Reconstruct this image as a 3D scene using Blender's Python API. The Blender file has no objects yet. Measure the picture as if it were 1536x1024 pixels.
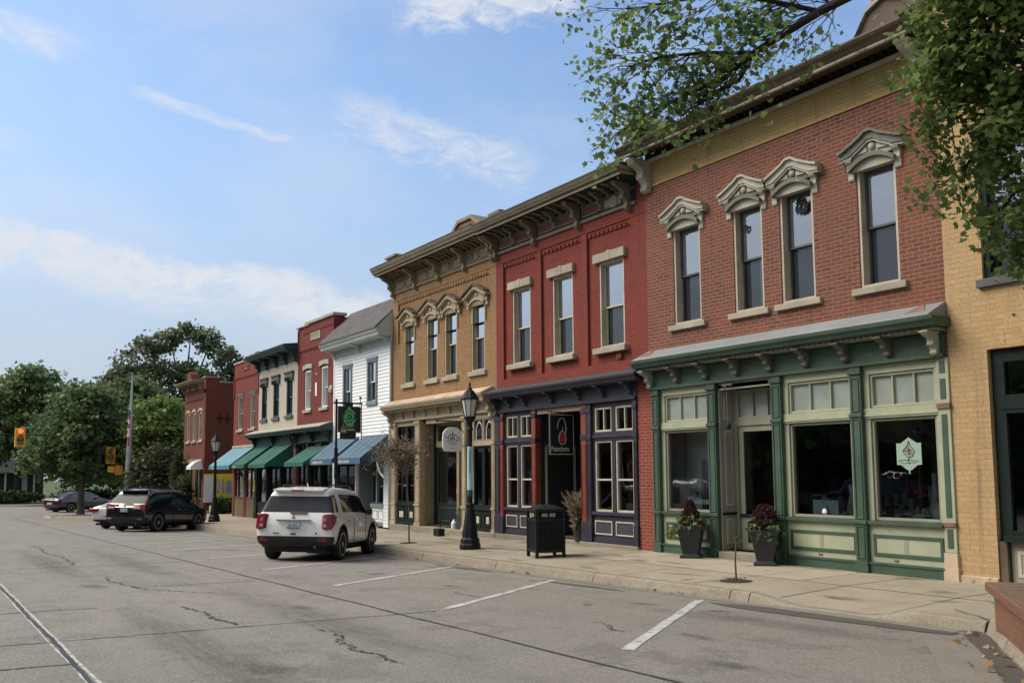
import bpy, bmesh, math, random
import numpy as np
from mathutils import Vector, Matrix
R = math.radians
SC = bpy.context.scene
COL = SC.collection
random.seed(7)

# ---------------------------------------------------------------- objects
def tag(o, label=None, cat=None, group=None, kind=None):
    if label: o['label'] = label
    if cat: o['category'] = cat
    if group: o['group'] = group
    if kind: o['kind'] = kind
    return o

def empty(name, loc=(0, 0, 0), rz=0.0, **k):
    o = bpy.data.objects.new(name, None)
    o.empty_display_size = 0.2
    COL.objects.link(o)
    o.location = loc
    o.rotation_euler = (0, 0, rz)
    return tag(o, **k)

def kids(o):
    return [c for c in bpy.data.objects if c.parent == o]

def copy_tree(o, parent=None):
    c = o.copy()
    COL.objects.link(c)
    if parent: c.parent = parent
    for ch in kids(o):
        copy_tree(ch, c)
    return c

def origin_of(p):
    v = Vector((0, 0, 0))
    while p is not None:
        v += Vector(p.location)
        p = p.parent
    return v

class MB:
    """collects geometry of ONE part"""
    def __init__(s):
        s.v = []; s.f = []; s.m = []
    def add(s, verts, faces, m=0):
        n = len(s.v)
        s.v.extend([tuple(p) for p in verts])
        for f in faces:
            s.f.append(tuple(i + n for i in f)); s.m.append(m)
        return s
    def box(s, x0, x1, y0, y1, z0, z1, m=0):
        if x1 < x0: x0, x1 = x1, x0
        if y1 < y0: y0, y1 = y1, y0
        if z1 < z0: z0, z1 = z1, z0
        return s.add([(x0,y0,z0),(x1,y0,z0),(x1,y1,z0),(x0,y1,z0),(x0,y0,z1),(x1,y0,z1),(x1,y1,z1),(x0,y1,z1)],
              [(0,3,2,1),(4,5,6,7),(0,1,5,4),(1,2,6,5),(2,3,7,6),(3,0,4,7)], m)
    def quad(s, a, b, c, d, m=0):
        return s.add([a,b,c,d], [(0,1,2,3)], m)
    def prism(s, poly, axis, a, b, m=0):
        """poly: 2-D points; axis x -> (y,z), y -> (x,z), z -> (x,y)"""
        n = len(poly)
        def P(p, t):
            if axis == 'x': return (t, p[0], p[1])
            if axis == 'y': return (p[0], t, p[1])
            return (p[0], p[1], t)
        vs = [P(p, a) for p in poly] + [P(p, b) for p in poly]
        fs = [tuple(range(n))[::-1], tuple(range(n, 2*n))]
        for i in range(n):
            j = (i+1) % n
            fs.append((i, j, n+j, n+i))
        return s.add(vs, fs, m)
    def strip(s, outer, inner, axis, a, b, m=0):
        """band between two open polylines, extruded"""
        for i in range(len(outer)-1):
            s.prism([outer[i], outer[i+1], inner[i+1], inner[i]], axis, a, b, m)
        return s
    def tube(s, pts, rad, n=8, m=0, cap=True):
        pts = [Vector(p) for p in pts]
        if not hasattr(rad, '__len__'): rad = [rad]*len(pts)
        base = len(s.v); prev = None
        for i, p in enumerate(pts):
            d = (pts[min(i+1, len(pts)-1)] - pts[max(i-1, 0)])
            if d.length < 1e-9: d = Vector((0,0,1))
            d.normalize()
            if prev is None:
                u = d.cross(Vector((0,0,1)) if abs(d.z) < .9 else Vector((1,0,0))).normalized()
            else:
                u = (prev - d*prev.dot(d))
                if u.length < 1e-6: u = d.orthogonal()
                u.normalize()
            prev = u; w = d.cross(u)
            for k in range(n):
                a = 2*math.pi*k/n
                s.v.append(tuple(p + (u*math.cos(a) + w*math.sin(a))*rad[i]))
        for i in range(len(pts)-1):
            for k in range(n):
                k2 = (k+1) % n
                s.f.append((base+i*n+k, base+i*n+k2, base+(i+1)*n+k2, base+(i+1)*n+k)); s.m.append(m)
        if cap:
            s.f.append(tuple(base+k for k in range(n))[::-1]); s.m.append(m)
            s.f.append(tuple(base+(len(pts)-1)*n+k for k in range(n))); s.m.append(m)
        return s
    def lathe(s, prof, c=(0,0,0), n=24, m=0, axis='z', rot=0.0):
        base = len(s.v)
        for r, h in prof:
            for k in range(n):
                a = 2*math.pi*k/n + rot
                x, y = r*math.cos(a), r*math.sin(a)
                if axis == 'z': p = (c[0]+x, c[1]+y, c[2]+h)
                elif axis == 'y': p = (c[0]+x, c[1]+h, c[2]+y)
                else: p = (c[0]+h, c[1]+x, c[2]+y)
                s.v.append(p)
        for i in range(len(prof)-1):
            for k in range(n):
                k2 = (k+1) % n
                s.f.append((base+i*n+k, base+i*n+k2, base+(i+1)*n+k2, base+(i+1)*n+k)); s.m.append(m)
        s.f.append(tuple(base+k for k in range(n))[::-1]); s.m.append(m)
        s.f.append(tuple(base+(len(prof)-1)*n+k for k in range(n))); s.m.append(m)
        return s
    def build(s, name, mats, parent=None, local=False, smooth=False, bevel=0.0, loc=None, fix=True, seg=1, **k):
        if not isinstance(mats, (list, tuple)): mats = [mats]
        me = bpy.data.meshes.new(name)
        off = Vector((0,0,0))
        if not local:
            off = origin_of(parent) if parent is not None else Vector(loc or (0,0,0))
        me.from_pydata([(x-off.x, y-off.y, z-off.z) for x, y, z in s.v], [], s.f)
        for mt in mats: me.materials.append(mt)
        me.polygons.foreach_set('material_index', s.m)
        if fix:
            bm = bmesh.new(); bm.from_mesh(me)
            bmesh.ops.recalc_face_normals(bm, faces=bm.faces)
            bm.to_mesh(me); bm.free()
        if smooth:
            me.shade_smooth() if hasattr(me, 'shade_smooth') else me.polygons.foreach_set('use_smooth', [True]*len(me.polygons))
        o = bpy.data.objects.new(name, me)
        COL.objects.link(o)
        if parent is not None: o.parent = parent
        elif not local: o.location = off
        elif loc: o.location = loc
        if bevel:
            b = o.modifiers.new('Bevel', 'BEVEL'); b.width = bevel; b.segments = seg
            b.limit_method = 'ANGLE'; b.angle_limit = R(40)
        if smooth == 'auto':
            w = o.modifiers.new('Split', 'EDGE_SPLIT'); w.split_angle = R(35)
        return tag(o, **k)

# ---------------------------------------------------------------- materials
def lin(r, g, b):
    f = lambda c: (c/255/12.92) if c/255 <= .04045 else ((c/255+.055)/1.055)**2.4
    return (f(r), f(g), f(b))

class NT:
    def __init__(s, name):
        s.mat = bpy.data.materials.new(name); s.mat.use_nodes = True
        s.t = s.mat.node_tree; s.t.nodes.clear()
        s.out = s.n('ShaderNodeOutputMaterial')
    def n(s, typ, **k):
        d = s.t.nodes.new(typ)
        for a, b in k.items(): setattr(d, a, b)
        return d
    def l(s, a, b): s.t.links.new(a, b)
    def val(s, sock, v):
        if hasattr(v, 'is_linked') or hasattr(v, 'links'): s.l(v, sock)
        elif isinstance(v, tuple) and len(v) == 3 and sock.type == 'RGBA': sock.default_value = (*v, 1)
        else: sock.default_value = v
    def coord(s, scale=(1,1,1), src='Object'):
        c = s.n('ShaderNodeTexCoord'); mp = s.n('ShaderNodeMapping')
        mp.inputs['Scale'].default_value = scale
        s.l(c.outputs[src], mp.inputs['Vector']); return mp.outputs[0]
    def noise(s, vec, scale, detail=4, rough=.55, dist=0.0):
        d = s.n('ShaderNodeTexNoise'); d.inputs['Scale'].default_value = scale
        d.inputs['Detail'].default_value = detail; d.inputs['Roughness'].default_value = rough
        d.inputs['Distortion'].default_value = dist
        if vec is not None: s.l(vec, d.inputs['Vector'])
        return d.outputs['Fac']
    def ramp(s, fac, p0, p1, c0=(0,0,0), c1=(1,1,1)):
        d = s.n('ShaderNodeValToRGB'); e = d.color_ramp.elements
        e[0].position = p0; e[0].color = (*c0, 1); e[1].position = p1; e[1].color = (*c1, 1)
        s.l(fac, d.inputs[0]); return d.outputs[0]
    def mix(s, fac, a, b, blend='MIX'):
        d = s.n('ShaderNodeMix', data_type='RGBA', blend_type=blend)
        s.val(d.inputs[0], fac); s.val(d.inputs[6], a); s.val(d.inputs[7], b); return d.outputs[2]
    def math(s, op, a, b=0.0):
        d = s.n('ShaderNodeMath', operation=op); s.val(d.inputs[0], a); s.val(d.inputs[1], b); return d.outputs[0]
    def bump(s, h, strength=.3, dist=.01, prev=None):
        d = s.n('ShaderNodeBump'); d.inputs['Strength'].default_value = strength; d.inputs['Distance'].default_value = dist
        s.l(h, d.inputs['Height'])
        if prev is not None: s.l(prev, d.inputs['Normal'])
        return d.outputs[0]
    def bsdf(s, col, rough=.6, metal=0.0, normal=None, spec=.4, coat=0.0):
        d = s.n('ShaderNodeBsdfPrincipled')
        s.val(d.inputs['Base Color'], col); s.val(d.inputs['Roughness'], rough)
        d.inputs['Metallic'].default_value = metal; d.inputs['Specular IOR Level'].default_value = spec
        d.inputs['Coat Weight'].default_value = coat; d.inputs['Coat Roughness'].default_value = .04
        if normal is not None: s.l(normal, d.inputs['Normal'])
        return d
    def end(s, sh):
        s.l(sh if not hasattr(sh, 'outputs') else sh.outputs[0], s.out.inputs['Surface']); return s.mat

def sc3(c, k): return tuple(min(1, x*k) for x in c)

def M_plain(name, col, rough=.6, var=.18, scale=2.5, bump=.15, metal=0.0, spec=.4, coat=0.0, worn=None, wear=.62, streak=False):
    t = NT(name); v = t.coord((1,1,.25) if streak else (1,1,1))
    n1 = t.noise(v, scale, 6); c = t.mix(t.ramp(n1, .3, .7), sc3(col, 1-var), sc3(col, 1+var))
    if worn:
        n2 = t.noise(t.coord(), 7, 8, .7); c = t.mix(t.ramp(n2, wear, wear+.07), c, worn)
    nf = t.noise(t.coord(), scale*30, 3)
    return t.end(t.bsdf(c, rough, metal, t.bump(nf, bump, .004) if bump else None, spec, coat))

def M_brick(name, c1, c2, mortar, patch=None, bw=.2, bh=.067, ms=.011, patch_amt=.5, stain=.25, bumpy=.5, speck=None, speck_at=.66, lowz=None):
    t = NT(name)
    tc = t.n('ShaderNodeTexCoord'); sp = t.n('ShaderNodeSeparateXYZ'); t.l(tc.outputs['Object'], sp.inputs[0])
    u = t.math('ADD', sp.outputs[0], sp.outputs[1])
    wob = t.noise(tc.outputs['Object'], 9, 3)
    zz = t.math('ADD', sp.outputs[2], t.math('MULTIPLY', t.math('SUBTRACT', wob, .5), .012))
    cb = t.n('ShaderNodeCombineXYZ'); t.l(u, cb.inputs[0]); t.l(zz, cb.inputs[1])
    b = t.n('ShaderNodeTexBrick'); t.l(cb.outputs[0], b.inputs['Vector'])
    b.inputs['Scale'].default_value = 1; b.inputs['Brick Width'].default_value = bw; b.inputs['Row Height'].default_value = bh
    b.inputs['Mortar Size'].default_value = ms; b.inputs['Mortar Smooth'].default_value = .25; b.inputs['Bias'].default_value = 0
    b.inputs['Color1'].default_value = (*c1, 1); b.inputs['Color2'].default_value = (*c2, 1); b.inputs['Mortar'].default_value = (*mortar, 1)
    c = b.outputs['Color']
    n1 = t.noise(tc.outputs['Object'], .9, 6, .6)
    if patch:
        keep = t.mix(b.outputs['Fac'], t.mix(.5, patch, sc3(patch, .75)), mortar)
        c = t.mix(t.math('MULTIPLY', t.ramp(n1, .45, .62), patch_amt), c, keep)
    n2 = t.noise(tc.outputs['Object'], .45, 7, .65)
    c = t.mix(t.math('MULTIPLY', t.ramp(n2, .35, .75), stain), c, (.03,.025,.02), 'MIX')
    ns = t.noise(t.coord((4.5,4.5,.22)), 1.0, 7, .7)     # rain streaks
    c = t.mix(t.math('MULTIPLY', t.ramp(ns, .54, .72), .42), c, (.03,.026,.022)); c = t.mix(t.math('MULTIPLY', t.ramp(ns, .42, .28), .10), c, mortar)
    n3 = t.noise(tc.outputs['Object'], 26, 5, .7)
    c = t.mix(t.ramp(n3, .35, .7), c, t.mix(.35, c, (0,0,0)))
    if speck:
        n4 = t.noise(tc.outputs['Object'], 5.5, 7, .72)
        if lowz is not None:
            n4 = t.math('ADD', n4, t.math('MULTIPLY', t.math('SUBTRACT', lowz, sp.outputs[2]), .12))
        c = t.mix(t.ramp(n4, speck_at, speck_at+.05), c, speck)
    h = t.math('ADD', t.math('MULTIPLY', t.math('SUBTRACT', 1.0, b.outputs['Fac']), 1.0), t.math('MULTIPLY', n3, .5))
    return t.end(t.bsdf(c, .88, 0, t.bump(h, bumpy, .008), .25))

def M_glass(name, tint=(.55,.6,.6), boost=1.0, rough=.015, wav=.02):
    t = NT(name)
    nz = t.noise(t.coord(), 1.6, 2)
    bp = t.bump(nz, wav*4, .05)
    fr = t.n('ShaderNodeFresnel'); fr.inputs['IOR'].default_value = 1.5
    f = t.math('MINIMUM', t.math('MULTIPLY', fr.outputs[0], boost), 1.0)
    tr = t.n('ShaderNodeBsdfTransparent'); tr.inputs[0].default_value = (*tint, 1)
    gl = t.n('ShaderNodeBsdfGlossy'); gl.inputs['Roughness'].default_value = rough; gl.inputs[0].default_value = (.92,.95,.97,1)
    t.l(bp, gl.inputs['Normal'])
    mx = t.n('ShaderNodeMixShader'); t.l(f, mx.inputs[0]); t.l(tr.outputs[0], mx.inputs[1]); t.l(gl.outputs[0], mx.inputs[2])
    return t.end(mx)

def M_leaf(name, col, col2, trans=.35, rough=.55):
    t = NT(name)
    g = t.n('ShaderNodeNewGeometry')
    n1 = t.noise(t.coord(), .8, 3)
    f = t.math('ADD', t.math('MULTIPLY', g.outputs['Random Per Island'], .7), t.math('MULTIPLY', n1, .3))
    c = t.mix(f, col, col2)
    d = t.bsdf(c, rough, 0, None, .3)
    tl = t.n('ShaderNodeBsdfTranslucent'); t.l(t.mix(.5, c, sc3(col2, 1.5)), tl.inputs[0])
    mx = t.n('ShaderNodeMixShader'); mx.inputs[0].default_value = trans
    t.l(d.outputs[0], mx.inputs[1]); t.l(tl.outputs[0], mx.inputs[2])
    return t.end(mx)

def M_ground(name, base, dark, light, speck=1.0, scale=1.0, bump=.5, zone=None):
    t = NT(name); v = t.coord()
    big = t.noise(v, .22*scale, 6, .6, .4); mid = t.noise(v, 1.3*scale, 6, .65); fine = t.noise(v, 55, 3, .6); grit = t.noise(v, 170, 2, .5)
    c = t.mix(t.ramp(big, .3, .7), sc3(base, .86), sc3(base, 1.10))
    if zone:   # the darker resurfaced stretch beside the near kerb, with an uneven edge
        sx = t.n('ShaderNodeSeparateXYZ'); t.l(v, sx.inputs[0])
        e = t.math('ADD', t.math('ADD', sx.outputs[0], t.math('MULTIPLY', sx.outputs[1], .35)), t.math('MULTIPLY', t.noise(v, .55, 6, .65), 7.0))
        mr = t.n('ShaderNodeMapRange'); mr.interpolation_type = 'SMOOTHSTEP'; mr.inputs[1].default_value = -12.5; mr.inputs[2].default_value = -4.5; t.l(e, mr.inputs[0])
        c = t.mix(t.math('MULTIPLY', mr.outputs[0], .75), c, zone)
        st = t.noise(t.coord((.5,1.6,1)), .9, 7, .7); c = t.mix(t.math('MULTIPLY', t.ramp(st, .56, .74), .5), c, sc3(zone, .7))
    lane = t.noise(t.coord((.12,1.3,1)), 1.1*scale, 7, .68); c = t.mix(t.math('MULTIPLY', t.ramp(lane, .5, .72), .38), c, dark)
    blot = t.noise(v, .75*scale, 8, .72); c = t.mix(t.math('MULTIPLY', t.ramp(blot, .54, .60), .26), c, dark); c = t.mix(t.math('MULTIPLY', t.ramp(blot, .44, .36), .24), c, light)
    c = t.mix(t.math('MULTIPLY', t.ramp(mid, .48, .75), .45), c, dark)
    f2 = t.noise(v, 26, 5, .75); f3 = t.noise(v, 48, 4, .7)
    c = t.mix(t.math('MULTIPLY', t.ramp(f2, .49, .57), .50*speck), c, dark)
    c = t.mix(t.math('MULTIPLY', t.ramp(f3, .54, .60), .55*speck), c, light)
    c = t.mix(t.math('MULTIPLY', t.ramp(grit, .53, .58), .45*speck), c, dark)
    h = t.math('ADD', t.math('MULTIPLY', fine, .6), grit)
    return t.end(t.bsdf(c, .9, 0, t.bump(h, bump, .006), .25))

def M_clap(name, col):
    t = NT(name); tc = t.n('ShaderNodeTexCoord')
    n1 = t.noise(tc.outputs['Object'], 1.2, 6); n2 = t.noise(t.coord((1,1,6)), 5, 6, .7)
    c = t.mix(t.ramp(n1, .3, .75), sc3(col, .9), col)
    c = t.mix(t.math('MULTIPLY', t.ramp(n2, .6, .75), .35), c, sc3(col, .55))
    return t.end(t.bsdf(c, .55, 0, None, .3))

def M_slate(name, c1, c2):
    t = NT(name); tc = t.n('ShaderNodeTexCoord')
    b = t.n('ShaderNodeTexBrick'); t.l(tc.outputs['Object'], b.inputs['Vector'])
    mp = t.n('ShaderNodeSeparateXYZ'); t.l(tc.outputs['Object'], mp.inputs[0])
    cb = t.n('ShaderNodeCombineXYZ'); t.l(mp.outputs[0], cb.inputs[0]); t.l(mp.outputs[2], cb.inputs[1]); t.l(cb.outputs[0], b.inputs['Vector'])
    b.inputs['Scale'].default_value = 1; b.inputs['Brick Width'].default_value = .25; b.inputs['Row Height'].default_value = .12; b.inputs['Mortar Size'].default_value = .008
    b.inputs['Color1'].default_value = (*c1, 1); b.inputs['Color2'].default_value = (*c2, 1); b.inputs['Mortar'].default_value = (*sc3(c1, .35), 1)
    n = t.noise(tc.outputs['Object'], 2.5, 6)
    c = t.mix(t.ramp(n, .35, .7), b.outputs['Color'], t.mix(.5, b.outputs['Color'], (.02,.02,.02)))
    return t.end(t.bsdf(c, .8, 0, t.bump(b.outputs['Fac'], -.4, .01), .3))

def M_emit(name, col, k=1.0):
    t = NT(name); e = t.n('ShaderNodeEmission'); e.inputs[0].default_value = (*col, 1); e.inputs[1].default_value = k
    return t.end(e)

def M_softstain(name, col, amt=.6):
    """a stain that fades out towards its rim"""
    t = NT(name); v = t.coord()
    ln = t.n('ShaderNodeVectorMath', operation='LENGTH'); t.l(v, ln.inputs[0])
    d = t.math('ADD', ln.outputs['Value'], t.math('MULTIPLY', t.math('SUBTRACT', t.noise(t.coord(src='Object'), 3.0, 6, .7), .5), .9))
    mr = t.n('ShaderNodeMapRange'); mr.interpolation_type = 'SMOOTHSTEP'; mr.inputs[1].default_value = .85; mr.inputs[2].default_value = .15; t.l(d, mr.inputs[0])
    sp = t.noise(v, 9, 5, .7)
    f = t.math('MULTIPLY', t.math('MULTIPLY', mr.outputs[0], amt), t.ramp(sp, .3, .6))
    tr = t.n('ShaderNodeBsdfTransparent'); b = t.bsdf(col, .8, 0, None, .3)
    mx = t.n('ShaderNodeMixShader'); t.l(f, mx.inputs[0]); t.l(tr.outputs[0], mx.inputs[1]); t.l(b.outputs[0], mx.inputs[2])
    return t.end(mx)
SKY_STRENGTH, SUN_E, SUN_ANGLE, EXPOSURE = .115, 1.85, 40, 1.28
SKY_TINT = (.71, .745, .76, 1); CLOUD_COL = (2.75, 2.85, 3.05, 1); HAZE_COL = (1.62, 1.86, 2.26, 1)
M = {}
M['brick1'] = M_brick('old_red_brick', (.235,.068,.038), (.112,.045,.036), (.28,.165,.115), patch=(.32,.088,.042), patch_amt=.55, stain=.34, ms=.010)
M['brick2'] = M_brick('painted_red_brick', (.245,.042,.029), (.18,.031,.025), (.24,.07,.05), patch=(.30,.054,.034), ms=.008, stain=.34, speck=(.42,.2,.15), speck_at=.71, lowz=4.1, bumpy=.8)
M['brick3'] = M_brick('tan_brick', (.42,.25,.115), (.34,.195,.088), (.22,.13,.07), patch=(.47,.29,.14), ms=.009, stain=.28, speck=(.2,.085,.045), speck_at=.74, bumpy=.8)
M['brick0'] = M_brick('yellow_brick', (.52,.355,.18), (.455,.30,.145), (.43,.29,.155), patch=(.56,.40,.22), ms=.007, stain=.10, bh=.075, bw=.24, speck=(.60,.45,.29), speck_at=.72, lowz=.3)
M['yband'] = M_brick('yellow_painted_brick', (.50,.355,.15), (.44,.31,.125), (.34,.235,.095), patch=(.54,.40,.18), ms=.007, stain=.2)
M['brick5'] = M_brick('dark_red_brick', (.20,.04,.036), (.16,.034,.032), (.14,.036,.033), patch=(.22,.048,.04), ms=.007, stain=.12, speck=(.35,.2,.16), speck_at=.75)
M['brick6'] = M_brick('cream_painted_brick', (.56,.51,.42), (.5,.46,.37), (.42,.38,.3), patch=(.6,.55,.46), ms=.006, stain=.14, speck=(.3,.25,.19), speck_at=.73)
M['brick7'] = M_brick('rust_red_brick', (.23,.045,.03), (.185,.036,.026), (.16,.05,.04), patch=(.26,.06,.035), ms=.007, stain=.12)
M['brick8'] = M_brick('brown_red_brick', (.17,.045,.03), (.13,.036,.026), (.14,.06,.045), patch=(.2,.055,.035), ms=.007, stain=.2)
M['bricklow'] = M_brick('pier_red_brick', (.27,.045,.027), (.2,.035,.024), (.3,.14,.1), patch=(.3,.06,.035), ms=.010, stain=.15)
M['stone'] = M_plain('limestone', (.31,.28,.215), .85, .22, 2.0, .5)
M['stone2'] = M_plain('pale_stone', (.42,.33,.235), .85, .25, 2.0, .5, worn=(.28,.17,.11), wear=.58)
M['trim1'] = M_plain('cream_grey_trim', (.33,.315,.25), .65, .15, 3, .3, worn=(.10,.105,.085), wear=.63)
M['trim1dark'] = M_plain('weathered_dark_trim', (.115,.115,.09), .7, .25, 3, .3, worn=(.3,.28,.22), wear=.6)
M['corn1'] = M_plain('weathered_brown_cornice', (.085,.062,.041), .75, .35, 2.2, .4, worn=(.30,.26,.19), wear=.62)
M['cornlip'] = M_plain('flaking_cream_lip', (.34,.30,.22), .7, .25, 2.2, .4, worn=(.12,.09,.06), wear=.52)
M['soffit'] = M_plain('brown_soffit', (.10,.066,.042), .8, .2, 3, .3)
M['black'] = M_plain('black_and_painted_shade', (.012,.012,.012), .8, .2, 3, 0)  # flat black; on the cornices it is shade put into the colour
M['sash1'] = M_plain('brown_grey_sash', (.40,.35,.27), .6, .15, 4, .2)
M['sashdk'] = M_plain('dark_grey_sash', (.07,.07,.066), .5, .15, 4, .2)
M['sashlt'] = M_plain('cream_sash', (.46,.42,.33), .55, .15, 4, .2)
M['white'] = M_plain('white_paint', (.72,.73,.72), .5, .08, 3, .1, worn=(.45,.44,.42), wear=.68)
M['green'] = M_plain('storefront_green', (.039,.074,.047), .6, .24, 2.0, .2, worn=(.085,.115,.085), wear=.60)
M['cream'] = M_plain('storefront_cream', (.315,.335,.23), .55, .14, 2.0, .2, worn=(.21,.195,.14), wear=.62)
M['creamdk'] = M_plain('grey_cream_paint', (.235,.235,.18), .6, .12, 2.0, .2, worn=(.2,.19,.15), wear=.68)
M['metalroof'] = M_plain('grey_metal_flashing', (.23,.245,.255), .6, .12, 1.2, .1, metal=.25, worn=(.55,.56,.56), wear=.66)
M['rust'] = M_plain('rusty_metal', (.17,.10,.07), .8, .3, 5, .4)
M['purple'] = M_plain('storefront_purple', (.023,.020,.034), .55, .25, 2.0, .2, worn=(.085,.06,.07), wear=.61)
M['purplegrey'] = M_plain('frieze_slate_purple', (.040,.040,.053), .55, .15, 2.0, .2)
M['redwood'] = M_plain('orange_red_paint', (.17,.040,.024), .5, .22, 3.0, .2, worn=(.10,.03,.03), wear=.62)
M['tanbeam'] = M_plain('tan_beam', (.28,.2,.12), .7, .2, 3.0, .2)
M['tan'] = M_plain('storefront_tan', (.33,.275,.175), .55, .13, 2.5, .2, worn=(.2,.15,.09), wear=.66)
M['tandk'] = M_plain('storefront_tan_brown', (.22,.175,.105), .6, .15, 2.5, .2)
M['corn3'] = M_plain('tan_cornice', (.205,.165,.10), .65, .18, 2.5, .2, worn=(.12,.09,.06), wear=.62)
M['corn2'] = M_plain('olive_grey_cornice', (.135,.115,.082), .65, .18, 2.5, .2, worn=(.26,.235,.18), wear=.62)
M['cornlt'] = M_plain('weathered_cornice_light', (.25,.215,.15), .65, .2, 2.5, .2, worn=(.12,.10,.07), wear=.60)
M['cornroof'] = M_plain('dark_roof_edge', (.045,.045,.05), .6, .2, 2.5, .2)
M['panred'] = M_plain('frieze_red_panel', (.15,.045,.035), .7, .2, 3, .2)
M['pantan'] = M_plain('frieze_tan_panel', (.32,.26,.165), .7, .2, 3, .2, worn=(.2,.15,.09), wear=.6)
M['dkgreen'] = M_plain('shop_dark_green', (.010,.018,.016), .6, .2, 2.5, .15, spec=.15)
M['dkgreen2'] = M_plain('cornice_dark_green', (.018,.04,.036), .5, .2, 2.5, .15)
M['greygreen'] = M_plain('hood_grey', (.075,.08,.078), .7, .25, 3, .3)
M['greyblue'] = M_plain('blue_grey_casing', (.17,.20,.22), .5, .15, 3, .2)
M['greytrim'] = M_plain('pale_grey_green_trim', (.40,.45,.43), .55, .12, 3, .2)
M['clap'] = M_clap('white_clapboard', (.74,.76,.77))
M['slate'] = M_slate('grey_slate', (.115,.105,.10), (.085,.08,.078))
M['roof'] = M_plain('flat_roof', (.08,.08,.08), .9, .2, 1, .3)
M['glass'] = M_glass('shop_glass', (.80,.84,.82), 2.4)
M['glassup'] = M_glass('upper_glass', (.88,.92,.95), 7.0, .02, .03)
M['glasslow'] = M_glass('lower_glass', (.74,.77,.79), 1.5, .03, .03)
M['glassdk'] = M_glass('storm_glass', (.30,.32,.33), 1.8, .03, .03)
M['frost'] = M_plain('frosted_transom', (.235,.27,.235), .45, .16, 3.0, .1, spec=.6)
M['blind'] = M_plain('window_blind', (.80,.84,.87), .8, .05, 1.5, 0)
M['curtain'] = M_plain('grey_curtain', (.27,.285,.30), .85, .12, 2, 0)
M['curtlt'] = M_plain('white_curtain', (.62,.65,.67), .85, .1, 5, 0, streak=True)
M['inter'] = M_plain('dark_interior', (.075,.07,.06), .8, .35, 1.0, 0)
M['interlt'] = M_plain('grey_interior', (.34,.34,.32), .8, .15, 1.0, 0)
M['interfl'] = M_plain('wood_floor_interior', (.09,.065,.045), .6, .25, 1.5, 0)
M['awnblue'] = M_plain('faded_blue_canvas', (.062,.115,.165), .8, .12, 1.6, .2)
M['awnblue2'] = M_plain('blue_canvas_valance', (.04,.09,.155), .8, .12, 1.6, .2)
M['awngreen'] = M_plain('green_canvas', (.010,.088,.062), .8, .15, 1.6, .2)
M['awnteal'] = M_plain('teal_canvas', (.11,.235,.285), .8, .15, 1.4, .2)
M['awnteal2'] = M_plain('deep_teal_canvas', (.03,.19,.20), .8, .15, 1.6, .2)
M['ironblk'] = M_plain('black_painted_iron', (.007,.008,.010), .5, .2, 5, .15, spec=.25)
M['lampglass'] = M_plain('milky_lamp_glass', (.50,.50,.46), .25, .1, 5, 0, spec=.6)
M['signblk'] = M_plain('black_sign_board', (.012,.016,.018), .4, .2, 4, .1)
M['signwht'] = M_plain('pale_sign_board', (.74,.76,.74), .5, .06, 4, .1)
M['ink'] = M_plain('dark_green_ink', (.03,.07,.055), .6, .1, 5, 0)
M['inkgreen'] = M_plain('bright_green_ink', (.10,.42,.16), .6, .25, 6, 0)
M['inkpale'] = M_plain('pale_green_ink', (.32,.52,.36), .6, .2, 6, 0)
M['inkcream'] = M_plain('cream_ink', (.52,.50,.44), .6, .1, 6, 0)
M['inkolive'] = M_plain('olive_ink', (.14,.16,.10), .6, .1, 6, 0)
M['inkred'] = M_plain('red_ink', (.36,.05,.035), .6, .25, 9, 0)
M['inkbrown'] = M_plain('brown_ink', (.14,.085,.05), .6, .25, 9, 0)
M['inkblue'] = M_plain('blue_ink', (.04,.10,.2), .6, .1, 9, 0)
M['hexgreen'] = M_plain('pale_mint_board', (.26,.37,.29), .5, .06, 6, 0)
M['paleblue'] = M_plain('pale_blue_box', (.38,.52,.56), .6, .06, 6, 0)
M['yellow'] = M_plain('yellow_poster', (.62,.52,.05), .6, .1, 3, 0)
M['poster'] = M_plain('white_poster', (.55,.57,.58), .6, .06, 3, 0)
M['concrete'] = M_ground('pale_sidewalk_concrete', (.30,.262,.19), (.17,.145,.11), (.40,.36,.28), .5, 1.0, .25)
M['concrete_new'] = M_ground('light_sidewalk_concrete', (.345,.30,.22), (.22,.19,.14), (.45,.4,.31), .4, 1.0, .25)
M['curb'] = M_ground('curb_concrete', (.255,.222,.165), (.12,.10,.075), (.36,.33,.26), .7, 2.0, .4)
M['road'] = M_ground('worn_grey_road', (.212,.197,.168), (.105,.098,.085), (.38,.36,.31), 1.0, 1.0, .8, zone=(.14,.132,.120))
M['roaddk'] = M_ground('dark_asphalt_patch', (.128,.120,.112), (.07,.066,.062), (.22,.21,.19), 1.0, 1.0, .7)
M['gutter'] = M_ground('gutter_concrete', (.20,.185,.155), (.12,.11,.09), (.3,.28,.24), .8, 1.6, .4)
M['stain'] = M_ground('damp_gutter_stain', (.085,.075,.065), (.05,.045,.04), (.15,.14,.12), .8, 1.6, .4)
M['tar'] = M_plain('black_tar', (.022,.021,.021), .55, .3, 3, .3)
M['crackm'] = M_plain('grey_tar_crack', (.05,.048,.046), .7, .3, 6, .3)
M['linep'] = M_plain('worn_white_road_paint', (.42,.42,.39), .85, .14, 5, .3, worn=(.20,.19,.165), wear=.52)
M['grass'] = M_plain('mown_grass', (.055,.085,.022), .95, .3, 1.2, .8)
M['farasph'] = M_ground('far_road', (.2,.188,.168), (.13,.12,.11), (.3,.285,.25), .6, .6, .3)
M['planterbrick'] = M_brick('planter_brick', (.28,.115,.06), (.21,.085,.05), (.19,.13,.09), patch=(.32,.15,.08), bw=.1, bh=.066, ms=.008, stain=.2, bumpy=.9)
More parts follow.
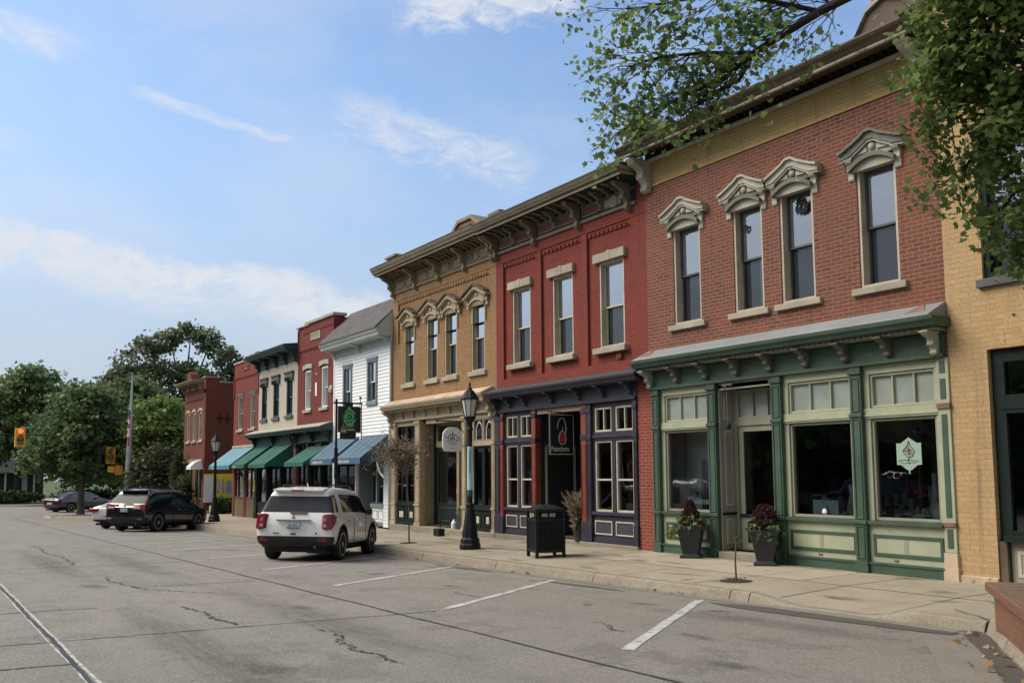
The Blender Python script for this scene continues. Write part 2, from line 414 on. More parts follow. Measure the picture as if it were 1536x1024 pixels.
M['soil'] = M_plain('dark_soil', (.035,.025,.018), .95, .3, 12, .8)
M['bark'] = M_plain('grey_brown_bark', (.10,.082,.062), .9, .3, 6, .8, streak=True)
M['barkdk'] = M_plain('dark_bark', (.028,.022,.018), .9, .3, 6, .8, streak=True)
M['leafnear'] = M_leaf('maple_leaf', (.062,.115,.034), (.16,.23,.068), .52)
M['leafyel'] = M_leaf('maple_leaf_olive', (.085,.115,.035), (.19,.22,.075), .5)
M['leafdk'] = M_leaf('dark_leaf', (.056,.098,.042), (.125,.18,.072), .4)
M['leafmid'] = M_leaf('mid_leaf', (.068,.115,.042), (.15,.215,.08), .4)
M['leafpale'] = M_leaf('pale_leaf', (.085,.14,.032), (.19,.27,.075), .35)
M['leafbronze'] = M_leaf('bronze_leaf', (.055,.062,.034), (.115,.118,.06), .25)
M['leafgrey'] = M_leaf('grey_green_leaf', (.075,.10,.052), (.155,.19,.098), .4)
M['leafred'] = M_leaf('burgundy_leaf', (.032,.017,.013), (.085,.034,.030), .25)
M['leafdry'] = M_leaf('dry_twig_leaf', (.16,.125,.09), (.30,.24,.17), .35)
M['leafhedge'] = M_leaf('hedge_leaf', (.02,.04,.014), (.06,.085,.025), .3)
M['potblk'] = M_plain('dark_resin_pot', (.026,.028,.031), .55, .2, 4, .15)
M['carwhite'] = M_plain('white_car_paint', (.76,.75,.72), .28, .02, 1, 0, coat=.8)
M['carsilver'] = M_plain('silver_car_paint', (.5,.51,.52), .28, .02, 1, 0, coat=.8, metal=.2)
M['carblack'] = M_plain('black_car_paint', (.008,.009,.013), .22, .1, 1, 0, coat=1.0)
M['carbrown'] = M_plain('dark_brown_car_paint', (.03,.02,.02), .25, .1, 1, 0, coat=1.0)
M['plastic'] = M_plain('black_bumper_plastic', (.018,.018,.019), .55, .1, 6, .1)
M['carglass'] = M_plain('tinted_car_glass', (.012,.014,.016), .05, .1, 2, 0, spec=.9, coat=.6)
M['cargrey'] = M_plain('grey_rear_glass', (.045,.048,.052), .22, .2, 2, 0, spec=.08)
M['tyre'] = M_plain('tyre_rubber', (.014,.014,.014), .8, .15, 8, .2)
M['rim'] = M_plain('alloy_rim', (.42,.42,.43), .35, .1, 6, 0, metal=.7)
M['rimdk'] = M_plain('dark_alloy_rim', (.12,.12,.125), .35, .1, 6, 0, metal=.7)
M['chrome'] = M_plain('chrome_trim', (.6,.6,.6), .18, .05, 6, 0, metal=.9)
M['tail'] = M_plain('red_tail_lens', (.17,.006,.010), .22, .2, 8, 0, spec=.4, coat=.3)
M['taildk'] = M_plain('dark_red_reflector', (.16,.012,.014), .25, .15, 8, 0, spec=.6)
M['tailclear'] = M_plain('clear_lamp_lens', (.42,.26,.25), .2, .1, 8, 0, spec=.6)
M['plate'] = M_plain('number_plate', (.42,.47,.5), .5, .05, 8, 0)
M['signalyel'] = M_plain('signal_yellow', (.62,.33,.02), .5, .1, 5, 0)
M['signalred'] = M_emit('lit_red_lamp', (.9,.12,.05), .9)
M['signalorg'] = M_plain('orange_sign', (.55,.22,.05), .5, .1, 5, 0)
M['ovalred'] = M_plain('brown_red_sign', (.22,.07,.06), .5, .1, 5, 0)
M['galv'] = M_plain('galvanised_pole', (.38,.40,.42), .5, .1, 4, .1, metal=.3)
M['flagred'] = M_plain('flag_red', (.45,.05,.06), .8, .1, 9, 0)
M['flagwht'] = M_plain('flag_white', (.6,.6,.6), .8, .1, 9, 0)
M['flagblu'] = M_plain('flag_blue', (.03,.05,.16), .8, .1, 9, 0)
M['leaflitter'] = M_leaf('fallen_leaf', (.25,.14,.06), (.45,.32,.18), .2)
M['housegrey'] = M_plain('grey_house_wall', (.07,.065,.065), .8, .2, 1, .2)
M['houseroof'] = M_plain('pale_grey_roof', (.36,.37,.38), .8, .1, 1, .2)

M['oil'] = M_softstain('soft_oil_stain', (.05,.046,.042), .42)
M['tread'] = M_softstain('tyre_darkened_lane', (.09,.084,.076), .30)
M['grime'] = M_softstain('pavement_grime', (.09,.078,.06), .42)
# ---------------------------------------------------------------- facade helpers (street facades stand on y = 0 and face -y)
def wall_mesh(mb, x0, x1, z0, z1, openings, y=0.0, reveal=.16, m=0):
    xs = sorted({x0, x1, *[a for o in openings for a in o[:2]]}); zs = sorted({z0, z1, *[a for o in openings for a in o[2:4]]})
    xs = [x for x in xs if x0 <= x <= x1]; zs = [z for z in zs if z0 <= z <= z1]
    for i in range(len(xs)-1):
        for j in range(len(zs)-1):
            cx, cz = (xs[i]+xs[i+1])/2, (zs[j]+zs[j+1])/2
            if any(o[0] < cx < o[1] and o[2] < cz < o[3] for o in openings): continue
            mb.quad((xs[i],y,zs[j]), (xs[i+1],y,zs[j]), (xs[i+1],y,zs[j+1]), (xs[i],y,zs[j+1]), m)
    for o in openings:
        a, b, c, d = o[:4]; r = y+reveal
        mb.quad((a,y,c),(a,r,c),(a,r,d),(a,y,d), m); mb.quad((b,y,c),(b,y,d),(b,r,d),(b,r,c), m)
        mb.quad((a,y,d),(a,r,d),(b,r,d),(b,y,d), m); mb.quad((a,y,c),(b,y,c),(b,r,c),(a,r,c), m)

def shell(mb, x0, x1, z0, z1, depth, y=0.0, m=0):
    mb.quad((x0,y,z0),(x0,y,z1),(x0,depth,z1),(x0,depth,z0), m)
    mb.quad((x1,y,z0),(x1,depth,z0),(x1,depth,z1),(x1,y,z1), m)
    mb.quad((x0,depth,z0),(x0,depth,z1),(x1,depth,z1),(x1,depth,z0), m)

def ringframe(mb, x0, x1, z0, z1, w, y0, y1, m=0, wb=None, wt=None):
    wb = w if wb is None else wb; wt = w if wt is None else wt
    mb.box(x0, x0+w, y0, y1, z0, z1, m); mb.box(x1-w, x1, y0, y1, z0, z1, m)
    mb.box(x0+w, x1-w, y0, y1, z0, z0+wb, m); mb.box(x0+w, x1-w, y0, y1, z1-wt, z1, m)

def sash_window(root, x0, x1, z0, z1, frame, sash, casing=.07, y=.05, meet=None, upper='blind', lower='curtain', sill=None, sillmat=None, sillw=.09, lowglass='glasslow', strip=None, jamb=.11):
    """casing + two sashes + panes + what hangs behind them; returns the window part"""
    mb = MB(); ringframe(mb, x0, x1, z0, z1, casing, y-.03, y+jamb+.06)
    win = mb.build('window', frame, root)
    a, b, c, d = x0+casing, x1-casing, z0+casing*.5, z1-casing
    mz = meet if meet else (c+d)/2
    s = MB(); ys = y+jamb*.62
    ringframe(s, a, b, mz-.02, d, .035, ys, ys+.035); ringframe(s, a, b, c, mz+.02, .035, ys+.04, ys+.075, wb=.06)
    s.build('sash', sash, win)
    p = MB(); p.quad((a+.03,ys+.018,mz+.01),(b-.03,ys+.018,mz+.01),(b-.03,ys+.018,d-.03),(a+.03,ys+.018,d-.03)); p.build('pane', M['glassup'], win, fix=False)
    p = MB(); p.quad((a+.03,ys+.058,c+.05),(b-.03,ys+.058,c+.05),(b-.03,ys+.058,mz-.01),(a+.03,ys+.058,mz-.01)); p.build('pane', M[lowglass], win, fix=False)
    k = MB(); k.box(a-.02, b+.02, ys+.05, ys+.055, mz+.03, d+.02); k.build('blind', M[upper], win)
    k = MB(); k.box(a-.02, b+.02, ys+.10, ys+.105, c-.02, mz-.0)
    if strip: k.box(b-strip, b+.03, ys+.085, ys+.09, c, mz-.02, 1)
    k.build('curtain', [M[lower], M['curtlt']], win)
    if sill:
        q = MB(); q.box(x0-sillw, x1+sillw, -.07, y+.05, z0-sill, z0); q.build('sill', M[sillmat], win, bevel=.008)
    return win

def profile_x(mb, prof, x0, x1, m=0):
    mb.prism(prof, 'x', x0, x1, m)

def bracket(mb, xc, w, zt, zb, d, y0=0.0, m=0):
    h = zt-zb
    P = [(0,0),(1,0),(1,-.10),(.93,-.17),(.80,-.22),(.62,-.27),(.50,-.34),(.47,-.43),(.53,-.50),(.50,-.58),(.36,-.64),(.27,-.72),(.26,-.82),(.32,-.88),(.26,-.96),(.14,-1),(0,-1)]
    mb.prism([(y0-d*a, zt+h*b) for a, b in P], 'x', xc-w/2, xc+w/2, m)
    Q = [(0,-.02),(1.04,-.02),(1.04,-.09),(0,-.09)]
    mb.prism([(y0-d*a, zt+h*b) for a, b in Q], 'x', xc-w/2-.02, xc+w/2+.02, m)

def arc_pts(cx, z, half, rise, n=9):
    return [(cx+half*(2*i/(n-1)-1), z+rise*(1-(2*i/(n-1)-1)**2)) for i in range(n)]

def panel_frame(mb, x0, x1, z0, z1, y, w=.035, d=.02, m=0):
    ringframe(mb, x0, x1, z0, z1, w, y-d, y, m)

def pilaster(root, x0, x1, z0, z1, mat, y=0.0, d=.08, zcap=.12, breaks=(), base=.3, mats=None):
    mb = MB(); w = x1-x0
    mb.box(x0, x1, y-d, y+.06, z0+base, z1)
    mb.box(x0-.015, x1+.015, y-d-.02, y+.06, z0, z0+base)
    mb.box(x0-.02, x1+.02, y-d-.03, y+.05, z1-zcap, z1-zcap*.4)
    zz = [z0+base] + list(breaks) + [z1-zcap]
    for i in range(len(zz)-1):
        a, b = zz[i]+.05, zz[i+1]-.05
        if b-a > .1: panel_frame(mb, x0+.03, x1-.03, a, b, y-d, .022, .014)
    for zb in breaks: mb.box(x0-.015, x1+.015, y-d-.025, y+.05, zb-.03, zb+.03)
    return mb.build('pilaster', mats or mat, root, bevel=.006)

def shop_window(root, x0, x1, z0, z1, frame, glass='glass', w=.05, y=.04, mull=(), rails=(), name='display_window', depth=.06):
    mb = MB(); ringframe(mb, x0, x1, z0, z1, w, y-.03, y+depth)
    for mx in mull: mb.box(mx-w*.35, mx+w*.35, y-.02, y+depth-.01, z0+w, z1-w)
    for rz in rails: mb.box(x0+w, x1-w, y-.021, y+depth-.012, rz-.02, rz+.02)
    o = mb.build(name, frame, root, bevel=.004)
    p = MB(); p.quad((x0+w,y+.025,z0+w),(x1-w,y+.025,z0+w),(x1-w,y+.025,z1-w),(x0+w,y+.025,z1-w)); p.build('pane', M[glass], o, fix=False)
    return o

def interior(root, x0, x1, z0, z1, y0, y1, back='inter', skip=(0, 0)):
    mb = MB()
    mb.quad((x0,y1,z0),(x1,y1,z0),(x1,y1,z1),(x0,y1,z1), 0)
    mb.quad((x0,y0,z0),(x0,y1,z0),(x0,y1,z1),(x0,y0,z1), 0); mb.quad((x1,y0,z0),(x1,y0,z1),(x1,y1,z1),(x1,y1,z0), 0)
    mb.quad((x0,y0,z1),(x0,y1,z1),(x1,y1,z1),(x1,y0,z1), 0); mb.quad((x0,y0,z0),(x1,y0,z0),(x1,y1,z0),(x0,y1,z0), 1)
    # furniture that reads as dim shapes behind the glass
    rnd = random.Random(int(abs(x0)*100))
    n = max(2, int((x1-x0)/.8))
    for i in range(n):
        cx = x0+.4+(x1-x0-.8)*(i+rnd.random()*.5)/n; cy = y0+(y1-y0)*(.35+.5*rnd.random()); hh = .5+rnd.random()*1.1
        mb.box(cx-.25, cx+.25, cy-.2, cy+.2, z0+.003, z0+hh, 2 if rnd.random() < .35 else 0)
        for q in range(3): 
            ax = cx-.2+.2*q; mb.box(ax-.05, ax+.05, cy-.05, cy+.05, z0+hh+.002, z0+hh+.08+.2*rnd.random(), 2)
    for i in range(int((x1-x0)*2.2)):      # goods standing near the glass
        cx = x0+.15+(x1-x0-.3)*rnd.random(); cy = y0+.25+.5*rnd.random(); hh = .25+.9*rnd.random()**2; ww = .05+.12*rnd.random()
        if skip[0]-.2 < cx < skip[1]+.2: continue
        mb.box(cx-ww, cx+ww, cy-.05, cy+.05, z0+.003, z0+.62, 0); mb.lathe([(ww*.5,0),(ww*.8,hh*.3),(ww*.4,hh*.7),(ww*.5,hh)], (cx,cy,z0+.62), 8, 2 if rnd.random() < .6 else 1)
    return mb.build('interior', [M[back], M['interfl'], M['interlt']], root)

def awning(root, x0, x1, ztop, zbot, p, mat, vmat, val=.18, y=0.0, letters=None):
    """sloping canvas with closed triangular ends and a hanging valance"""
    mb = MB()
    mb.prism([(y-.01,ztop),(y-p,zbot),(y-p+.012,zbot-.012),(y-.01,ztop-.03)], 'x', x0, x1, 0)
    for x in (x0, x1): mb.prism([(y-.01,ztop-.02),(y-p+.01,zbot-.012),(y-p+.01,zbot-val*.6),(y-.05,zbot-val*.6)], 'x', x-.004, x+.004, 1)
    mb.box(x0, x1, y-p-.004, y-p+.006, zbot-val, zbot-.003, 1)
    n = 4
    for i in range(1, n): 
        xx = x0+(x1-x0)*i/n; mb.prism([(y-.02,ztop+.006),(y-p,zbot+.006),(y-p,zbot),(y-.02,ztop)], 'x', xx-.006, xx+.006, 0)
    o = mb.build('awning', [mat, vmat], root)
    fr = MB(); 
    for x in (x0+.04, x1-.04): fr.tube([(x,y,zbot-.02),(x,y-p+.02,zbot-.03)], .012, 6)
    fr.tube([(x0+.03,y-p+.02,zbot-.03),(x1-.03,y-p+.02,zbot-.03)], .012, 6); fr.build('awning_frame', M['ironblk'], o)
    if letters:
        t = text_mesh(letters, val*.62, M['white']); t.name = 'lettering'; t.parent = o
        t.location = Vector((x0+(x1-x0)*.10, y-p-.0075, zbot-val*.78)) - origin_of(root); t.rotation_euler = (R(90), 0, 0)
    return o

def text_mesh(txt, size, mat, extrude=.002, align='LEFT', spacing=1.0):
    cu = bpy.data.curves.new('lettering', 'FONT'); cu.body = txt; cu.size = size; cu.extrude = extrude; cu.align_x = align; cu.space_character = spacing; cu.resolution_u = 3
    ob = bpy.data.objects.new('lettering_source', cu); COL.objects.link(ob)
    bpy.context.view_layer.update()
    me = bpy.data.meshes.new_from_object(ob.evaluated_get(bpy.context.evaluated_depsgraph_get()))
    bpy.data.objects.remove(ob); bpy.data.curves.remove(cu)
    me.materials.clear(); me.materials.append(mat)
    o = bpy.data.objects.new('lettering', me); COL.objects.link(o)
    return o

def dentils(mb, x0, x1, step, w, y0, y1, z0, z1, m=0):
    n = int((x1-x0)/step)
    for i in range(n):
        xx = x0+(x1-x0)*(i+.5)/n
        mb.box(xx-w/2, xx+w/2, y0, y1, z0, z1, m)

def corbel(mb, x0, x1, z, y=0.0, step=.2, m=0):
    mb.box(x0, x1, y-.035, y+.0, z+.067, z+.134, m)
    n = max(1, int((x1-x0)/step))
    for i in range(n):
        xx = x0+(x1-x0)*(i+.5)/n; mb.box(xx-.055, xx+.055, y-.034, y, z, z+.066, m)

def roof_part(root, x0, x1, z, depth, name='roof'):
    mb = MB(); mb.box(x0+.05, x1-.05, .3, depth-.05, z-.05, z); return mb.build(name, M['roof'], root)
# ================================================================ BUILDING 1: red brick, green and cream storefront
X0, X1 = -14.54, -7.95
b1 = empty('brick_shop_building', (X0, 0, 0), label='two-storey orange-red brick shop with a green and cream storefront and hooded windows', cat='building')
W1 = [(-13.74,-12.98),(-12.11,-11.40),(-11.0,-10.27),(-9.39,-8.67)]
mb = MB()
wall_mesh(mb, X0, X1, 3.25, 7.50, [(a,b,4.48,6.46) for a,b in W1], reveal=.2)
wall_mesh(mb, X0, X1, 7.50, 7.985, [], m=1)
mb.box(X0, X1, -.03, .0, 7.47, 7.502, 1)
wall_mesh(mb, X0, X1, 7.985, 8.42, [], m=0)
mb.quad((X0,0,3.25),(X1,0,3.25),(X1,.3,3.25),(X0,.3,3.25), 0)
shell(mb, X0, X1, -.05, 8.42, 14)
mb.box(-8.12, X1, -.05, 0, 7.5, 9.0, 0); mb.box(-8.12, X1, .0, .3, 8.42, 9.0, 0)
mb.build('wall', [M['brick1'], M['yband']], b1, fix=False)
roof_part(b1, X0, X1, 8.35, 14)
for i, (a, b) in enumerate(W1):
    cx = (a+b)/2; h = (b-a)/2
    w = sash_window(b1, a, b, 4.48, 6.46, M['sash1'], M['sashdk'], casing=.05, y=.05, jamb=.16, meet=5.47, lower='curtain', strip=.24 if i == 1 else None, sill=.11, sillmat='stone', sillw=.13)
    hd = MB()
    out = [(cx-h-.22,6.70),(cx-h-.10,6.74),(cx-h*.45,6.875),(cx-.06,6.945),(cx+.06,6.945),(cx+h*.45,6.875),(cx+h+.10,6.74),(cx+h+.22,6.70)]
    inn = [(cx-h-.22,6.62),(cx-h-.04,6.64),(cx-h*.45,6.765),(cx-.06,6.83),(cx+.06,6.83),(cx+h*.45,6.765),(cx+h+.04,6.64),(cx+h+.22,6.62)]
    cap = [(x, z+.045) for x, z in out]
    dk = 1 if i == 3 else 0
    hd.strip(out, inn, 'y', -.13, -.002, dk); hd.strip(cap, out, 'y', -.175, -.001, dk)
    inn2 = [(x, z-.04) for x, z in inn]
    hd.strip(inn, inn2, 'y', -.11, -.003, 0)
    # tympanum, rosette, arch board
    hd.prism([(x, z) for x, z in inn[1:-1]] + [(cx+h+.02,6.56),(cx-h-.02,6.56)], 'y', -.05, -.004, 1 if i in (0, 1, 2) else 0)
    hd.lathe([(.065,0),(.06,-.03),(.03,-.05)], (cx,-.05,6.72), 14, 0, 'y')
    hd.prism([(cx-.30,6.64),(cx-.09,6.655),(cx-.09,6.74)], 'y', -.075, -.05, 0); hd.prism([(cx+.30,6.64),(cx+.09,6.655),(cx+.09,6.74)], 'y', -.075, -.05, 0)
    a1 = arc_pts(cx, 6.46, h+.06, .16); a0 = arc_pts(cx, 6.36, h+.06, .14)
    hd.strip(a1, [(x, z-.075) for x, z in a1], 'y', -.13, -.005, 1); hd.strip([(x, z-.075) for x, z in a1], [(x, 6.385) for x, z in a1], 'y', -.06, .03, 0)
    for s in (-1, 1):
        bracket(hd, cx+s*(h+.07), .11, 6.63, 6.26, .11, 0, 0)
    hd.build('hood', [M['trim1'], M['trim1dark']], w)
    if i in (1, 2):  # dark frayed shape modelled in place of a reflection on the pane
        r = MB(); rx, rz, rr = (a+.20, 6.05, .07) if i == 1 else (cx+.02, 6.15, .15)
        rnd = random.Random(i)
        for k in range(16):
            an = k*.3927; q = rr*(.6+.5*rnd.random())
            r.prism([(rx+math.cos(an)*q*.25, rz+math.sin(an)*q*.25), (rx+math.cos(an+.3)*q, rz+math.sin(an+.3)*q*1.2), (rx+math.cos(an-.25)*q*.9, rz+math.sin(an-.25)*q*1.2)], 'y', .118, .122)
        r.build('pane_reflection', M['black'], w)
# cornice
mb = MB()
prof = [(0,8.02),(-.50,8.035),(-.50,8.075),(-.60,8.08),(-.60,8.10),(-.66,8.13),(-.72,8.20),(-.72,8.225),(-.60,8.27),(0,8.44)]
mb.prism([(-.02,8.24),(-.56,8.11),(-.58,8.06),(-.58,8.12),(-.02,8.26)], 'x', X0-.12, -8.0, 1); mb.box(X0+.16,-8.2,-.03,-.002,8.069,8.25,4)  # black strip along the wall paints in the shade of the gap
dentils(mb, X0+.2, -8.2, .16, .07, -.10, -.03, 8.12, 8.22, 4)
mb.prism([(-.54,8.035),(-.60,8.035),(-.60,8.085),(-.54,8.085)], 'x', X0-.14, -7.98, 2)
mb.prism([(-.55,8.10),(-.605,8.085),(-.64,8.13),(-.66,8.15),(-.70,8.17),(-.73,8.21),(-.73,8.24),(0,8.27),(0,8.2)], 'x', X0-.16, -7.96, 0)
mb.prism([(.0,8.27),(-.70,8.245),(-.62,8.30),(0,8.46)], 'x', X0-.14, -7.98, 0)
mb.prism([(0,7.985),(-.07,7.985),(-.09,8.03),(-.09,8.05),(0,8.05)], 'x', X0+.15, -8.12, 3)
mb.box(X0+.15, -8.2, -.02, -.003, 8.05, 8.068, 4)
# pediment blocks
for cx, w2, zt in ((-8.52,.50,8.90),(-14.05,.34,8.76)):
    mb.prism([(cx-w2,8.30),(cx+w2,8.30),(cx+w2,8.42),(cx+w2*.55,zt-.12),(cx+w2*.25,zt),(cx-w2*.25,zt),(cx-w2*.55,zt-.12),(cx-w2,8.42)], 'y', -.32, .1, 0)
    mb.prism([(cx-w2-.04,8.42),(cx-w2*.58,zt-.10),(cx-w2*.27,zt+.05),(cx+w2*.27,zt+.05),(cx+w2*.58,zt-.10),(cx+w2+.04,8.42),(cx+w2*.58,zt-.15),(cx,zt-.03),(cx-w2*.58,zt-.15)], 'y', -.38, .12, 2)
co = mb.build('cornice', [M['corn1'], M['soffit'], M['cornlip'], M['trim1'], M['black']], b1, bevel=.008)
for cx in (X0+.10, -8.14):
    q = MB(); bracket(q, cx, .2, 8.03, 7.36, .5, 0); q.build('bracket', M['trim1'], co, bevel=.008)
q = MB()
n = 60
for i in range(n):
    xx = X0+.35+(6.2-.5)*i/n; q.box(xx-.02, xx+.02, -.012, .0, 8.05, 8.069)
# ivy on the parapet block
# storefront cornice and frieze
mb = MB()
mb.prism([(0,4.05),(-.02,4.05),(-.45,3.835),(-.45,3.82),(0,3.82)], 'x', X0, X1, 0)
mb.prism([(0,3.815),(-.47,3.815),(-.46,3.76),(-.42,3.72),(-.40,3.68),(-.37,3.665),(0,3.665)], 'x', X0-.06, X1+.06, 1)
mb.box(X0+.02, X1-.02, -.31, 0, 3.62, 3.664, 3)
dentils(mb, X0+.2, X1-.2, .11, .05, -.33, -.29, 3.625, 3.66, 5)
mb.box(X0+.06, X1-.04, -.06, .1, 3.29, 3.62, 1)
mb.box(X0+.06, X1-.04, -.10, .1, 3.23, 3.29, 1)
mb.box(X0+.06, X1-.04, -.08, .0, 3.56, 3.60, 1)
for xx in (X0+.22, -8.25):
    mb.add([(xx-.3,-.44,3.825),(xx+.25,-.44,3.825),(xx+.05,-.10,3.99),(xx-.02,-.04,4.07)], [(0,1,2),(0,2,3),(1,2,3),(0,1,3)], 4)
sc1 = mb.build('shop_cornice', [M['metalroof'], M['green'], M['trim1'], M['creamdk'], M['rust'], M['trim1dark']], b1, bevel=.006)
for i in range(9):
    cx = -14.42+i*(6.32/8)
    q = MB(); bracket(q, cx, .11, 3.62, 3.33 if i not in (0, 8) else 3.26, .30, -.06, 0)
    q.build('bracket', M['cream'] if i in (0, 8) else M['trim1dark'], sc1, bevel=.004)
# storefront body
mb = MB()   # cream fascia boards and bulkheads
bays = [(-14.20,-12.84),(-11.05,-9.63),(-9.42,-8.14)]
for a, b in bays:
    mb.box(a, b, .0, .10, 3.10, 3.23, 0); mb.box(a, b, -.02, .10, 2.40, 2.56, 0); mb.box(a, b, -.035, .10, 2.43, 2.46, 0)
    mb.box(a, b, .0, .10, .17, .76, 0); mb.box(a-.0, b+.0, -.075, .12, .755, .81, 1); mb.box(a, b, -.05, .10, -.02, .17, 1)
    mb.box(a, b, -.065, .0, .14, .175, 1)
    pf = (a+.09, b-.09) if a < -13 else (a+.07, b-.03)
    panel_frame(mb, pf[0], pf[1], .27, .60, 0, .05, .02, 1)
    mb.box(pf[0]+.05, pf[1]-.05, -.008, 0, .32, .55, 0)
    mb.box((a+b)/2-.04, (a+b)/2+.04, -.0115, -.0085, .30, .56, 2)
    mb.box(a, a+.10, .0, .1, .81, 3.10, 0); mb.box(b-.05, b, .0, .1, .81, 3.10, 0)
mb.box(-12.62,-11.27,.0,.10,3.10,3.23,0)
mb.box(-9.0,-8.93,-.012,-.001,.20,.235,3); mb.box(-10.42,-10.34,-.012,-.001,.205,.235,3)
mb.build('storefront', [M['cream'], M['green'], M['creamdk'], M['rust']], b1, bevel=.005)
for a, b in bays:
    shop_window(b1, a+.10, b-.05, .815, 2.395, M['creamdk'], w=.045, y=.06)
    t = shop_window(b1, a+.10, b-.05, 2.565, 3.095, M['cream'], 'frost', w=.04, y=.06, mull=(a+.12+(b-a-.17)/3, a+.12+(b-a-.17)*2/3), name='transom_window')
for a, b in ((-14.40,-14.20),(-12.84,-12.62),(-11.27,-11.05),(-9.63,-9.42)):
    pilaster(b1, a, b, 0, 3.23, M['green'], d=.08, breaks=(.78, 2.46), base=.17)
mb = MB(); mb.box(-8.14, X1, -.03, .1, .40, 3.23, 0); mb.box(-8.16, X1+.02, -.06, .1, -.02, .20, 2); mb.box(-8.15, X1+.01, -.05, .1, .20, .395, 2)
for z0, z1 in ((.46,.74),(.90,2.40),(2.62,2.92),(3.0,3.18)): mb.box(-8.09, X1-.05, -.038, -.03, z0, z1, 1)
mb.box(-8.15, X1+.01, -.055, .1, 2.48, 2.56, 3); mb.box(-8.15, X1+.01, -.055, .1, .77, .83, 3)
mb.build('end_post', [M['cream'], M['green'], M['stone2'], M['rust']], b1, bevel=.005)
# recessed entry
mb = MB(); yr = .38
mb.box(-12.62, -12.585, .0, yr, .13, 3.23, 0); mb.box(-11.30, -11.27, .0, yr, .13, 3.23, 0)
mb.box(-12.60, -11.28, .0, yr, 3.12, 3.20, 0)
for s, xx in ((1,-12.585),(-1,-11.30)):
    for z0, z1 in ((.25,.72),(.95,2.35),(2.55,3.0)): 
        mb.box(xx, xx+s*.012, .10, .30, z0, z1, 1); mb.box(xx, xx+s*.016, .13, .27, z0+.04, z1-.04, 0)
    mb.box(xx, xx+s*.03, 0, yr, .78, .83, 2)
mb.box(-12.585, -11.30, yr-.03, yr+.06, 2.43, 2.55, 0); mb.box(-12.585, -12.50, yr-.02, yr+.05, .13, 3.12, 0); mb.box(-11.38, -11.30, yr-.02, yr+.05, .13, 3.12, 0)
mb.build('entry_recess', [M['creamdk'], M['sash1'], M['dkgreen']], b1, bevel=.004)
shop_window(b1, -12.50, -11.38, 2.55, 3.10, M['creamdk'], 'frost', w=.05, y=yr, mull=(-12.1,-11.75), name='transom_window')
d = MB(); ringframe(d, -12.48, -11.40, .15, 2.43, .11, yr, yr+.05, 0, wb=.62); panel_frame(d, -12.32, -11.56, .28, .66, yr, .06, .012, 1)
d.box(-12.48, -11.40, yr-.03, yr, .74, .80, 1)
dr = d.build('shop_door', [M['creamdk'], M['dkgreen']], b1, bevel=.004)
p = MB(); p.quad((-12.37,yr+.025,.77),(-11.51,yr+.025,.77),(-11.51,yr+.025,2.32),(-12.37,yr+.025,2.32)); p.build('pane', M['glass'], dr, fix=False)
h = MB(); h.tube([(-11.46,yr-.01,1.0),(-11.46,yr-.06,1.0),(-11.46,yr-.06,1.18),(-11.46,yr-.01,1.18)], .012, 6); h.build('door_handle', M['chrome'], dr)
st = MB(); st.box(-12.66, -11.23, -.10, yr+.1, -.03, .125); st.build('doorstep', M['curb'], b1, bevel=.01)
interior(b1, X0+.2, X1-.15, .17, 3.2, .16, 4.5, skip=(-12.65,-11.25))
q = MB(); q.box(-14.3,-12.7,.75,.78,.85,2.9,0); q.box(-14.335,-14.31,.17,.75,.85,2.9,0); q.box(-14.3,-12.7,.16,.78,.80,.83,1); q.box(-13.35,-13.30,.70,.75,1.4,2.1,2); q.lathe([(.05,0),(.09,.12),(.04,.22)],(-13.55,.55,.84),10,2); q.lathe([(.04,0),(.06,.10),(.02,.3),(.05,.34)],(-13.75,.5,.84),10,2); q.build('window_backdrop', [M['white'],M['interfl'],M['black']], b1)

# ================================================================ BUILDING 2: painted red brick, purple storefront
X0, X1 = -20.5, -14.54
b2 = empty('brick_shop_building', (X0, 0, 0), label='painted dark red brick shop with dark purple storefront and recessed doorway', cat='building')
W2 = [(-19.80,-18.98),(-18.03,-17.21),(-16.22,-15.36)]
PAN = [(-20.15,-18.62),(-18.43,-16.80),(-16.59,-15.05)]
mb = MB()
Z0, Z1 = 3.16, 7.28
xs = [X0] + [v for p in PAN for v in p] + [X1]
mb2 = []
# piers between recessed panels
for a, b in ((X0,PAN[0][0]),(PAN[0][1],PAN[1][0]),(PAN[1][1],PAN[2][0]),(PAN[2][1],X1)):
    mb.box(a, b, -.0, .07, 3.95, 7.0)
for (a, b), (wa, wb) in zip(PAN, W2):
    wall_mesh(mb, a, b, 3.95, 6.86, [(wa,wb,4.30,6.22)], y=.06, reveal=.14)
    corbel(mb, a, b, 6.86, .06, .15)
wall_mesh(mb, X0, X1, Z0, 3.95, []); wall_mesh(mb, X0, X1, 6.99, 7.9, [])
mb.quad((X0,0,6.99),(X1,0,6.99),(X1,.08,6.99),(X0,.08,6.99)); mb.quad((X0,0,3.95),(X1,0,3.95),(X1,.08,3.95),(X0,.08,3.95))
shell(mb, X0, X1, -.1, 7.9, 14)
mb.box(-15.6,-15.42,-.006,.001,4.62-.6,4.72-.6)
mb.build('wall', M['brick2'], b2, fix=False)
mb = MB(); mb.box(-14.90, X1+.10, -.02, .35, -.02, 3.70); mb.build('brick_pier', M['bricklow'], b2)
roof_part(b2, X0, X1, 7.85, 14)
for a, b in W2:
    w = sash_window(b2, a, b, 4.30, 6.22, M['sash1'], M['sashlt'], casing=.05, y=.10, jamb=.12, meet=5.22, lower='curtain', sill=.13, sillmat='stone', sillw=.13)
    l = MB(); l.box(a-.13, b+.10, -.03, .1, 6.22, 6.42); l.box((a+b)/2-.06, (a+b)/2+.06, -.038, .1, 6.215, 6.44); l.build('lintel', M['stone'], w, bevel=.01)
mb = MB()
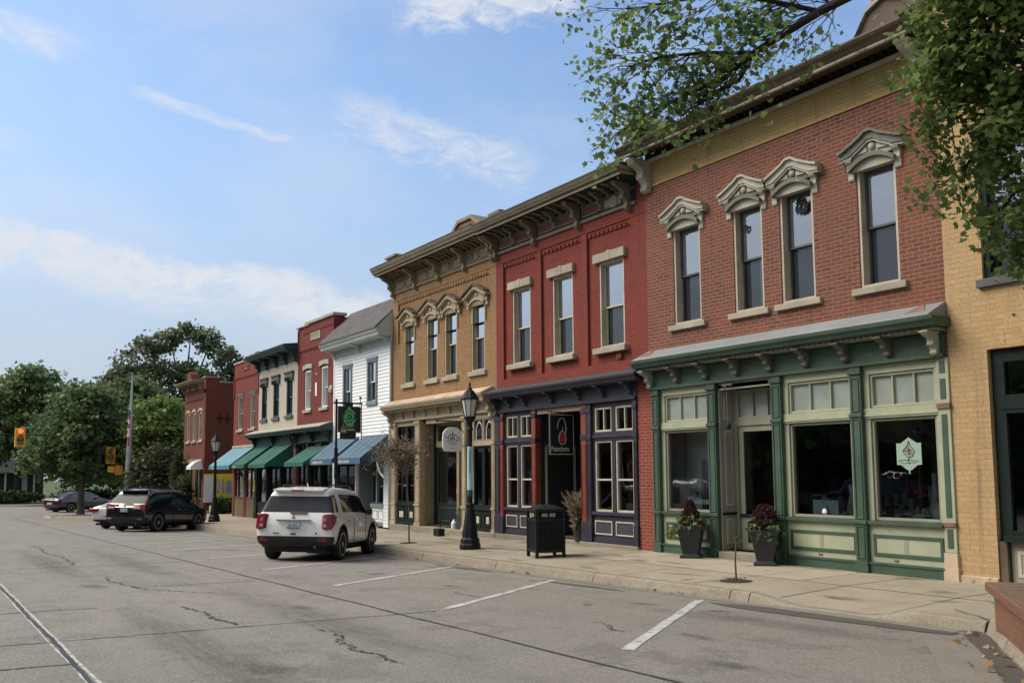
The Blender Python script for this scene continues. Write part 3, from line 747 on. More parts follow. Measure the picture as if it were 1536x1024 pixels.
mb.box(X0+.05, X1-.3, -.05, .0, 7.24, 7.31, 0)
mb.box(X0+.05, X1-.3, -.03, .0, 7.31, 7.72, 1)
mb.prism([(0,7.70),(-.56,7.76),(-.56,7.78),(0,7.78)], 'x', X0-.03, X1-.12, 1)  # underside coloured black to paint the shade behind the brackets
mb.prism([(0,7.78),(-.56,7.76),(-.575,7.74),(-.60,7.74),(-.60,7.80),(-.585,7.805),(0,7.82)], 'x', X0-.04, X1-.11, 5)
mb.prism([(0,7.82),(-.60,7.808),(-.66,7.82),(-.675,7.86),(-.66,7.862),(0,7.865)], 'x', X0-.045, X1-.105, 0)
mb.prism([(0,7.868),(-.66,7.868),(-.68,7.88),(-.72,7.93),(-.72,7.95),(0,7.95)], 'x', X0-.05, X1-.10, 5)
mb.prism([(0,7.95),(-.74,7.952),(-.74,7.985),(0,8.06)], 'x', X0-.05, X1-.08, 2)
mb.box(X0+.05, X1-.3, -.08, -.0, 7.59, 7.62, 0)
for i in range(3):
    a = -20.42+i*1.79+.14; m = a+.70
    for c, d in ((a+.02, m-.07),(m+.09, a+1.44)):
        ringframe(mb, c, d, 7.35, 7.58, .035, -.055, -.03, 0); mb.box(c+.035, d-.035, -.036, -.03, 7.385, 7.545, 3 if i < 2 or c < m else 4)
mb.lathe([(.14,0),(.13,-.03),(.05,-.04)], (-15.55,-.03,7.465), 16, 4, 'y')
mb.box(X1-.95, X1-.12, -.25, .3, 7.95, 8.02, 2)
c2 = mb.build('cornice', [M['corn2'], M['black'], M['cornroof'], M['panred'], M['pantan'], M['cornlt']], b2, bevel=.006)
for i in range(4):
    q = MB(); bracket(q, -20.42+i*1.79, .12, 7.74, 7.14, .46, 0); q.build('bracket', M['corn2'], c2, bevel=.005)
for i in range(3):
    q = MB(); bracket(q, -19.53+i*1.79, .09, 7.74, 7.34, .38, 0); q.build('bracket', M['corn2'], c2, bevel=.005)
for i in range(3):
    for k in (.3, .6, 1.19, 1.49):
        q = MB(); bracket(q, -20.42+i*1.79+k, .08, 7.74, 7.60, .50, 0); q.build('modillion', M['corn2'], c2)
# storefront
mb = MB()
mb.prism([(0,3.74),(-.02,3.74),(-.42,3.60),(-.42,3.57),(-.38,3.52),(-.36,3.47),(-.32,3.45),(0,3.45)], 'x', X0+.04, X1+.0, 0)
mb.prism([(0,3.76),(-.43,3.61),(-.43,3.60),(0,3.745)], 'x', X0+.03, X1+.01, 2)
mb.box(X0+.1, -14.90, -.06, .1, 3.16, 3.45, 1); mb.box(X0+.1, -14.90, -.10, .1, 3.10, 3.17, 0)
s2 = mb.build('shop_cornice', [M['purple'], M['purplegrey'], M['cornroof']], b2, bevel=.005)
for xx in (-20.36,-19.75,-19.05,-17.9,-16.85,-15.98,-15.06):
    q = MB(); bracket(q, xx, .10, 3.45, 3.22 if xx > -20.3 else 3.05, .28, -.06); q.build('bracket', M['purplegrey'], s2, bevel=.004)
mb = MB()
for a, b in ((-20.12,-18.83),(-16.47,-15.03)):
    mb.box(a, b, .0, .1, 3.0, 3.10, 0); mb.box(a, b, -.01, .1, 2.27, 2.46, 0); mb.box(a, b, -.04, .1, 2.33, 2.39, 0)
    mb.box(a, b, .0, .1, .06, .72, 0); mb.box(a, b, -.06, .1, .66, .73, 0); mb.box(a, b, -.03, .1, .06, .17, 0)
    m = (a+b)/2
    for c, d in ((a+.06, m-.06),(m+.06, b-.06)):
        ringframe(mb, c, d, .24, .54, .028, -.02, 0, 1); mb.box(c+.028, d-.028, -.006, 0, .268, .512, 2)
        mb.box(c-.06, c, .0, .1, .73, 3.0, 0); mb.box(d, d+.06, .0, .1, .73, 3.0, 0)
mb.box(-18.62, -16.83, -.02, .12, 2.98, 3.10, 3)
mb.build('storefront', [M['purple'], M['sashlt'], M['purplegrey'], M['tanbeam']], b2, bevel=.004)
for a, b in ((-20.12,-18.83),(-16.47,-15.03)):
    m = (a+b)/2
    for c, d in ((a+.06, m-.06),(m+.06, b-.06)):
        shop_window(b2, c, d, .73, 2.27, M['sashlt'], w=.045, y=.05, rails=(1.42,))
        shop_window(b2, c, d, 2.46, 3.0, M['sashlt'], w=.045, y=.05, mull=((c+d)/2,), name='transom_window')
for a, b, mt in ((-20.52,-20.30,'purple'),(-20.27,-20.12,'redwood'),(-18.83,-18.65,'redwood'),(-16.83,-16.64,'redwood'),(-16.62,-16.47,'purple'),(-15.03,-14.91,'purple')):
    q = MB(); q.box(a, b, -.06, .1, .05, 3.12, 0); q.box(a-.01, b+.01, -.08, .1, 2.90, 3.0, 1); q.box(a-.01, b+.01, -.08, .1, .06, .5, 1); q.box(a-.01, b+.01, -.075, .1, 2.3, 2.42, 1)
    panel_frame(q, a+.02, b-.02, .62, 2.2, -.06, .02, .012, 0)
    q.build('pilaster', [M[mt], M['purple']], b2, bevel=.005)
mb = MB(); yr = 1.25
for s, xx in ((1,-18.65),(-1,-16.83)):
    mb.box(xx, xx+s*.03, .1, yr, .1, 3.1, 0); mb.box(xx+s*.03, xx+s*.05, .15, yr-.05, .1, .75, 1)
    ringframe_y = [(.2,.78,yr-.12,2.2)]
    mb.box(xx+s*.03, xx+s*.045, .2, .26, .75, 2.25, 2); mb.box(xx+s*.03, xx+s*.045, yr-.2, yr-.14, .75, 2.25, 2); mb.box(xx+s*.03, xx+s*.045, .2, yr-.14, 2.2, 2.26, 2)
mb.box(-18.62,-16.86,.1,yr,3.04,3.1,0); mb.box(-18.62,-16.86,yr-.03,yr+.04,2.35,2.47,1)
mb.box(-18.62,-18.35,yr-.02,yr+.04,.1,3.05,1); mb.box(-17.12,-16.86,yr-.02,yr+.04,.1,3.05,1)
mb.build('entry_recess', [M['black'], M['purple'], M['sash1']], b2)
d = MB(); ringframe(d, -18.35, -17.12, .12, 2.35, .12, yr, yr+.05, 0, wb=.7); d.box(-18.2,-17.27,yr-.015,yr,.25,.68,1)
dr = d.build('shop_door', [M['purple'], M['redwood']], b2, bevel=.004)
p = MB(); p.quad((-18.23,yr+.02,.82),(-17.24,yr+.02,.82),(-17.24,yr+.02,2.23),(-18.23,yr+.02,2.23)); p.build('pane', M['glass'], dr, fix=False)
h = MB(); h.tube([(-17.2,yr-.01,1.0),(-17.2,yr-.06,1.0),(-17.2,yr-.06,1.16),(-17.2,yr-.01,1.16)], .012, 6); h.build('door_handle', M['chrome'], dr)
mb = MB(); mb.box(X0, -18.55, -.09, .3, -.16, .06); mb.box(-16.9, -14.90, -.09, .3, -.16, .06); mb.box(-18.55, -16.9, .02, 1.4, -.16, .055); mb.box(-18.9,-18.3,-.30,-.0,-.16,-.01)
mb.build('plinth', M['curb'], b2, bevel=.012)
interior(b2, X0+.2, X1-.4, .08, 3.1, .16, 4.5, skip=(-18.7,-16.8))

# ================================================================ BUILDING 3: tan brick, tan storefront
X0, X1 = -26.75, -20.5
b3 = empty('brick_shop_building', (X0, 0, 0), label='tan yellow brick shop with four gabled window hoods and a tan storefront', cat='building')
W3 = [(-25.92,-25.24),(-24.42,-23.74),(-23.30,-22.60),(-21.80,-21.08)]
mb = MB()
mb.box(X0, -26.36, 0, .06, 5.6, 7.0); mb.box(-20.82, X1, 0, .06, 5.6, 7.0)
wall_mesh(mb, X0, X1, 3.18, 5.6, [(a,b,4.30,5.6) for a,b in W3], y=.0, reveal=.2)
wall_mesh(mb, -26.36, -20.82, 5.6, 6.86, [(a,b,5.6,6.20) for a,b in W3], y=.05, reveal=.15)
for a, b in W3: pass
corbel(mb, -26.36, -20.82, 6.86, .05, .15)
mb.quad((X0,0,6.99),(X1,0,6.99),(X1,.08,6.99),(X0,.08,6.99)); mb.quad((-26.36,0,5.6),(-20.82,0,5.6),(-20.82,.06,5.6),(-26.36,.06,5.6))
wall_mesh(mb, X0, X1, 6.99, 7.9, [])
shell(mb, X0, X1, -.2, 7.9, 14)
mb.build('wall', M['brick3'], b3, fix=False)
roof_part(b3, X0, X1, 7.85, 14)
for a, b in W3:
    cx, h = (a+b)/2, (b-a)/2
    w = sash_window(b3, a, b, 4.30, 6.20, M['tan'], M['sashlt'], casing=.055, y=.04, jamb=.09, meet=5.22, lower='curtain', sill=.12, sillmat='stone', sillw=.10)
    hd = MB()
    out = [(cx-h-.26,6.36),(cx-h-.12,6.42),(cx-.12,6.58),(cx,6.62),(cx+.12,6.58),(cx+h+.12,6.42),(cx+h+.26,6.36)]
    inn = [(cx-h-.26,6.28),(cx-h-.06,6.33),(cx-.12,6.47),(cx,6.50),(cx+.12,6.47),(cx+h+.06,6.33),(cx+h+.26,6.28)]
    hd.strip(out, inn, 'y', -.15, .05, 0); hd.strip([(x, z+.05) for x, z in out], out, 'y', -.20, .04, 1)
    hd.prism(inn[1:-1]+[(cx+h,6.12),(cx-h,6.12)], 'y', -.04, .045, 2)
    a1 = arc_pts(cx, 6.16, h+.04, .12); hd.strip(a1, [(x, z-.06) for x, z in a1], 'y', -.09, .04, 0); hd.strip([(x, z-.06) for x, z in a1], [(x, 6.08) for x, z in a1], 'y', -.03, .06, 2)
    hd.lathe([(.06,0),(.05,-.03)], (cx,-.04,6.38), 10, 0, 'y')
    for s in (-1, 1): bracket(hd, cx+s*(h+.14), .10, 6.34, 6.02, .12, 0, 0)
    hd.build('hood', [M['tan'], M['corn1'], M['pantan']], w, bevel=.005)
mb = MB()
mb.box(X0, X1, -.05, 0, 7.22, 7.28, 0); mb.box(X0, X1, -.07, 0, 7.28, 7.30, 1)
mb.box(X0, X1, -.025, 0, 7.30, 7.66, 2)
mb.prism([(0,7.72),(-.56,7.78),(-.56,7.80),(0,7.80)], 'x', X0-.12, X1-.05, 4)  # soffit shade painted in as a black underside
mb.prism([(0,7.80),(-.56,7.78),(-.575,7.76),(-.60,7.76),(-.60,7.82),(-.585,7.825),(0,7.84)], 'x', X0-.14, X1-.05, 7)
mb.prism([(0,7.84),(-.60,7.828),(-.66,7.84),(-.675,7.89),(-.66,7.892),(0,7.895)], 'x', X0-.15, X1-.05, 0)
mb.prism([(0,7.898),(-.66,7.898),(-.69,7.91),(-.73,7.97),(-.73,8.0),(0,8.0)], 'x', X0-.16, X1-.05, 7)
mb.prism([(0,8.0),(-.75,8.002),(-.75,8.03),(0,8.10)], 'x', X0-.18, X1-.05, 3)
mb.box(X0, X1, -.10, 0, 7.60, 7.64, 0); mb.box(X0, X1, -.028, 0, 7.64, 7.74, 4)  # upper black band paints the shade between the modillions
dentils(mb, X0+.1, X1-.1, .11, .055, -.16, -.1, 7.69, 7.74, 4)
BK3 = [-26.64,-25.09,-23.60,-22.08,-20.60]
for i in range(4):
    a, b = BK3[i]+.14, BK3[i+1]-.14; m = (a+b)/2
    for c, d in ((a, m-.04),(m+.04, b)): ringframe(mb, c, d, 7.33, 7.58, .03, -.045, -.025, 0)
mb.lathe([(.13,0),(.12,-.02),(.06,-.035)], (-21.75,-.025,7.455), 16, 5, 'y'); mb.lathe([(.11,0),(.10,-.02),(.06,-.035)], (-23.0,-.025,7.455), 16, 5, 'y')
# parapet blocks and small pediment
mb.box(-26.55,-25.95,-.30,.25,8.02,8.30,6); mb.box(-26.62,-25.88,-.36,.3,8.30,8.38,0)
mb.prism([(-22.2,8.03),(-20.75,8.03),(-20.75,8.16),(-21.15,8.40),(-21.80,8.40),(-22.2,8.16)], 'y', -.36, .2, 6)
mb.prism([(-22.28,8.16),(-21.84,8.46),(-21.11,8.46),(-20.67,8.16),(-20.75,8.10),(-21.15,8.36),(-21.80,8.36),(-22.2,8.10)], 'y', -.42, .22, 0)
c3 = mb.build('cornice', [M['corn3'], M['tandk'], M['pantan'], M['cornroof'], M['black'], M['corn2'], M['brick3'], M['cornlt']], b3, bevel=.006)
for x in BK3:
    q = MB(); bracket(q, x, .12, 7.76, 7.13, .46, 0); q.build('bracket', M['corn3'], c3, bevel=.005)
for i in range(4):
    for k in (.3, .55, .8, 1.05, 1.25):
        q = MB(); bracket(q, BK3[i]+k, .07, 7.76, 7.64, .50 if k != .8 else .55, 0); q.build('modillion', M['corn3'], c3)
mb = MB(); mb.box(-20.95,-20.45,.1,.7,8.02,8.42,0); mb.box(-21.0,-20.4,.05,.75,8.42,8.5,1); mb.build('chimney', [M['brick2'], M['corn2']], b3)
mb = MB()
mb.prism([(0,3.80),(-.04,3.80),(-.42,3.64),(-.42,3.61),(-.38,3.55),(-.36,3.51),(0,3.51)], 'x', X0-.05, X1-.1, 0)
mb.prism([(0,3.83),(-.08,3.83),(-.43,3.655),(-.43,3.645),(0,3.79)], 'x', X0, X1-.12, 2)
mb.box(X0+.1, X1-.1, -.05, .1, 3.22, 3.51, 0); mb.box(X0+.1, X1-.1, -.09, .1, 3.16, 3.23, 0)
dentils(mb, X0+.2, X1-.2, .16, .05, -.30, -.24, 3.44, 3.50, 1)
s3 = mb.build('shop_cornice', [M['tan'], M['trim1'], M['stone2']], b3, bevel=.005)
for i in range(9):
    q = MB(); bracket(q, -26.62+i*.748, .07 if 0 < i < 8 else .13, 3.50, 3.25 if 0 < i < 8 else 3.0, .20 if 0 < i < 8 else .34, -.05); q.build('bracket', M['tan'], s3, bevel=.004)
for a, b in ((-26.40,-25.09),(-21.74,-20.70)):
    mb = MB(); mb.box(a-.05, a+.004, .02, .095, .04, 3.15, 0); mb.box(a, b, .0, .1, 3.02, 3.16, 0); mb.box(a, b, -.025, .1, 2.30, 2.42, 0)
    mb.box(a, b, .0, .1, .04, .66, 1); mb.box(a, b, -.05, .1, .61, .68, 1)
    m = (a+b)/2
    for c, d in ((a+.1, m-.08),(m+.08, b-.1)):
        ringframe(mb, c, d, .18, .52, .03, -.018, 0, 1); mb.box(c+.10, d-.10, -.012, 0, .26, .44, 2)
    mb.build('storefront', [M['tan'], M['dkgreen'], M['sashlt']], b3, bevel=.004)
mb = MB(); mb.box(-24.45,-22.04,.0,.3,3.02,3.16,0); mb.build('header_beam', M['tan'], b3, bevel=.004)
for a, b in ((-26.40,-25.09),(-21.74,-20.70)):
    m = (a+b)/2
    for c, d in ((a, m),(m, b)):
        shop_window(b3, c, d, .68, 2.30, M['dkgreen'], w=.06, y=.05, rails=())
        w = shop_window(b3, c, d, 2.42, 3.03, M['dkgreen'] if a < -24 else M['tandk'], w=.05, y=.05, name='transom_window')
        if a > -24:
            ar = MB(); pts = arc_pts((c+d)/2, 2.72, (d-c)/2-.10, .2); ar.strip([(x, z+.035) for x, z in pts], pts, 'y', .05, .07); ar.tube([(c+.1,.06,2.45),(c+.1,.06,2.74)], .016, 6); ar.tube([(d-.1,.06,2.45),(d-.1,.06,2.74)], .016, 6)
            ar.build('arched_tracery', M['white'], w)
for a, b, mt in ((-26.75,-26.41,'stone2'),(-25.09,-24.75,'tan'),(-22.26,-22.02,'tan'),(-20.70,-20.52,'tan')):
    pilaster(b3, a, b, 0, 3.17, M[mt], d=.06, breaks=(.66, 2.36), base=.12)
mb = MB(); yr = .40
mb.box(-24.75,-24.68,.06,yr,.06,3.1,0); mb.box(-22.30,-22.26,.06,yr,.06,3.1,0); mb.box(-24.7,-22.28,.1,yr,3.04,3.1,2)
mb.box(-23.12,-22.98,yr-.12,yr+.08,.06,3.1,0); mb.box(-24.7,-22.28,yr-.02,yr+.06,2.34,2.46,0)
mb.box(-22.98,-22.28,yr,yr+.06,.06,.64,1); mb.box(-22.98,-22.28,yr-.03,yr+.06,.64,.70,0)
mb.box(-24.69,-24.55,yr-.02,yr+.05,.06,3.04,1)
mb.build('entry_recess', [M['tandk'], M['dkgreen'], M['inter']], b3)
shop_window(b3, -22.96,-22.30,.70,2.34,M['tandk'],w=.05,y=yr)
d = MB(); ringframe(d, -24.52,-23.15,.07,2.34,.12,yr,yr+.05,0,wb=.66); ringframe(d,-24.36,-23.31,.2,.6,.03,yr-.012,yr,1); dr = d.build('shop_door', [M['dkgreen'], M['dkgreen2']], b3, bevel=.004)
p = MB(); p.quad((-24.40,yr+.02,.73),(-23.27,yr+.02,.73),(-23.27,yr+.02,2.22),(-24.40,yr+.02,2.22)); p.build('pane', M['glass'], dr, fix=False)
h = MB(); h.tube([(-23.22,yr-.01,1.0),(-23.22,yr-.06,1.0),(-23.22,yr-.06,1.16),(-23.22,yr-.01,1.16)], .012, 6); h.build('door_handle', M['chrome'], dr)
mb = MB(); mb.box(X0+.02, -24.72, -.10, .3, -.25, .04); mb.box(-24.72,-22.05,-.16,1.1,-.25,.05); mb.box(-22.05, X1, -.10, .3, -.25, .055)
mb.build('plinth', M['curb'], b3, bevel=.015)
interior(b3, X0+.2, X1-.2, .08, 3.1, .16, 4.5, skip=(-24.75,-22.25))
# transoms above the recess
shop_window(b3, -24.5, -22.30, 2.46, 3.02, M['tandk'], w=.05, y=yr, mull=(-23.8,-23.05), name='transom_window')
# ================================================================ BUILDING 4: white clapboard house-shop
X0, X1 = -31.60, -26.77
b4 = empty('clapboard_shop_building', (X0, 0, 0), label='white clapboard shop with a steep grey slate roof and two blue awnings', cat='building')
W4 = [(-30.66,-29.98,3.62,5.28),(-28.60,-27.90,3.92,5.31)]
mb = MB()
zb = 2.72
wall_mesh(mb, X0, X1, zb, 5.80, W4, reveal=.10)
# lapped boards: each course leans out at its foot
n = int((5.74-zb)/.115)
for i in range(n):
    z = zb+i*.115
    segs = [(X0+.08, X1-.08)]
    for a, b, c, d in W4:
        if z+.115 > c-.1 and z < d+.12:
            new = []
            for s0, s1 in segs:
                if a-.07 < s1 and b+.07 > s0: new += [(s0, a-.07), (b+.07, s1)]
                else: new.append((s0, s1))
            segs = new
    for s0, s1 in segs:
        if s1-s0 > .02: mb.prism([(-.002,z),(-.022,z),(-.004,z+.112),(-.002,z+.112)], 'x', s0, s1, 0)
shell(mb, X0, X1, -.2, 5.8, 12)
mb.box(X0, X0+.09, -.03, .02, zb, 5.76, 1); mb.box(X1-.09, X1, -.03, .02, zb, 5.76, 1)
mb.box(-27.30,-26.93,-.03,.1,-.10,zb,0); mb.box(X0,-31.4,-.03,.1,-.15,zb,0)
for i in range(24): mb.prism([(-.031,-.1+i*.117),(-.046,-.1+i*.117),(-.032,-.1+i*.117+.114)], 'x', -27.29, -26.94, 0)
mb.build('wall', [M['clap'], M['white']], b4, fix=False)
for a, b, c, d in W4:
    w = sash_window(b4, a, b, c, d, M['greyblue'], M['white'], casing=.05, y=-.02, jamb=.10, lower='curtain', sill=.10, sillmat='greyblue', sillw=.06)
    q = MB(); q.box(a-.08, a, -.035, .0, c-.05, d+.02); q.box(b, b+.05, -.035, .0, c-.05, d+.02); q.box(a-.10, b+.08, -.05, .0, d+.02, d+.10); q.build('casing', M['greyblue'], w, bevel=.004)
mb = MB()
mb.box(X0, X1, -.04, 0, 5.72, 5.98, 0); mb.box(X0, X1, -.07, 0, 5.70, 5.755, 0)
mb.prism([(0,5.93),(-.50,5.95),(-.52,6.02),(-.58,6.08),(-.60,6.15),(0,6.15)], 'x', X0-.05, X1+.02, 1)
e4 = mb.build('eave_cornice', [M['greytrim'], M['greytrim']], b4, bevel=.005)
for xx in (-31.45,-29.25,-26.95):
    q = MB(); bracket(q, xx, .12, 5.95, 5.66, .38, 0); q.build('bracket', M['greytrim'], e4, bevel=.004)
mb = MB()
mb.prism([(-.62,6.14),(-.62,6.19),(.64,7.42),(6.0,7.8),(11.9,6.2),(11.9,6.1),(6,7.7),(.66,7.36)], 'x', X0-.02, X1+.01, 0)
mb.prism([(.0,5.8),(.0,6.2),(.66,7.34),(6,7.7),(11.9,6.1),(11.9,5.8)], 'x', X0+.001, X0+.02, 1)
mb.prism([(-.60,6.13),(.0,6.74),(.0,6.13)], 'x', X1+.012, X1+.03, 1)
mb.build('roof', [M['slate'], M['greytrim']], b4)
mb = MB(); mb.tube([(X1+.0,-.07,5.7),(X1+.0,-.07,.0)], .04, 8); mb.build('downpipe', M['greytrim'], b4, smooth=True)
# shop front under the awnings
for x0_, x1_, y_, m_, zb_ in ((-29.60,-29.52,-.02,'white',-.1),(-31.40,-31.33,-.02,'white',-.1),(-27.95,-27.86,-.001,'greyblue',.621)):
    mb = MB(); mb.box(x0_,x1_,y_,.08,zb_,2.6); mb.build('post', M[m_], b4, bevel=.004)
mb = MB(); mb.box(-28.25,-27.30,0,.1,-.08,.50,0); mb.box(-28.27,-27.28,-.06,.1,.50,.62,2); mb.box(-28.25,-27.30,-.02,.0,-.08,.05,2)
for a in (-28.2,-27.75): ringframe(mb, a, a+.38, .12, .42, .03, -.015, 0, 1)
mb.build('bulkhead', [M['white'], M['greytrim'], M['greyblue']], b4, bevel=.004)
mb = MB(); mb.box(-31.33,-29.6,0,.1,-.1,.45); mb.build('bulkhead', M['greyblue'], b4, bevel=.004)
mb = MB(); mb.box(X0+.1,X1-.1,.0,.1,2.6,zb); mb.build('header_board', M['greyblue'], b4)
shop_window(b4, -28.25,-27.30,.62,2.6,M['dkgreen2'],w=.05,y=.03,mull=(-27.9,))
shop_window(b4, -31.33,-29.60,.45,2.6,M['dkgreen2'],w=.06,y=.05,mull=(-30.45,))
mb = MB(); mb.box(-29.52,-29.48,.08,1.1,-.1,2.6,0); mb.box(-28.29,-28.25,.08,1.1,-.1,2.6,0); mb.box(-29.5,-28.27,1.06,1.1,-.1,2.6,0); mb.build('entry_recess', [M['greyblue']], b4)
d = MB(); ringframe(d,-29.3,-28.5,-.08,2.1,.11,1.0,1.05,0,wb=.6); dr = d.build('shop_door', M['dkgreen'], b4)
p = MB(); p.quad((-29.2,1.02,.55),(-28.6,1.02,.55),(-28.6,1.02,2.0),(-29.2,1.02,2.0)); p.build('pane', M['glass'], dr, fix=False)
interior(b4, X0+.2, X1-.6, -.05, 2.6, .14, 4)
awning(b4, -31.30, -29.30, 2.83, 2.08, .98, M['awnblue'], M['awnblue2'], val=.19, letters='FLOWERS & GIFTS')
awning(b4, -28.98, -26.98, 2.83, 2.08, .98, M['awnblue'], M['awnblue2'], val=.19, letters='HOME & GARDEN')

# ================================================================ generic narrow brick shop
def corniced(root, x0, x1, z0, z1, d, mat, dark, nb, brk_h=.34):
    mb = MB(); h = z1-z0
    mb.box(x0+.02, x1-.02, -.05, 0, z0, z0+.06, 0); mb.box(x0+.02, x1-.02, -.03, 0, z0+.06, z0+h*.66, 1)
    mb.prism([(0,z0+h*.62),(-d*.85,z0+h*.66),(-d*.86,z0+h*.72),(-d*.95,z0+h*.82),(-d,z0+h*.95),(-d,z1),(0,z1+.08)], 'x', x0-.10, x1+.02, 0)
    c = mb.build('cornice', [M[mat], M[dark]], root, bevel=.006)
    for i in range(nb):
        q = MB(); bracket(q, x0+.12+(x1-x0-.24)*i/(nb-1), .12, z0+h*.66, z0-.05, d*.72, 0); q.build('bracket', M[mat], c)
    return c

# ---- 5 dark red, two windows
X0, X1 = -35.40, -31.60
b5 = empty('brick_shop_building', (X0, 0, 0), label='narrow dark red brick shop with stone-capped parapet and date plaque beside the white clapboard shop', cat='building')
W5 = [(-34.58,-33.93),(-32.86,-32.22)]
mb = MB()
wall_mesh(mb, X0, X1, 2.8, 7.0, [(a,b,4.02,5.54) for a,b in W5], reveal=.16)
wall_mesh(mb, X0, X1, 7.0, 7.27, [], m=0); shell(mb, X0, X1, -.3, 7.27, 14); mb.box(X0+.55,X1+.004,-.02,.3,7.0,7.31)
mb.box(X0, X1, .3, .32, 6.3, 7.27); corbel(mb, X0+.15, X1-.15, 6.30, 0, .2)
mb.box(X0+.02,X0+.10,-.04,0,5.9,7.2); mb.box(X1-.10,X1-.02,-.04,0,5.9,7.2)
mb.build('wall', M['brick5'], b5, fix=False)
roof_part(b5, X0, X1, 7.0, 14)
mb = MB(); mb.box(X0-.05, X0+1.35, -.08, .4, 7.27, 7.33); mb.box(X0+.9, X1+.05, -.09, .45, 7.31, 7.42); mb.build('parapet_cap', M['stone'], b5, bevel=.01)
mb = MB(); ringframe(mb,-33.98,-32.98,6.66,6.95,.05,-.03,0,0); mb.box(-33.93,-33.03,-.012,0,6.71,6.90,0)
for i, x in enumerate((-33.8,-33.55,-33.30)): mb.box(x,x+.14,-.02,-.012,6.74,6.86,1)
mb.build('date_plaque', [M['stone'], M['tandk']], b5)
for a, b in W5:
    w = sash_window(b5, a, b, 4.02, 5.54, M['white'], M['white'], casing=.06, y=.05, meet=4.78, lower='inter', sill=.11, sillmat='stone', sillw=.10)
    l = MB(); a1 = arc_pts((a+b)/2, 5.56, (b-a)/2+.16, .06); l.strip([(x,5.75+(z-5.56)*.5) for x, z in a1],a1,'y',-.05,.04); l.build('lintel', M['trim1'], w)
mb = MB(); mb.box(-33.46,-33.30,-.012,0,4.5,5.0); mb.box(-33.42,-33.36,-.012,0,5.3,5.36); mb.build('render_patch', M['white'], b5)
mb = MB(); mb.lathe([(.16,0),(.15,-.05),(.10,-.08)], (-31.85,-.0,4.62), 16, 0, 'y'); mb.build('meter_cover', M['trim1'], b5, smooth=True)

# ---- 6 cream painted, three windows, dark green cornice
X0, X1 = -40.27, -35.40
b6 = empty('brick_shop_building', (X0, 0, 0), label='cream painted brick shop with dark green cornice and three dark-hooded windows', cat='building')
W6 = [(-39.86,-39.14),(-38.32,-37.58),(-36.68,-35.95)]
mb = MB()
wall_mesh(mb, X0, X1, 2.8, 6.7, [(a,b,3.92,5.46) for a,b in W6], reveal=.16); shell(mb, X0, X1, -.35, 6.7, 14)
mb.build('wall', M['brick6'], b6, fix=False); roof_part(b6, X0, X1, 6.68, 14)
for a, b in W6:
    w = sash_window(b6, a, b, 3.92, 5.46, M['dkgreen2'], M['greyblue'], casing=.09, y=.03, meet=4.68, upper='curtain', lower='inter', sill=.12, sillmat='greygreen', sillw=.09)
    l = MB(); l.box(a-.10,b+.10,-.07,.05,5.46,5.63); l.box(a-.14,b+.14,-.11,.05,5.63,5.69); l.box(a-.10,a+.03,-.09,.05,5.33,5.46); l.box(b-.03,b+.10,-.09,.05,5.33,5.46); l.build('hood', M['greygreen'], w)
corniced(b6, X0-.05, X1, 6.06, 6.68, .62, 'dkgreen2', 'greygreen', 5)
mb = MB(); mb.box(-38.5,-38.1,.2,.7,6.6,6.98); mb.build('chimney', M['brick8'], b6)
# ---- storefronts of 5 and 6
def dark_front(root, x0, x1, cols, doors, end_l=True):
    mb = MB()
    mb.prism([(0,3.44),(-.03,3.44),(-.52,3.28),(-.52,3.25),(-.46,3.19),(-.44,3.14),(0,3.14)], 'x', x0-.06, x1-.01, 1)
    mb.prism([(0,3.47),(-.10,3.46),(-.52,3.30),(-.52,3.283),(0,3.445)], 'x', x0, x1-.02, 3)
    mb.box(x0+.02,x1-.02,-.06,.1,2.80,3.14,1); mb.box(x0+.02,x1-.02,-.09,.1,2.76,2.82,1)
    mb.box(x0,x1,0,.1,-.4,.35,0); mb.box(x0,x1,-.03,.1,.30,.36,0)
    for a, b, m in cols: mb.box(a,b,-.06,.12,-.4,2.78,m); mb.box(a-.02,b+.02,-.08,.1,2.62,2.72,0); mb.box(a-.02,b+.02,-.08,.1,-.38,-.05,0)
    c = mb.build('storefront', [M['dkgreen'], M['dkgreen2'], M['panred'], M['trim1']], root, bevel=.004)
    for a, b, mm in doors:
        shop_window(root, a, b, .36, 2.05, M['dkgreen'], w=.06, y=.04, mull=mm)
        shop_window(root, a, b, 2.1, 2.76, M['dkgreen'], w=.06, y=.04, mull=mm, name='transom_window')
    for x in (x0+.12, x1-.25, (x0+x1)/2):
        q = MB(); bracket(q, x, .12, 3.14, 2.78, .34, -.06); q.build('bracket', M['dkgreen2'], c)
    interior(root, x0+.15, x1-.15, -.1, 2.76, .14, 4)
dark_front(b6, -40.55, -35.4, [(-40.55,-40.2,0),(-38.95,-38.8,0),(-37.2,-37.05,0),(-35.62,-35.36,2)], [(-40.2,-38.95,()),(-38.8,-37.2,(-38.0,)),(-37.05,-35.62,(-36.3,))])
dark_front(b5, -35.36, -31.60, [(-34.1,-33.95,0),(-32.75,-32.6,0),(-31.8,-31.62,0)], [(-35.30,-34.1,(-34.7,)),(-33.95,-32.75,()),(-32.6,-31.8,())])
awning(b6, -40.2, -38.45, 2.80, 1.98, 1.15, M['awngreen'], M['awngreen'], val=.14, letters='ANTIQUES')
awning(b6, -37.85, -35.75, 2.80, 1.98, 1.15, M['awngreen'], M['awngreen'], val=.14)
awning(b5, -33.95, -31.95, 2.62, 2.0, 1.0, M['awngreen'], M['awngreen'], val=.14)

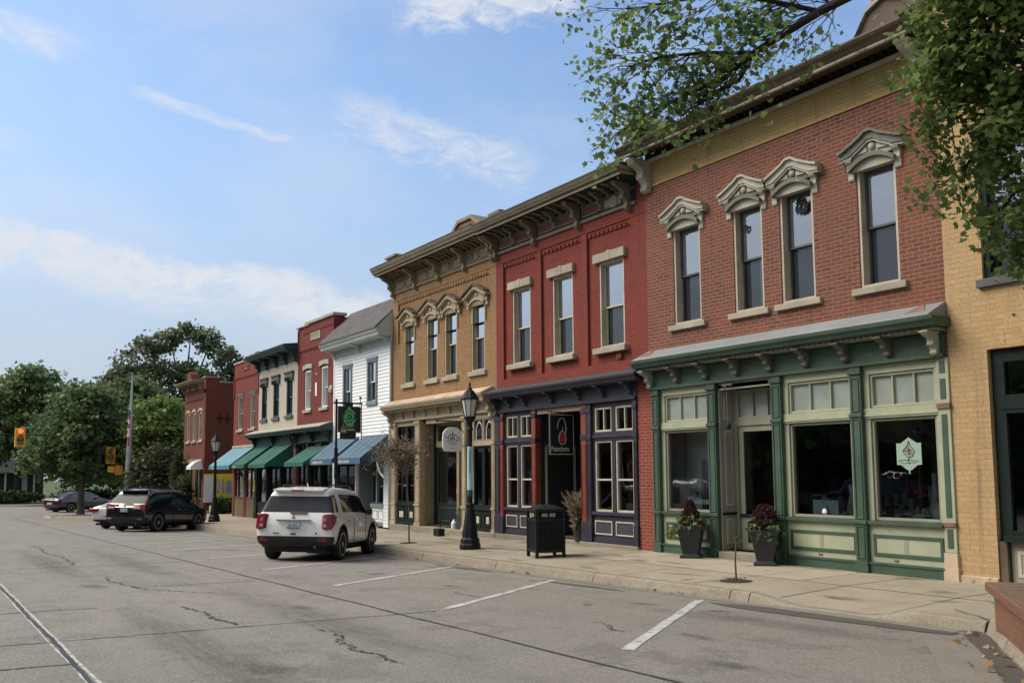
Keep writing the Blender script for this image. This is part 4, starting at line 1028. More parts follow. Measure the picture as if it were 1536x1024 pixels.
# ---- 7 rust red, two windows, teal awning
X0, X1 = -44.0, -40.27
b7 = empty('brick_shop_building', (X0, 0, 0), label='rust red brick shop with two narrow windows and a faded teal awning', cat='building')
W7 = [(-43.34,-42.58),(-41.50,-40.76)]
mb = MB()
wall_mesh(mb, X0, X1, 2.2, 6.55, [(a,b,3.62,5.14) for a,b in W7], reveal=.16); shell(mb, X0, X1, -.4, 6.72, 14)
wall_mesh(mb, X0, X1, 6.55, 6.72, []); mb.box(X0,X1,.3,.32,6.0,6.72); mb.box(X0+1.5,X1,-.01,.3,6.72,6.86)
corbel(mb, X0+.15, X1-.1, 5.98, 0, .2); mb.box(X0,X0+.12,-.04,0,5.1,6.0); mb.box(X1-.12,X1,-.04,0,5.1,6.0)
mb.box(X0,-43.75,0,.15,-.4,2.2); mb.box(-40.65,X1,0,.15,-.4,2.2); mb.box(-42.25,-42.0,0,.12,-.4,2.2)
mb.build('wall', M['brick7'], b7, fix=False); roof_part(b7, X0, X1, 6.5, 14)
mb = MB(); mb.box(X0-.04,X0+1.5,-.05,.36,6.72,6.79); mb.box(X0+1.46,X1,-.05,.36,6.86,6.93); mb.build('parapet_cap', M['stone2'], b7)
mb = MB(); mb.box(-42.1,-41.7,.35,.8,6.6,7.15); mb.box(-41.2,-40.8,.4,.8,6.6,7.12); mb.build('chimney', M['brick8'], b7)
mb = MB(); ringframe(mb,-42.75,-41.75,6.32,6.55,.05,-.03,0); mb.box(-42.5,-42.0,-.02,0,6.38,6.50); mb.build('date_plaque', M['brick1'], b7)
for a, b in W7:
    w = sash_window(b7, a, b, 3.62, 5.14, M['sashlt'], M['sashlt'], casing=.06, y=.05, meet=4.38, lower='inter', sill=.11, sillmat='stone', sillw=.10)
    l = MB(); l.box(a-.10,b+.10,-.03,.05,5.14,5.30); l.build('lintel', M['greygreen'], w)
mb = MB(); mb.box(-43.75,-42.25,.05,.12,-.4,.5,1); mb.box(-42.0,-40.65,.05,.12,-.4,.5,1)
for i in range(14): mb.box(-43.75+i*.1,-43.70+i*.1,.035,.05,-.38,.48,1)
for i in range(12): mb.box(-42.0+i*.1,-41.95+i*.1,.035,.05,-.38,.48,1)
mb.build('storefront', [M['redwood'], M['tandk']], b7)
shop_window(b7,-43.75,-42.25,.5,2.2,M['panred'],w=.07,y=.05,mull=(-43.2,)); shop_window(b7,-42.0,-40.65,.5,2.2,M['panred'],w=.07,y=.05,mull=(-41.3,))
interior(b7, X0+.2, X1-.2, -.3, 2.5, .16, 3.5)
mb = MB(); mb.box(X0,X1-.4,-.05,.02,2.80,2.90); mb.build('awning_rail', M['trim1'], b7)
awning(b7, -44.0, -40.75, 2.80, 1.98, 1.1, M['awnteal'], M['awnteal2'], val=.17, letters='     CAFE')

# ---- 8 brown-red corner building across the alley
X0, X1 = -53.45, -49.10
b8 = empty('brick_corner_building', (X0, 0, 0), label='brown-red brick building across the alley with a bare side wall carrying a yellow poster board', cat='building')
W8 = [(-52.85,-52.25),(-51.6,-51.0),(-50.35,-49.65)]
mb = MB()
wall_mesh(mb, X0, X1, 2.3, 6.45, [(a,b,3.36,4.84) for a,b in W8], reveal=.16)
mb.box(X0,X0+.4,0,.2,-.6,2.3); mb.box(X1-.45,X1-.004,0,.2,-.6,2.3); mb.box(-51.5,-51.1,0,.2,-.6,2.3)
mb.quad((X0,0,-.6),(X0,0,6.45),(X0,14,6.1),(X0,14,-.6)); mb.quad((X0,14,-.6),(X0,14,6.1),(X1,14,6.1),(X1,14,-.6))
for i in range(14): mb.box(X1-.3,X1,i*1.0,i*1.0+1.0,5.8,6.38-.02*i)
mb.quad((X1,0,-.6),(X1,14,-.6),(X1,14,5.8),(X1,0,5.8)); mb.box(X1-.45,X1+.02,-.02,.62,6.0,6.60)
corbel(mb, X0+.3, X1-.5, 5.5, 0, .2); mb.box(X0+.2,X1-.5,-.03,0,5.9,6.0)
mb.build('wall', M['brick8'], b8, fix=False); roof_part(b8, X0, X1, 5.8, 14)
mb = MB(); mb.box(X1-.5,X1+.06,-.06,.68,6.60,6.66); 
for i in range(13): mb.box(X1-.34,X1+.04,.68+i*1.0,1.68+i*1.0,6.36-.02*i,6.42-.02*i)
mb.build('parapet_cap', M['stone'], b8)
corniced(b8, X0, X1-.45, 6.08, 6.52, .62, 'corn3', 'tandk', 4)
mb = MB(); mb.prism([(-51.9,6.52),(-50.9,6.52),(-51.1,6.95),(-51.4,7.08),(-51.7,6.95)], 'y', -.3, .1); mb.build('pediment', M['brick8'], b8)
for a, b in W8:
    w = sash_window(b8, a, b, 3.36, 4.84, M['sashlt'], M['sashlt'], casing=.06, y=.04, meet=4.1, lower='inter', upper='curtain', sill=.11, sillmat='stone', sillw=.10)
    a1 = arc_pts((a+b)/2, 4.80, (b-a)/2+.08, .16); l = MB(); l.strip([(x,z+.12) for x,z in a1],a1,'y',-.06,.04); l.build('hood', M['stone2'], w)
mb = MB(); mb.box(X0+.4,-51.5,.05,.12,-.6,.3,0); mb.box(-51.1,X1-.45,.05,.12,-.6,.3,0); mb.box(X0+.1,X1-.1,-.1,.1,2.2,2.4,1)
mb.build('storefront', [M['tandk'], M['tandk']], b8)
shop_window(b8,X0+.4,-51.5,.3,2.2,M['tan'],w=.08,y=.05,mull=(-52.3,)); shop_window(b8,-51.1,X1-.45,.3,2.2,M['tan'],w=.08,y=.05,mull=(-50.3,))
interior(b8, X0+.2, X1-.2, -.5, 2.3, .16, 3.5)
mb = MB(); 
for y in (.75, 1.15): 
    mb.box(X1,X1+.03,y-.02,y+.02,4.25,4.75); mb.box(X1,X1+.03,y-.18,y+.18,4.47,4.52)
mb.build('wall_anchor', M['ironblk'], b8)
aw = MB(); pts = [(X0+2.2+0*i, 0) for i in range(2)]
aw.prism([(-.0,2.35),(-.35,2.25),(-.62,2.0),(-.62,1.85),(0,1.85)], 'x', -50.2, -49.35); aw.build('awning', M['white'], b8)

# ================================================================ BUILDING 0: yellow brick at the right edge
X0, X1 = -7.95, -1.5
b0 = empty('brick_shop_building', (X0, 0, 0), label='yellow brick shop with a dark green shopfront at the right edge behind the tree leaves', cat='building')
mb = MB()
W0 = [(-7.37,-6.45,4.27,6.4),(-5.6,-4.7,4.27,6.4),(-3.8,-2.9,4.27,6.4)]
wall_mesh(mb, X0, X1, -.05, 9.2, W0+[(-7.37,-2.2,-.05,3.27)], reveal=.22)
shell(mb, X0, X1, -.05, 9.2, 14)
for i in range(18): mb.box(-7.34+i*.3,-7.30+i*.3+.2,-.004,.0,3.275,3.48)
mb.build('wall', M['brick0'], b0, fix=False); roof_part(b0, X0, X1, 9.15, 14)
for a, b, c, d in W0: sash_window(b0, a, b, c, d, M['dkgreen'], M['dkgreen2'], casing=.09, y=.08, lower='inter', sill=.12, sillmat='greygreen', sillw=.07)
mb = MB(); mb.prism([(0,8.7),(-.35,8.9),(-.45,9.1),(-.45,9.25),(0,9.3)], 'x', X0+.02, X1, 0); mb.build('cornice', M['corn3'], b0)
mb = MB()
ringframe(mb,-7.36,-2.21,-.04,3.26,.12,.08,.2,0,wb=.02); mb.box(-7.25,-2.3,.06,.2,2.42,2.56,0); mb.box(-7.27,-2.3,-.02,.2,.60,.69,0)
mb.box(-7.34,-2.21,.10,.18,-.05,.60,1); mb.box(-7.36,-7.25,.02,.18,-.05,.60,3); mb.box(-6.0,-5.85,.07,.2,.6,3.2,0)
for a in (-7.15,-6.4): ringframe(mb,a,a+.65,.12,.48,.05,.085,.10,2); mb.box(a+.05,a+.6,.095,.10,.17,.43,1)
mb.build('storefront', [M['dkgreen'], M['creamdk'], M['sash1'], M['corn1']], b0, bevel=.005)
shop_window(b0,-7.24,-6.0,.69,2.42,M['dkgreen'],w=.06,y=.1); shop_window(b0,-5.85,-2.33,.69,2.42,M['dkgreen'],w=.06,y=.1,mull=(-4.1,))
shop_window(b0,-7.24,-6.0,2.56,3.14,M['dkgreen'],w=.06,y=.1,name='transom_window'); shop_window(b0,-5.85,-2.33,2.56,3.14,M['dkgreen'],w=.06,y=.1,mull=(-4.1,),name='transom_window')
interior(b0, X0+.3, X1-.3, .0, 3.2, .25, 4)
mb = MB(); mb.box(X0,-7.37,-.03,.02,-.06,.10); mb.box(-7.37,-2.2,-.06,.3,-.06,.02); mb.build('plinth', M['stone2'], b0, bevel=.012)

# ================================================================ far house beyond the crossing
hs = empty('far_house', (-108, -9, -.9), label='low dark house with pale grey roof and white porch posts beyond the crossing', cat='house')
mb = MB(); mb.box(-112,-104.2,-14,-1.5,-.9,2.0); mb.build('wall', M['housegrey'], hs)
mb = MB(); mb.prism([(-15,1.95),(-.8,1.95),(-.8,2.1),(-5,4.3),(-10.5,4.3),(-15,2.1)], 'x', -113, -102.4); mb.build('roof', M['houseroof'], hs)
mb = MB()
mb.box(-103,-102.8,-15,-.8,1.85,2.02)
for y in (-13.5,-10.5,-7.5,-5,-2.5): mb.box(-102.95,-102.8,y,y+.15,-.9,1.9)
mb.build('porch', M['white'], hs)
for y in (-12,-8.8,-4):
    w = MB(); ringframe_pts = None; w.box(-104.2,-104.15,y,y+1.1,.1,1.6); w.build('window', M['white'], hs)
# ================================================================ ground, road, pavement
A0, GX, S1, S2 = -.02, .0145, .032, .012
def zroad(X, Y):
    b = A0+GX*max(X, -62)
    return b+S1*max(0, min(-3.2-Y, 4.2))+S2*max(0, min(-7.4-Y, 4.5))
def zcurb(X): return .07+.011*max(X, -62)
def zwall(X): return 0.0 if X > -14.5 else (-.0118*(-14.5-X) if X > -62 else -.5605)
def zwalk(X, Y):
    t = min(1, max(0, -Y/3.2)); return zwall(X)*(1-t)+zcurb(X)*t

def sheet(mb, xs, ys, fn, m=0):
    n = len(mb.v); nx, ny = len(xs), len(ys)
    vs = [(x, y, fn(x, y)) for x in xs for y in ys]
    fs = [(i*ny+j, (i+1)*ny+j, (i+1)*ny+j+1, i*ny+j+1) for i in range(nx-1) for j in range(ny-1)]
    mb.add(vs, fs, m)
def rng(a, b, n): return [a+(b-a)*i/n for i in range(n+1)]

mb = MB(); sheet(mb, [-600,-300,-140,-62,-40,-20,0,40,300], [-400,-100,-40,-20,-3.0,0,20,100,500], lambda x, y: -1.1+GX*max(min(x,0),-62)-.02)
mb.build('ground', M['grass'], kind='structure')
mb = MB()
ysr = [-30,-20,-14,-11.9,-9.6,-7.4,-5.3,-3.2]
sheet(mb, [-180,-120,-90]+rng(-62, 30, 46), ysr+[-2.9], lambda x, y: zroad(x, y))
road = mb.build('road', M['road'], kind='structure', fix=False)
mb = MB(); sheet(mb, rng(-120,-55.0,20), [-2.9,0,14,40], lambda x, y: A0+GX*max(x,-62)-.006); mb.build('side_street', M['farasph'], kind='structure', fix=False)

# --- pavement with joints, dropped kerb and bulb-out
CY = -3.15
def walkz(x, y):
    z = zwalk(x, y)
    # dropped kerb
    if -9.0 < x < -6.6 and y < -1.55:
        t = min(1, (x+9.0)/.75) if x < -7.8 else min(1, (-6.6-x)/.6)
        d = min(1, (-1.55-y)/1.5); z -= t*d*(z-zroad(x, -3.2)-.012)
    return z
ang = (1.75, -2.30)          # direction of the angled kerb edge of the bulb-out
def curb_poly(off):
    """street edge of the pavement, moved inwards by off"""
    return off
mb = MB()
xs = rng(-49.0, -9.0, 40)+rng(-9.0, -5.9, 16)[1:]
ys = [CY+.15,-2.6,-2.1,-1.55,-.8,0.02,.6]
sheet(mb, xs, ys, lambda x, y: walkz(x, y))
# paving under the recessed doors and alley
sheet(mb, [-49.1,-44.0], [.0,14], lambda x, y: zwalk(x, 0)-.004)
# bulb-out to the right: inland of the angled edge
ed = [(-5.62+1.75*t, CY+.12-2.30*t) for t in (0,.25,.5,1,2,3)]
vs = []; 
for x, y in ed: vs += [(x+.13, y+.1, .012), (x+8, y+.1, .012)]
mb.add(vs, [(2*i, 2*i+2, 2*i+3, 2*i+1) for i in range(len(ed)-1)], 0)
mb.add([(-5.9,CY+.15,.01),(-5.49,CY+.22,.012),(2.5,CY+.22,.012),(2.5,.6,0),(-5.9,.6,0)], [(0,1,2,3,4)], 0)
walk = mb.build('sidewalk', [M['concrete']], kind='structure', fix=False)
# joints and slabs
mb = MB()
def ribbon(mb, pts, w, fn, dz=.004, m=0, jit=0, seed=1):
    rnd = random.Random(seed); n = len(pts); vs = []
    for i, (x, y) in enumerate(pts):
        a = pts[max(0, i-1)]; b = pts[min(n-1, i+1)]
        dx, dy = b[0]-a[0], b[1]-a[1]; L = math.hypot(dx, dy) or 1
        ww = (w[i] if hasattr(w, '__len__') else w)*(1+jit*(rnd.random()-.5)*2)/2
        nx, ny = -dy/L*ww, dx/L*ww
        vs += [(x+nx, y+ny, fn(x+nx, y+ny)+dz), (x-nx, y-ny, fn(x-nx, y-ny)+dz)]
    mb.add(vs, [(2*i, 2*i+1, 2*i+3, 2*i+2) for i in range(n-1)], m)
def line(a, b, n=12, wob=0.0, seed=0):
    rnd = random.Random(seed); return [(a[0]+(b[0]-a[0])*i/n+wob*(rnd.random()-.5), a[1]+(b[1]-a[1])*i/n+wob*(rnd.random()-.5)) for i in range(n+1)]
for i in range(26):
    x = -7.0-1.65*i; ribbon(mb, line((x, CY+.2), (x, -.12), 14, .015, i), .014, walkz)
for y in (-1.62,): ribbon(mb, line((-48, y), (-6.6, y), 80, .02, 5), .016, walkz)
ribbon(mb, line((-6.6,-1.62),(-5.2,-2.9),10,.04,3), .014, lambda x, y: .014)
ribbon(mb, line((-6.4,-2.6),(-5.3,-3.35),8,.05,4), .018, lambda x, y: .014)
mb.build('paving_joint', M['crackm'], walk, fix=False)
mb = MB()
rnd = random.Random(3)
sheet(mb, rng(-14.4,-9.5,16), [-1.60,-1.1,-.16], lambda x, y: walkz(x, y)+.003)
mb.build('pale_slab', M['concrete_new'], walk, fix=False)
# --- kerb
mb = MB()
def kerb_seg(x0, x1, n, top):
    xs = rng(x0, x1, n)
    vs = []
    for x in xs:
        zt = top(x); zr = zroad(x, -3.2)-.03
        vs += [(x, CY-.05, zr), (x, CY, zt-.02), (x, CY+.03, zt), (x, CY+.17, zt+.001)]
    mb.add(vs, [(i*4+k, (i+1)*4+k, (i+1)*4+k+1, i*4+k+1) for i in range(n) for k in range(3)], 0)
    mb.add([(x1,CY-.05,zroad(x1,-3.2)-.03),(x1,CY,top(x1)-.02),(x1,CY+.03,top(x1)),(x1,CY+.17,top(x1)),(x1,CY+.17,-1)],[(0,1,2,3,4)],0)
x = -49.0
while x < -9.1:
    nx = min(-9.0, x+3.05); kerb_seg(x+.008, nx-.008, 6, zcurb); x = nx
kerb_seg(-8.992, -5.72, 16, lambda x: max(walkz(x, CY)-.0, zroad(x, -3.2)+.012) if x < -6.6 else zcurb(-6)+.004)
# angled kerb
d_kerb = d = Vector((1.75,-2.30,0)).normalized(); nrm = Vector((-d.y, d.x, 0))  # nrm points to the pavement side
P0 = Vector((-5.70, CY-.05, 0))
for i in range(6):
    a = P0+d*(i*1.22+.008); b = P0+d*((i+1)*1.22-.008); vs = []
    for p in (a, b):
        zr = zroad(p.x, p.y)-.03
        for o, z in ((0,zr),(.05,.035),(.09,.052),(.24,.05)):
            q = p+nrm*o; vs.append((q.x, q.y, z))
    mb.add(vs, [(0,4,5,1),(1,5,6,2),(2,6,7,3)], 0)
mb.build('kerb', M['curb'], kind='structure', fix=False, smooth=False)
# gutter strips beside kerb, painted lines, joints and cracks: all parts of the road
mb = MB(); ribbon(mb, [(x, -3.32) for x in rng(-48,-5.9,60)], .26, zroad, .004)
mb.build('gutter', M['gutter'], road, fix=False)
mb = MB(); q0 = P0-nrm*.42; ribbon(mb, [((q0+d*t).x, (q0+d*t).y) for t in rng(.55, 7, 10)], .42, zroad, .005)
mb.build('gutter', M['gutter'], road, fix=False)
mb = MB(); ribbon(mb, [((P0-nrm*.11+d*t).x, (P0-nrm*.11+d*t).y) for t in rng(-.1, 7, 16)], .20, zroad, .007, jit=.3)
ribbon(mb, line((-9.2,-3.72),(-5.8,-3.58),16,.03,2), [.02,.12,.3,.36,.38,.4,.4,.42,.40,.38,.36,.34,.34,.34,.3,.26,.2], zroad, .006)
for a, b, w in (((-12.9,-3.85),(-10.9,-3.75),.20),((-16.9,-3.7),(-14.8,-3.62),.22),((-20.2,-3.8),(-18.6,-3.7),.2)):
    n = 12; ribbon(mb, line(a, b, n, .04, int(-a[0])), [w*max(.05, math.sin(math.pi*i/n))**.7 for i in range(n+1)], zroad, .004, jit=.3)
mb.build('damp_stain', M['stain'], road, fix=False)
for i in range(10):
    xo = -6.62-3.43*i
    wl = .115
    ln = line((xo, -7.25), (xo-2.85, -3.62), 14, .015, i)
    mb = MB(); ribbon(mb, ln, wl, zroad, .005, jit=.12, seed=i); mb.build('parking_line', M['linep'], road, fix=False)
mb = MB(); ribbon(mb, [(x, -11.512+.004*math.sin(x*2)) for x in rng(-40, 4, 500)], .016, zroad, .004, jit=.6, seed=2); ribbon(mb, [(x, -11.438+.004*math.sin(x*3)) for x in rng(-40, 4, 500)], .028, zroad, .004, jit=.3, seed=3); mb.build('lane_line', M['linep'], road, fix=False)
mb = MB(); ribbon(mb, [(x, -11.478+.010*math.sin(x*1.7)+.006*math.sin(x*9)) for x in rng(-40, 4, 600)], .036, zroad, .007, jit=.3, seed=4); mb.build('tar_seam', M['tar'], road, fix=False)
mb = MB(); ribbon(mb, [(x, -7.86+.012*math.sin(x*2.1)) for x in rng(-58, 4, 200)], .032, zroad, .006, jit=.5, seed=5)
for x, y0, y1, w in ((-10.05,-12.4,-7.4,.025),(-12.7,-12.2,-10.7,.03),(-8.75,-12.4,-11.45,.03),(-19.8,-11,-7.9,.035),(-15.0,-9.8,-8.0,.03),(-26,-11.5,-7.9,.03),(-34,-11.5,-7.9,.03)):
    ribbon(mb, line((x, y0), (x+.1, y1), 40, .03, int(-x)), w, zroad, .005, jit=.4)
mb.build('tar_seam', M['crackm'], road, fix=False)
for k, (pts, w) in enumerate([([(-29.3,-9.92),(-26.7,-9.84),(-24.6,-9.95),(-23.1,-9.8),(-20.6,-9.9),(-19.9,-10.0)],.07),
        ([(-17.5,-9.78),(-16.4,-9.95),(-15.0,-9.8),(-14.65,-9.74),(-14.2,-9.5),(-13.76,-9.25),(-13.4,-8.9)],.055),
        ([(-12.2,-9.8),(-11.86,-9.77),(-11.4,-9.68),(-10.9,-9.78),(-10.48,-9.70),(-9.91,-9.66)],.07),
        ([(-9.42,-9.12),(-9.1,-9.0),(-8.74,-9.06),(-8.5,-9.22),(-8.2,-9.2),(-7.97,-9.29),(-7.7,-9.2),(-7.35,-9.25),(-7.1,-9.2)],.05),
        ([(-7.0,-10.4),(-6.6,-9.9),(-6.2,-9.7),(-5.8,-9.5)],.04), ([(-8.4,-6.3),(-8.0,-6.35),(-7.75,-6.55),(-7.5,-6.5)],.035), ([(-12.0,-6.0),(-11.6,-6.15),(-11.2,-6.1),(-10.9,-6.2)],.03), ([(-10.6,-9.2),(-10.9,-9.6),(-11.5,-10.2)],.025)]):
    P = []
    rnd = random.Random(k)
    for i in range(len(pts)-1):
        for j in range(18):
            t = j/18; P.append((pts[i][0]*(1-t)+pts[i+1][0]*t+rnd.gauss(0,.016)+.03*math.sin(j*.9+k), pts[i][1]*(1-t)+pts[i+1][1]*t+rnd.gauss(0,.016)+.025*math.cos(j*.7+k)))
    P.append(pts[-1]); n = len(P)
    mb = MB(); ribbon(mb, P, [w*.62*(.15+1.1*rnd.random()**1.5)*min(1, .1+i/14, .1+(n-1-i)/14) for i in range(n)], zroad, .0065); mb.build('road_crack', M['crackm'], road, fix=False)
for i in range(4):
    mb = MB(); ribbon(mb, [(-54.6-.02*i, -7.2-1.1*i), (-54.6, -7.8-1.1*i)], .5, zroad, .006); mb.build('crossing_bar', M['linep'], road, fix=False)
def soft_stain(name, cx, cy, sx, sy, mat, rot=0.0, dz=.0045, zroad=zroad, road=road):
    z = zroad(cx, cy); c, s = math.cos(rot), math.sin(rot); n = 8; vs = []
    for i in range(n+1):
        for j in range(n+1):
            u, v = -1+2*i/n, -1+2*j/n; x, y = cx+c*u*sx-s*v*sy, cy+s*u*sx+c*v*sy
            vs.append((u, v, (zroad(x, y)+dz-z)))
    me = bpy.data.meshes.new(name); me.from_pydata(vs, [], [(i*(n+1)+j, (i+1)*(n+1)+j, (i+1)*(n+1)+j+1, i*(n+1)+j+1) for i in range(n) for j in range(n)]); me.materials.append(M[mat])
    o = bpy.data.objects.new(name, me); COL.objects.link(o); o.parent = road; o.location = (cx, cy, z); o.rotation_euler = (0, 0, rot); o.scale = (sx, sy, 1)
rnd = random.Random(21)
for i in range(9):
    bx_ = -8.9-3.43*i
    for q in range(3): soft_stain('oil_stain', bx_+rnd.uniform(-.8,.8), -5.0+rnd.uniform(-1.2,1.1), rnd.uniform(.15,.45), rnd.uniform(.10,.3), 'oil', rnd.uniform(0,3))
for x, y, a, b in ((-7.5,-10.2,.5,.3),(-11.2,-8.6,.35,.2),(-15.5,-10.3,.6,.25),(-5.6,-7.0,.4,.22),(-6.9,-6.1,.5,.16)): soft_stain('oil_stain', x, y, a, b, 'oil', rnd.uniform(-.3,.3))
for x, y, a, b in ((-10,-8.8,6,.55),(-9,-10.4,6,.5),(-20,-8.9,8,.5),(-21,-10.3,8,.5),(-7.0,-4.6,2.4,.5)): soft_stain('tyre_track', x, y, a, b, 'tread', 0, .0042)
for i in range(46):
    soft_stain('dirt_stain', -6.5-22*rnd.random(), -.25-2.6*rnd.random(), rnd.uniform(.12,.7), rnd.uniform(.08,.28), 'grime', rnd.uniform(-.3,.3), .0062, walkz, walk)
for i in range(14):
    soft_stain('dirt_stain', -7-1.6*i, -.20, rnd.uniform(.5,.9), .14, 'grime', 0, .0064, walkz, walk)
# corner island with tree, far kerb, lawn
mb = MB()
isl = [(-49,-3.2),(-53.5,-4.2),(-57,-6.0),(-59,-6.2),(-61,-5.4),(-62,-3.6),(-62,.0),(-49,.0)]
zi = lambda x: A0+GX*max(x,-62)+.14
mb.add([(x, y, zi(x)) for x, y in isl]+[(x, y, zi(x)-.3) for x, y in isl], [tuple(range(8))]+[(i, (i+1) % 8, 8+(i+1) % 8, 8+i) for i in range(8)])
mb.build('corner_pavement', M['gutter'], kind='structure')
mb = MB()
for i in range(6):
    a, b = isl[i], isl[i+1]; L = math.hypot(b[0]-a[0], b[1]-a[1]); nx, ny = -(b[1]-a[1])/L*.09, (b[0]-a[0])/L*.09
    mb.prism([(a[0]-nx,a[1]-ny),(b[0]-nx,b[1]-ny),(b[0]+nx,b[1]+ny),(a[0]+nx,a[1]+ny)], 'z', zi(a[0])-.25, zi(a[0])+.012)
mb.build('corner_kerb', M['stone2'], kind='structure')
mb = MB(); mb.prism([(-86,-14),(-84.5,0),(-84.5,60),(-140,60),(-140,-60),(-88,-60)], 'z', -1.4, -.80); mb.build('lawn', M['grass'], kind='structure')
mb = MB(); mb.prism([(-86.0,-14),(-84.5,0),(-84.3,0),(-85.8,-14)], 'z', -1.4, -.77); mb.prism([(-84.5,0),(-84.5,60),(-84.3,60),(-84.3,0)], 'z', -1.4, -.77); mb.prism([(-86,-14),(-88,-60),(-87.8,-60),(-85.8,-14)], 'z', -1.4, -.77); mb.build('far_kerb', M['concrete'], kind='structure')
mb = MB(); mb.prism([(-86.4,-14),(-84.9,0),(-84.9,60),(-86.3,60),(-86.3,0),(-87.8,-14)], 'z', -1.3, -.785); mb.build('far_path', M['concrete'], kind='structure')
# ================================================================ street furniture
def street_lamp(x, y, z0, label, H=3.62):
    t = empty('street_lamp', (x, y, z0), label=label, cat='street lamp', group='black post lamps along the pavement')
    P = lambda mb, n, m, **k: mb.build(n, m, t, local=True, **k)
    mb = MB(); mb.lathe([(.24,0),(.24,.10),(.22,.13),(.215,.22),(.18,.26),(.165,.42),(.115,.78),(.085,.92),(.10,.95),(.10,.99),(.075,1.02)], (0,0,0), 8, rot=R(22.5))
    P(mb, 'base', M['ironblk'], bevel=.008)
    mb = MB(); mb.lathe([(.062,1.0),(.050,H-1.0),(.072,H-.98),(.072,H-.93),(.052,H-.90),(.06,H-.80),(.11,H-.74),(.13,H-.68)], (0,0,0), 16)
    P(mb, 'pole', M['ironblk'], smooth='auto')
    mb = MB(); mb.lathe([(.115,H-.67),(.19,H-.28)], (0,0,0), 8, rot=R(22.5)); P(mb, 'lantern_glass', M['lampglass'])
    mb = MB()
    for k in range(8):
        a = 2*math.pi*k/8+R(22.5); mb.tube([(.12*math.cos(a),.12*math.sin(a),H-.68),(.197*math.cos(a),.197*math.sin(a),H-.27)], .011, 5)
    mb.lathe([(.135,H-.70),(.135,H-.66)], (0,0,0), 8, rot=R(22.5)); mb.lathe([(.215,H-.285),(.215,H-.25),(.19,H-.22),(.10,H-.08),(.06,H-.06),(.055,H-.03),(.03,H),(.022,H+.04),(.03,H+.06),(.01,H+.13)], (0,0,0), 8, rot=R(22.5))
    P(mb, 'lantern_frame', M['ironblk'], bevel=.004)
    return t
l1 = street_lamp(-18.27, -2.10, zwalk(-18.27,-2.1), 'black street lamp with a pale lettered strip on its post')
mb = MB(); mb.lathe([(.066,1.12),(.066,1.28),(.064,1.30)], (0,0,0), 16); mb.lathe([(.065,1.31),(.058,2.28)], (0,0,0), 16, 1); mb.lathe([(.067,1.18),(.066,1.30)], (0,0,0), 16, 2)
bn = mb.build('banner_strip', [M['ironblk'], M['paleblue'], M['awngreen']], l1, local=True, smooth='auto')
tx = text_mesh('DOWNTOWN', .075, M['inkblue'], .004); tx.parent = bn
vd = Vector((0,-12.7,0))-Vector((-18.27,-2.1,0)); va = math.atan2(vd.y, vd.x)
tx.location = Vector((.064*math.cos(va), .064*math.sin(va), 2.20)) + Vector((-math.sin(va), math.cos(va), 0))*(-.03); tx.rotation_euler = (R(90), R(90), va+R(90))
street_lamp(-39.14, -2.12, zwalk(-39.14,-2.12), 'black street lamp beside the black parked car, in front of the yellow poster', 3.55)

# litter bin
tb = empty('litter_bin', (-15.36, -2.06, zwalk(-15.3,-2.0)), R(-16), label='square black slatted metal litter bin with open top slots', cat='litter bin')
B = lambda mb, n, m, p=tb, **k: mb.build(n, m, p, local=True, **k)
mb = MB(); w = .275
mb.box(-w+.02,w-.02,-w+.02,w-.02,.13,.74)
for s in (-1,1):
    for i in range(11):
        x = -w+.055+i*(2*w-.11)/10; mb.box(x-.015,x+.015,s*w-.012,s*w+.012,.14,.72); mb.box(s*w-.012,s*w+.012,x-.015,x+.015,.14,.72)
    mb.box(-w,w,s*w-.018,s*w+.018,.10,.16); mb.box(s*w-.018,s*w+.018,-w,w,.10,.16); mb.box(-w,w,s*w-.018,s*w+.018,.70,.76); mb.box(s*w-.018,s*w+.018,-w,w,.70,.76)
B(mb, 'body', M['ironblk'], bevel=.004)
for sx in (-1,1):
    for sy in (-1,1):
        q = MB(); q.box(sx*w-.03,sx*w+.03,sy*w-.03,sy*w+.03,0,.90); B(q, 'leg', M['ironblk'], bevel=.006)
mb = MB(); mb.box(-w+.06,w-.06,-w+.06,w-.06,.76,.90,1); mb.box(-w-.03,w+.03,-w-.03,w+.03,.89,.94); mb.add([(-w-.03,-w-.03,.94),(w+.03,-w-.03,.94),(w+.03,w+.03,.94),(-w-.03,w+.03,.94),(-.12,-.12,1.02),(.12,-.12,1.02),(.12,.12,1.02),(-.12,.12,1.02)],[(0,1,5,4),(1,2,6,5),(2,3,7,6),(3,0,4,7),(4,5,6,7)])
B(mb, 'lid', [M['ironblk'], M['black']], bevel=.006)
mb = MB()
for s in (0, 1):
    mb.box(w-.002,w+.004,-.17+.16*s,-.05+.16*s,.79,.86); mb.box(-.16+.16*s,-.05+.16*s,-w-.004,-w+.002,.79,.86)
B(mb, 'slot_card', M['creamdk'])

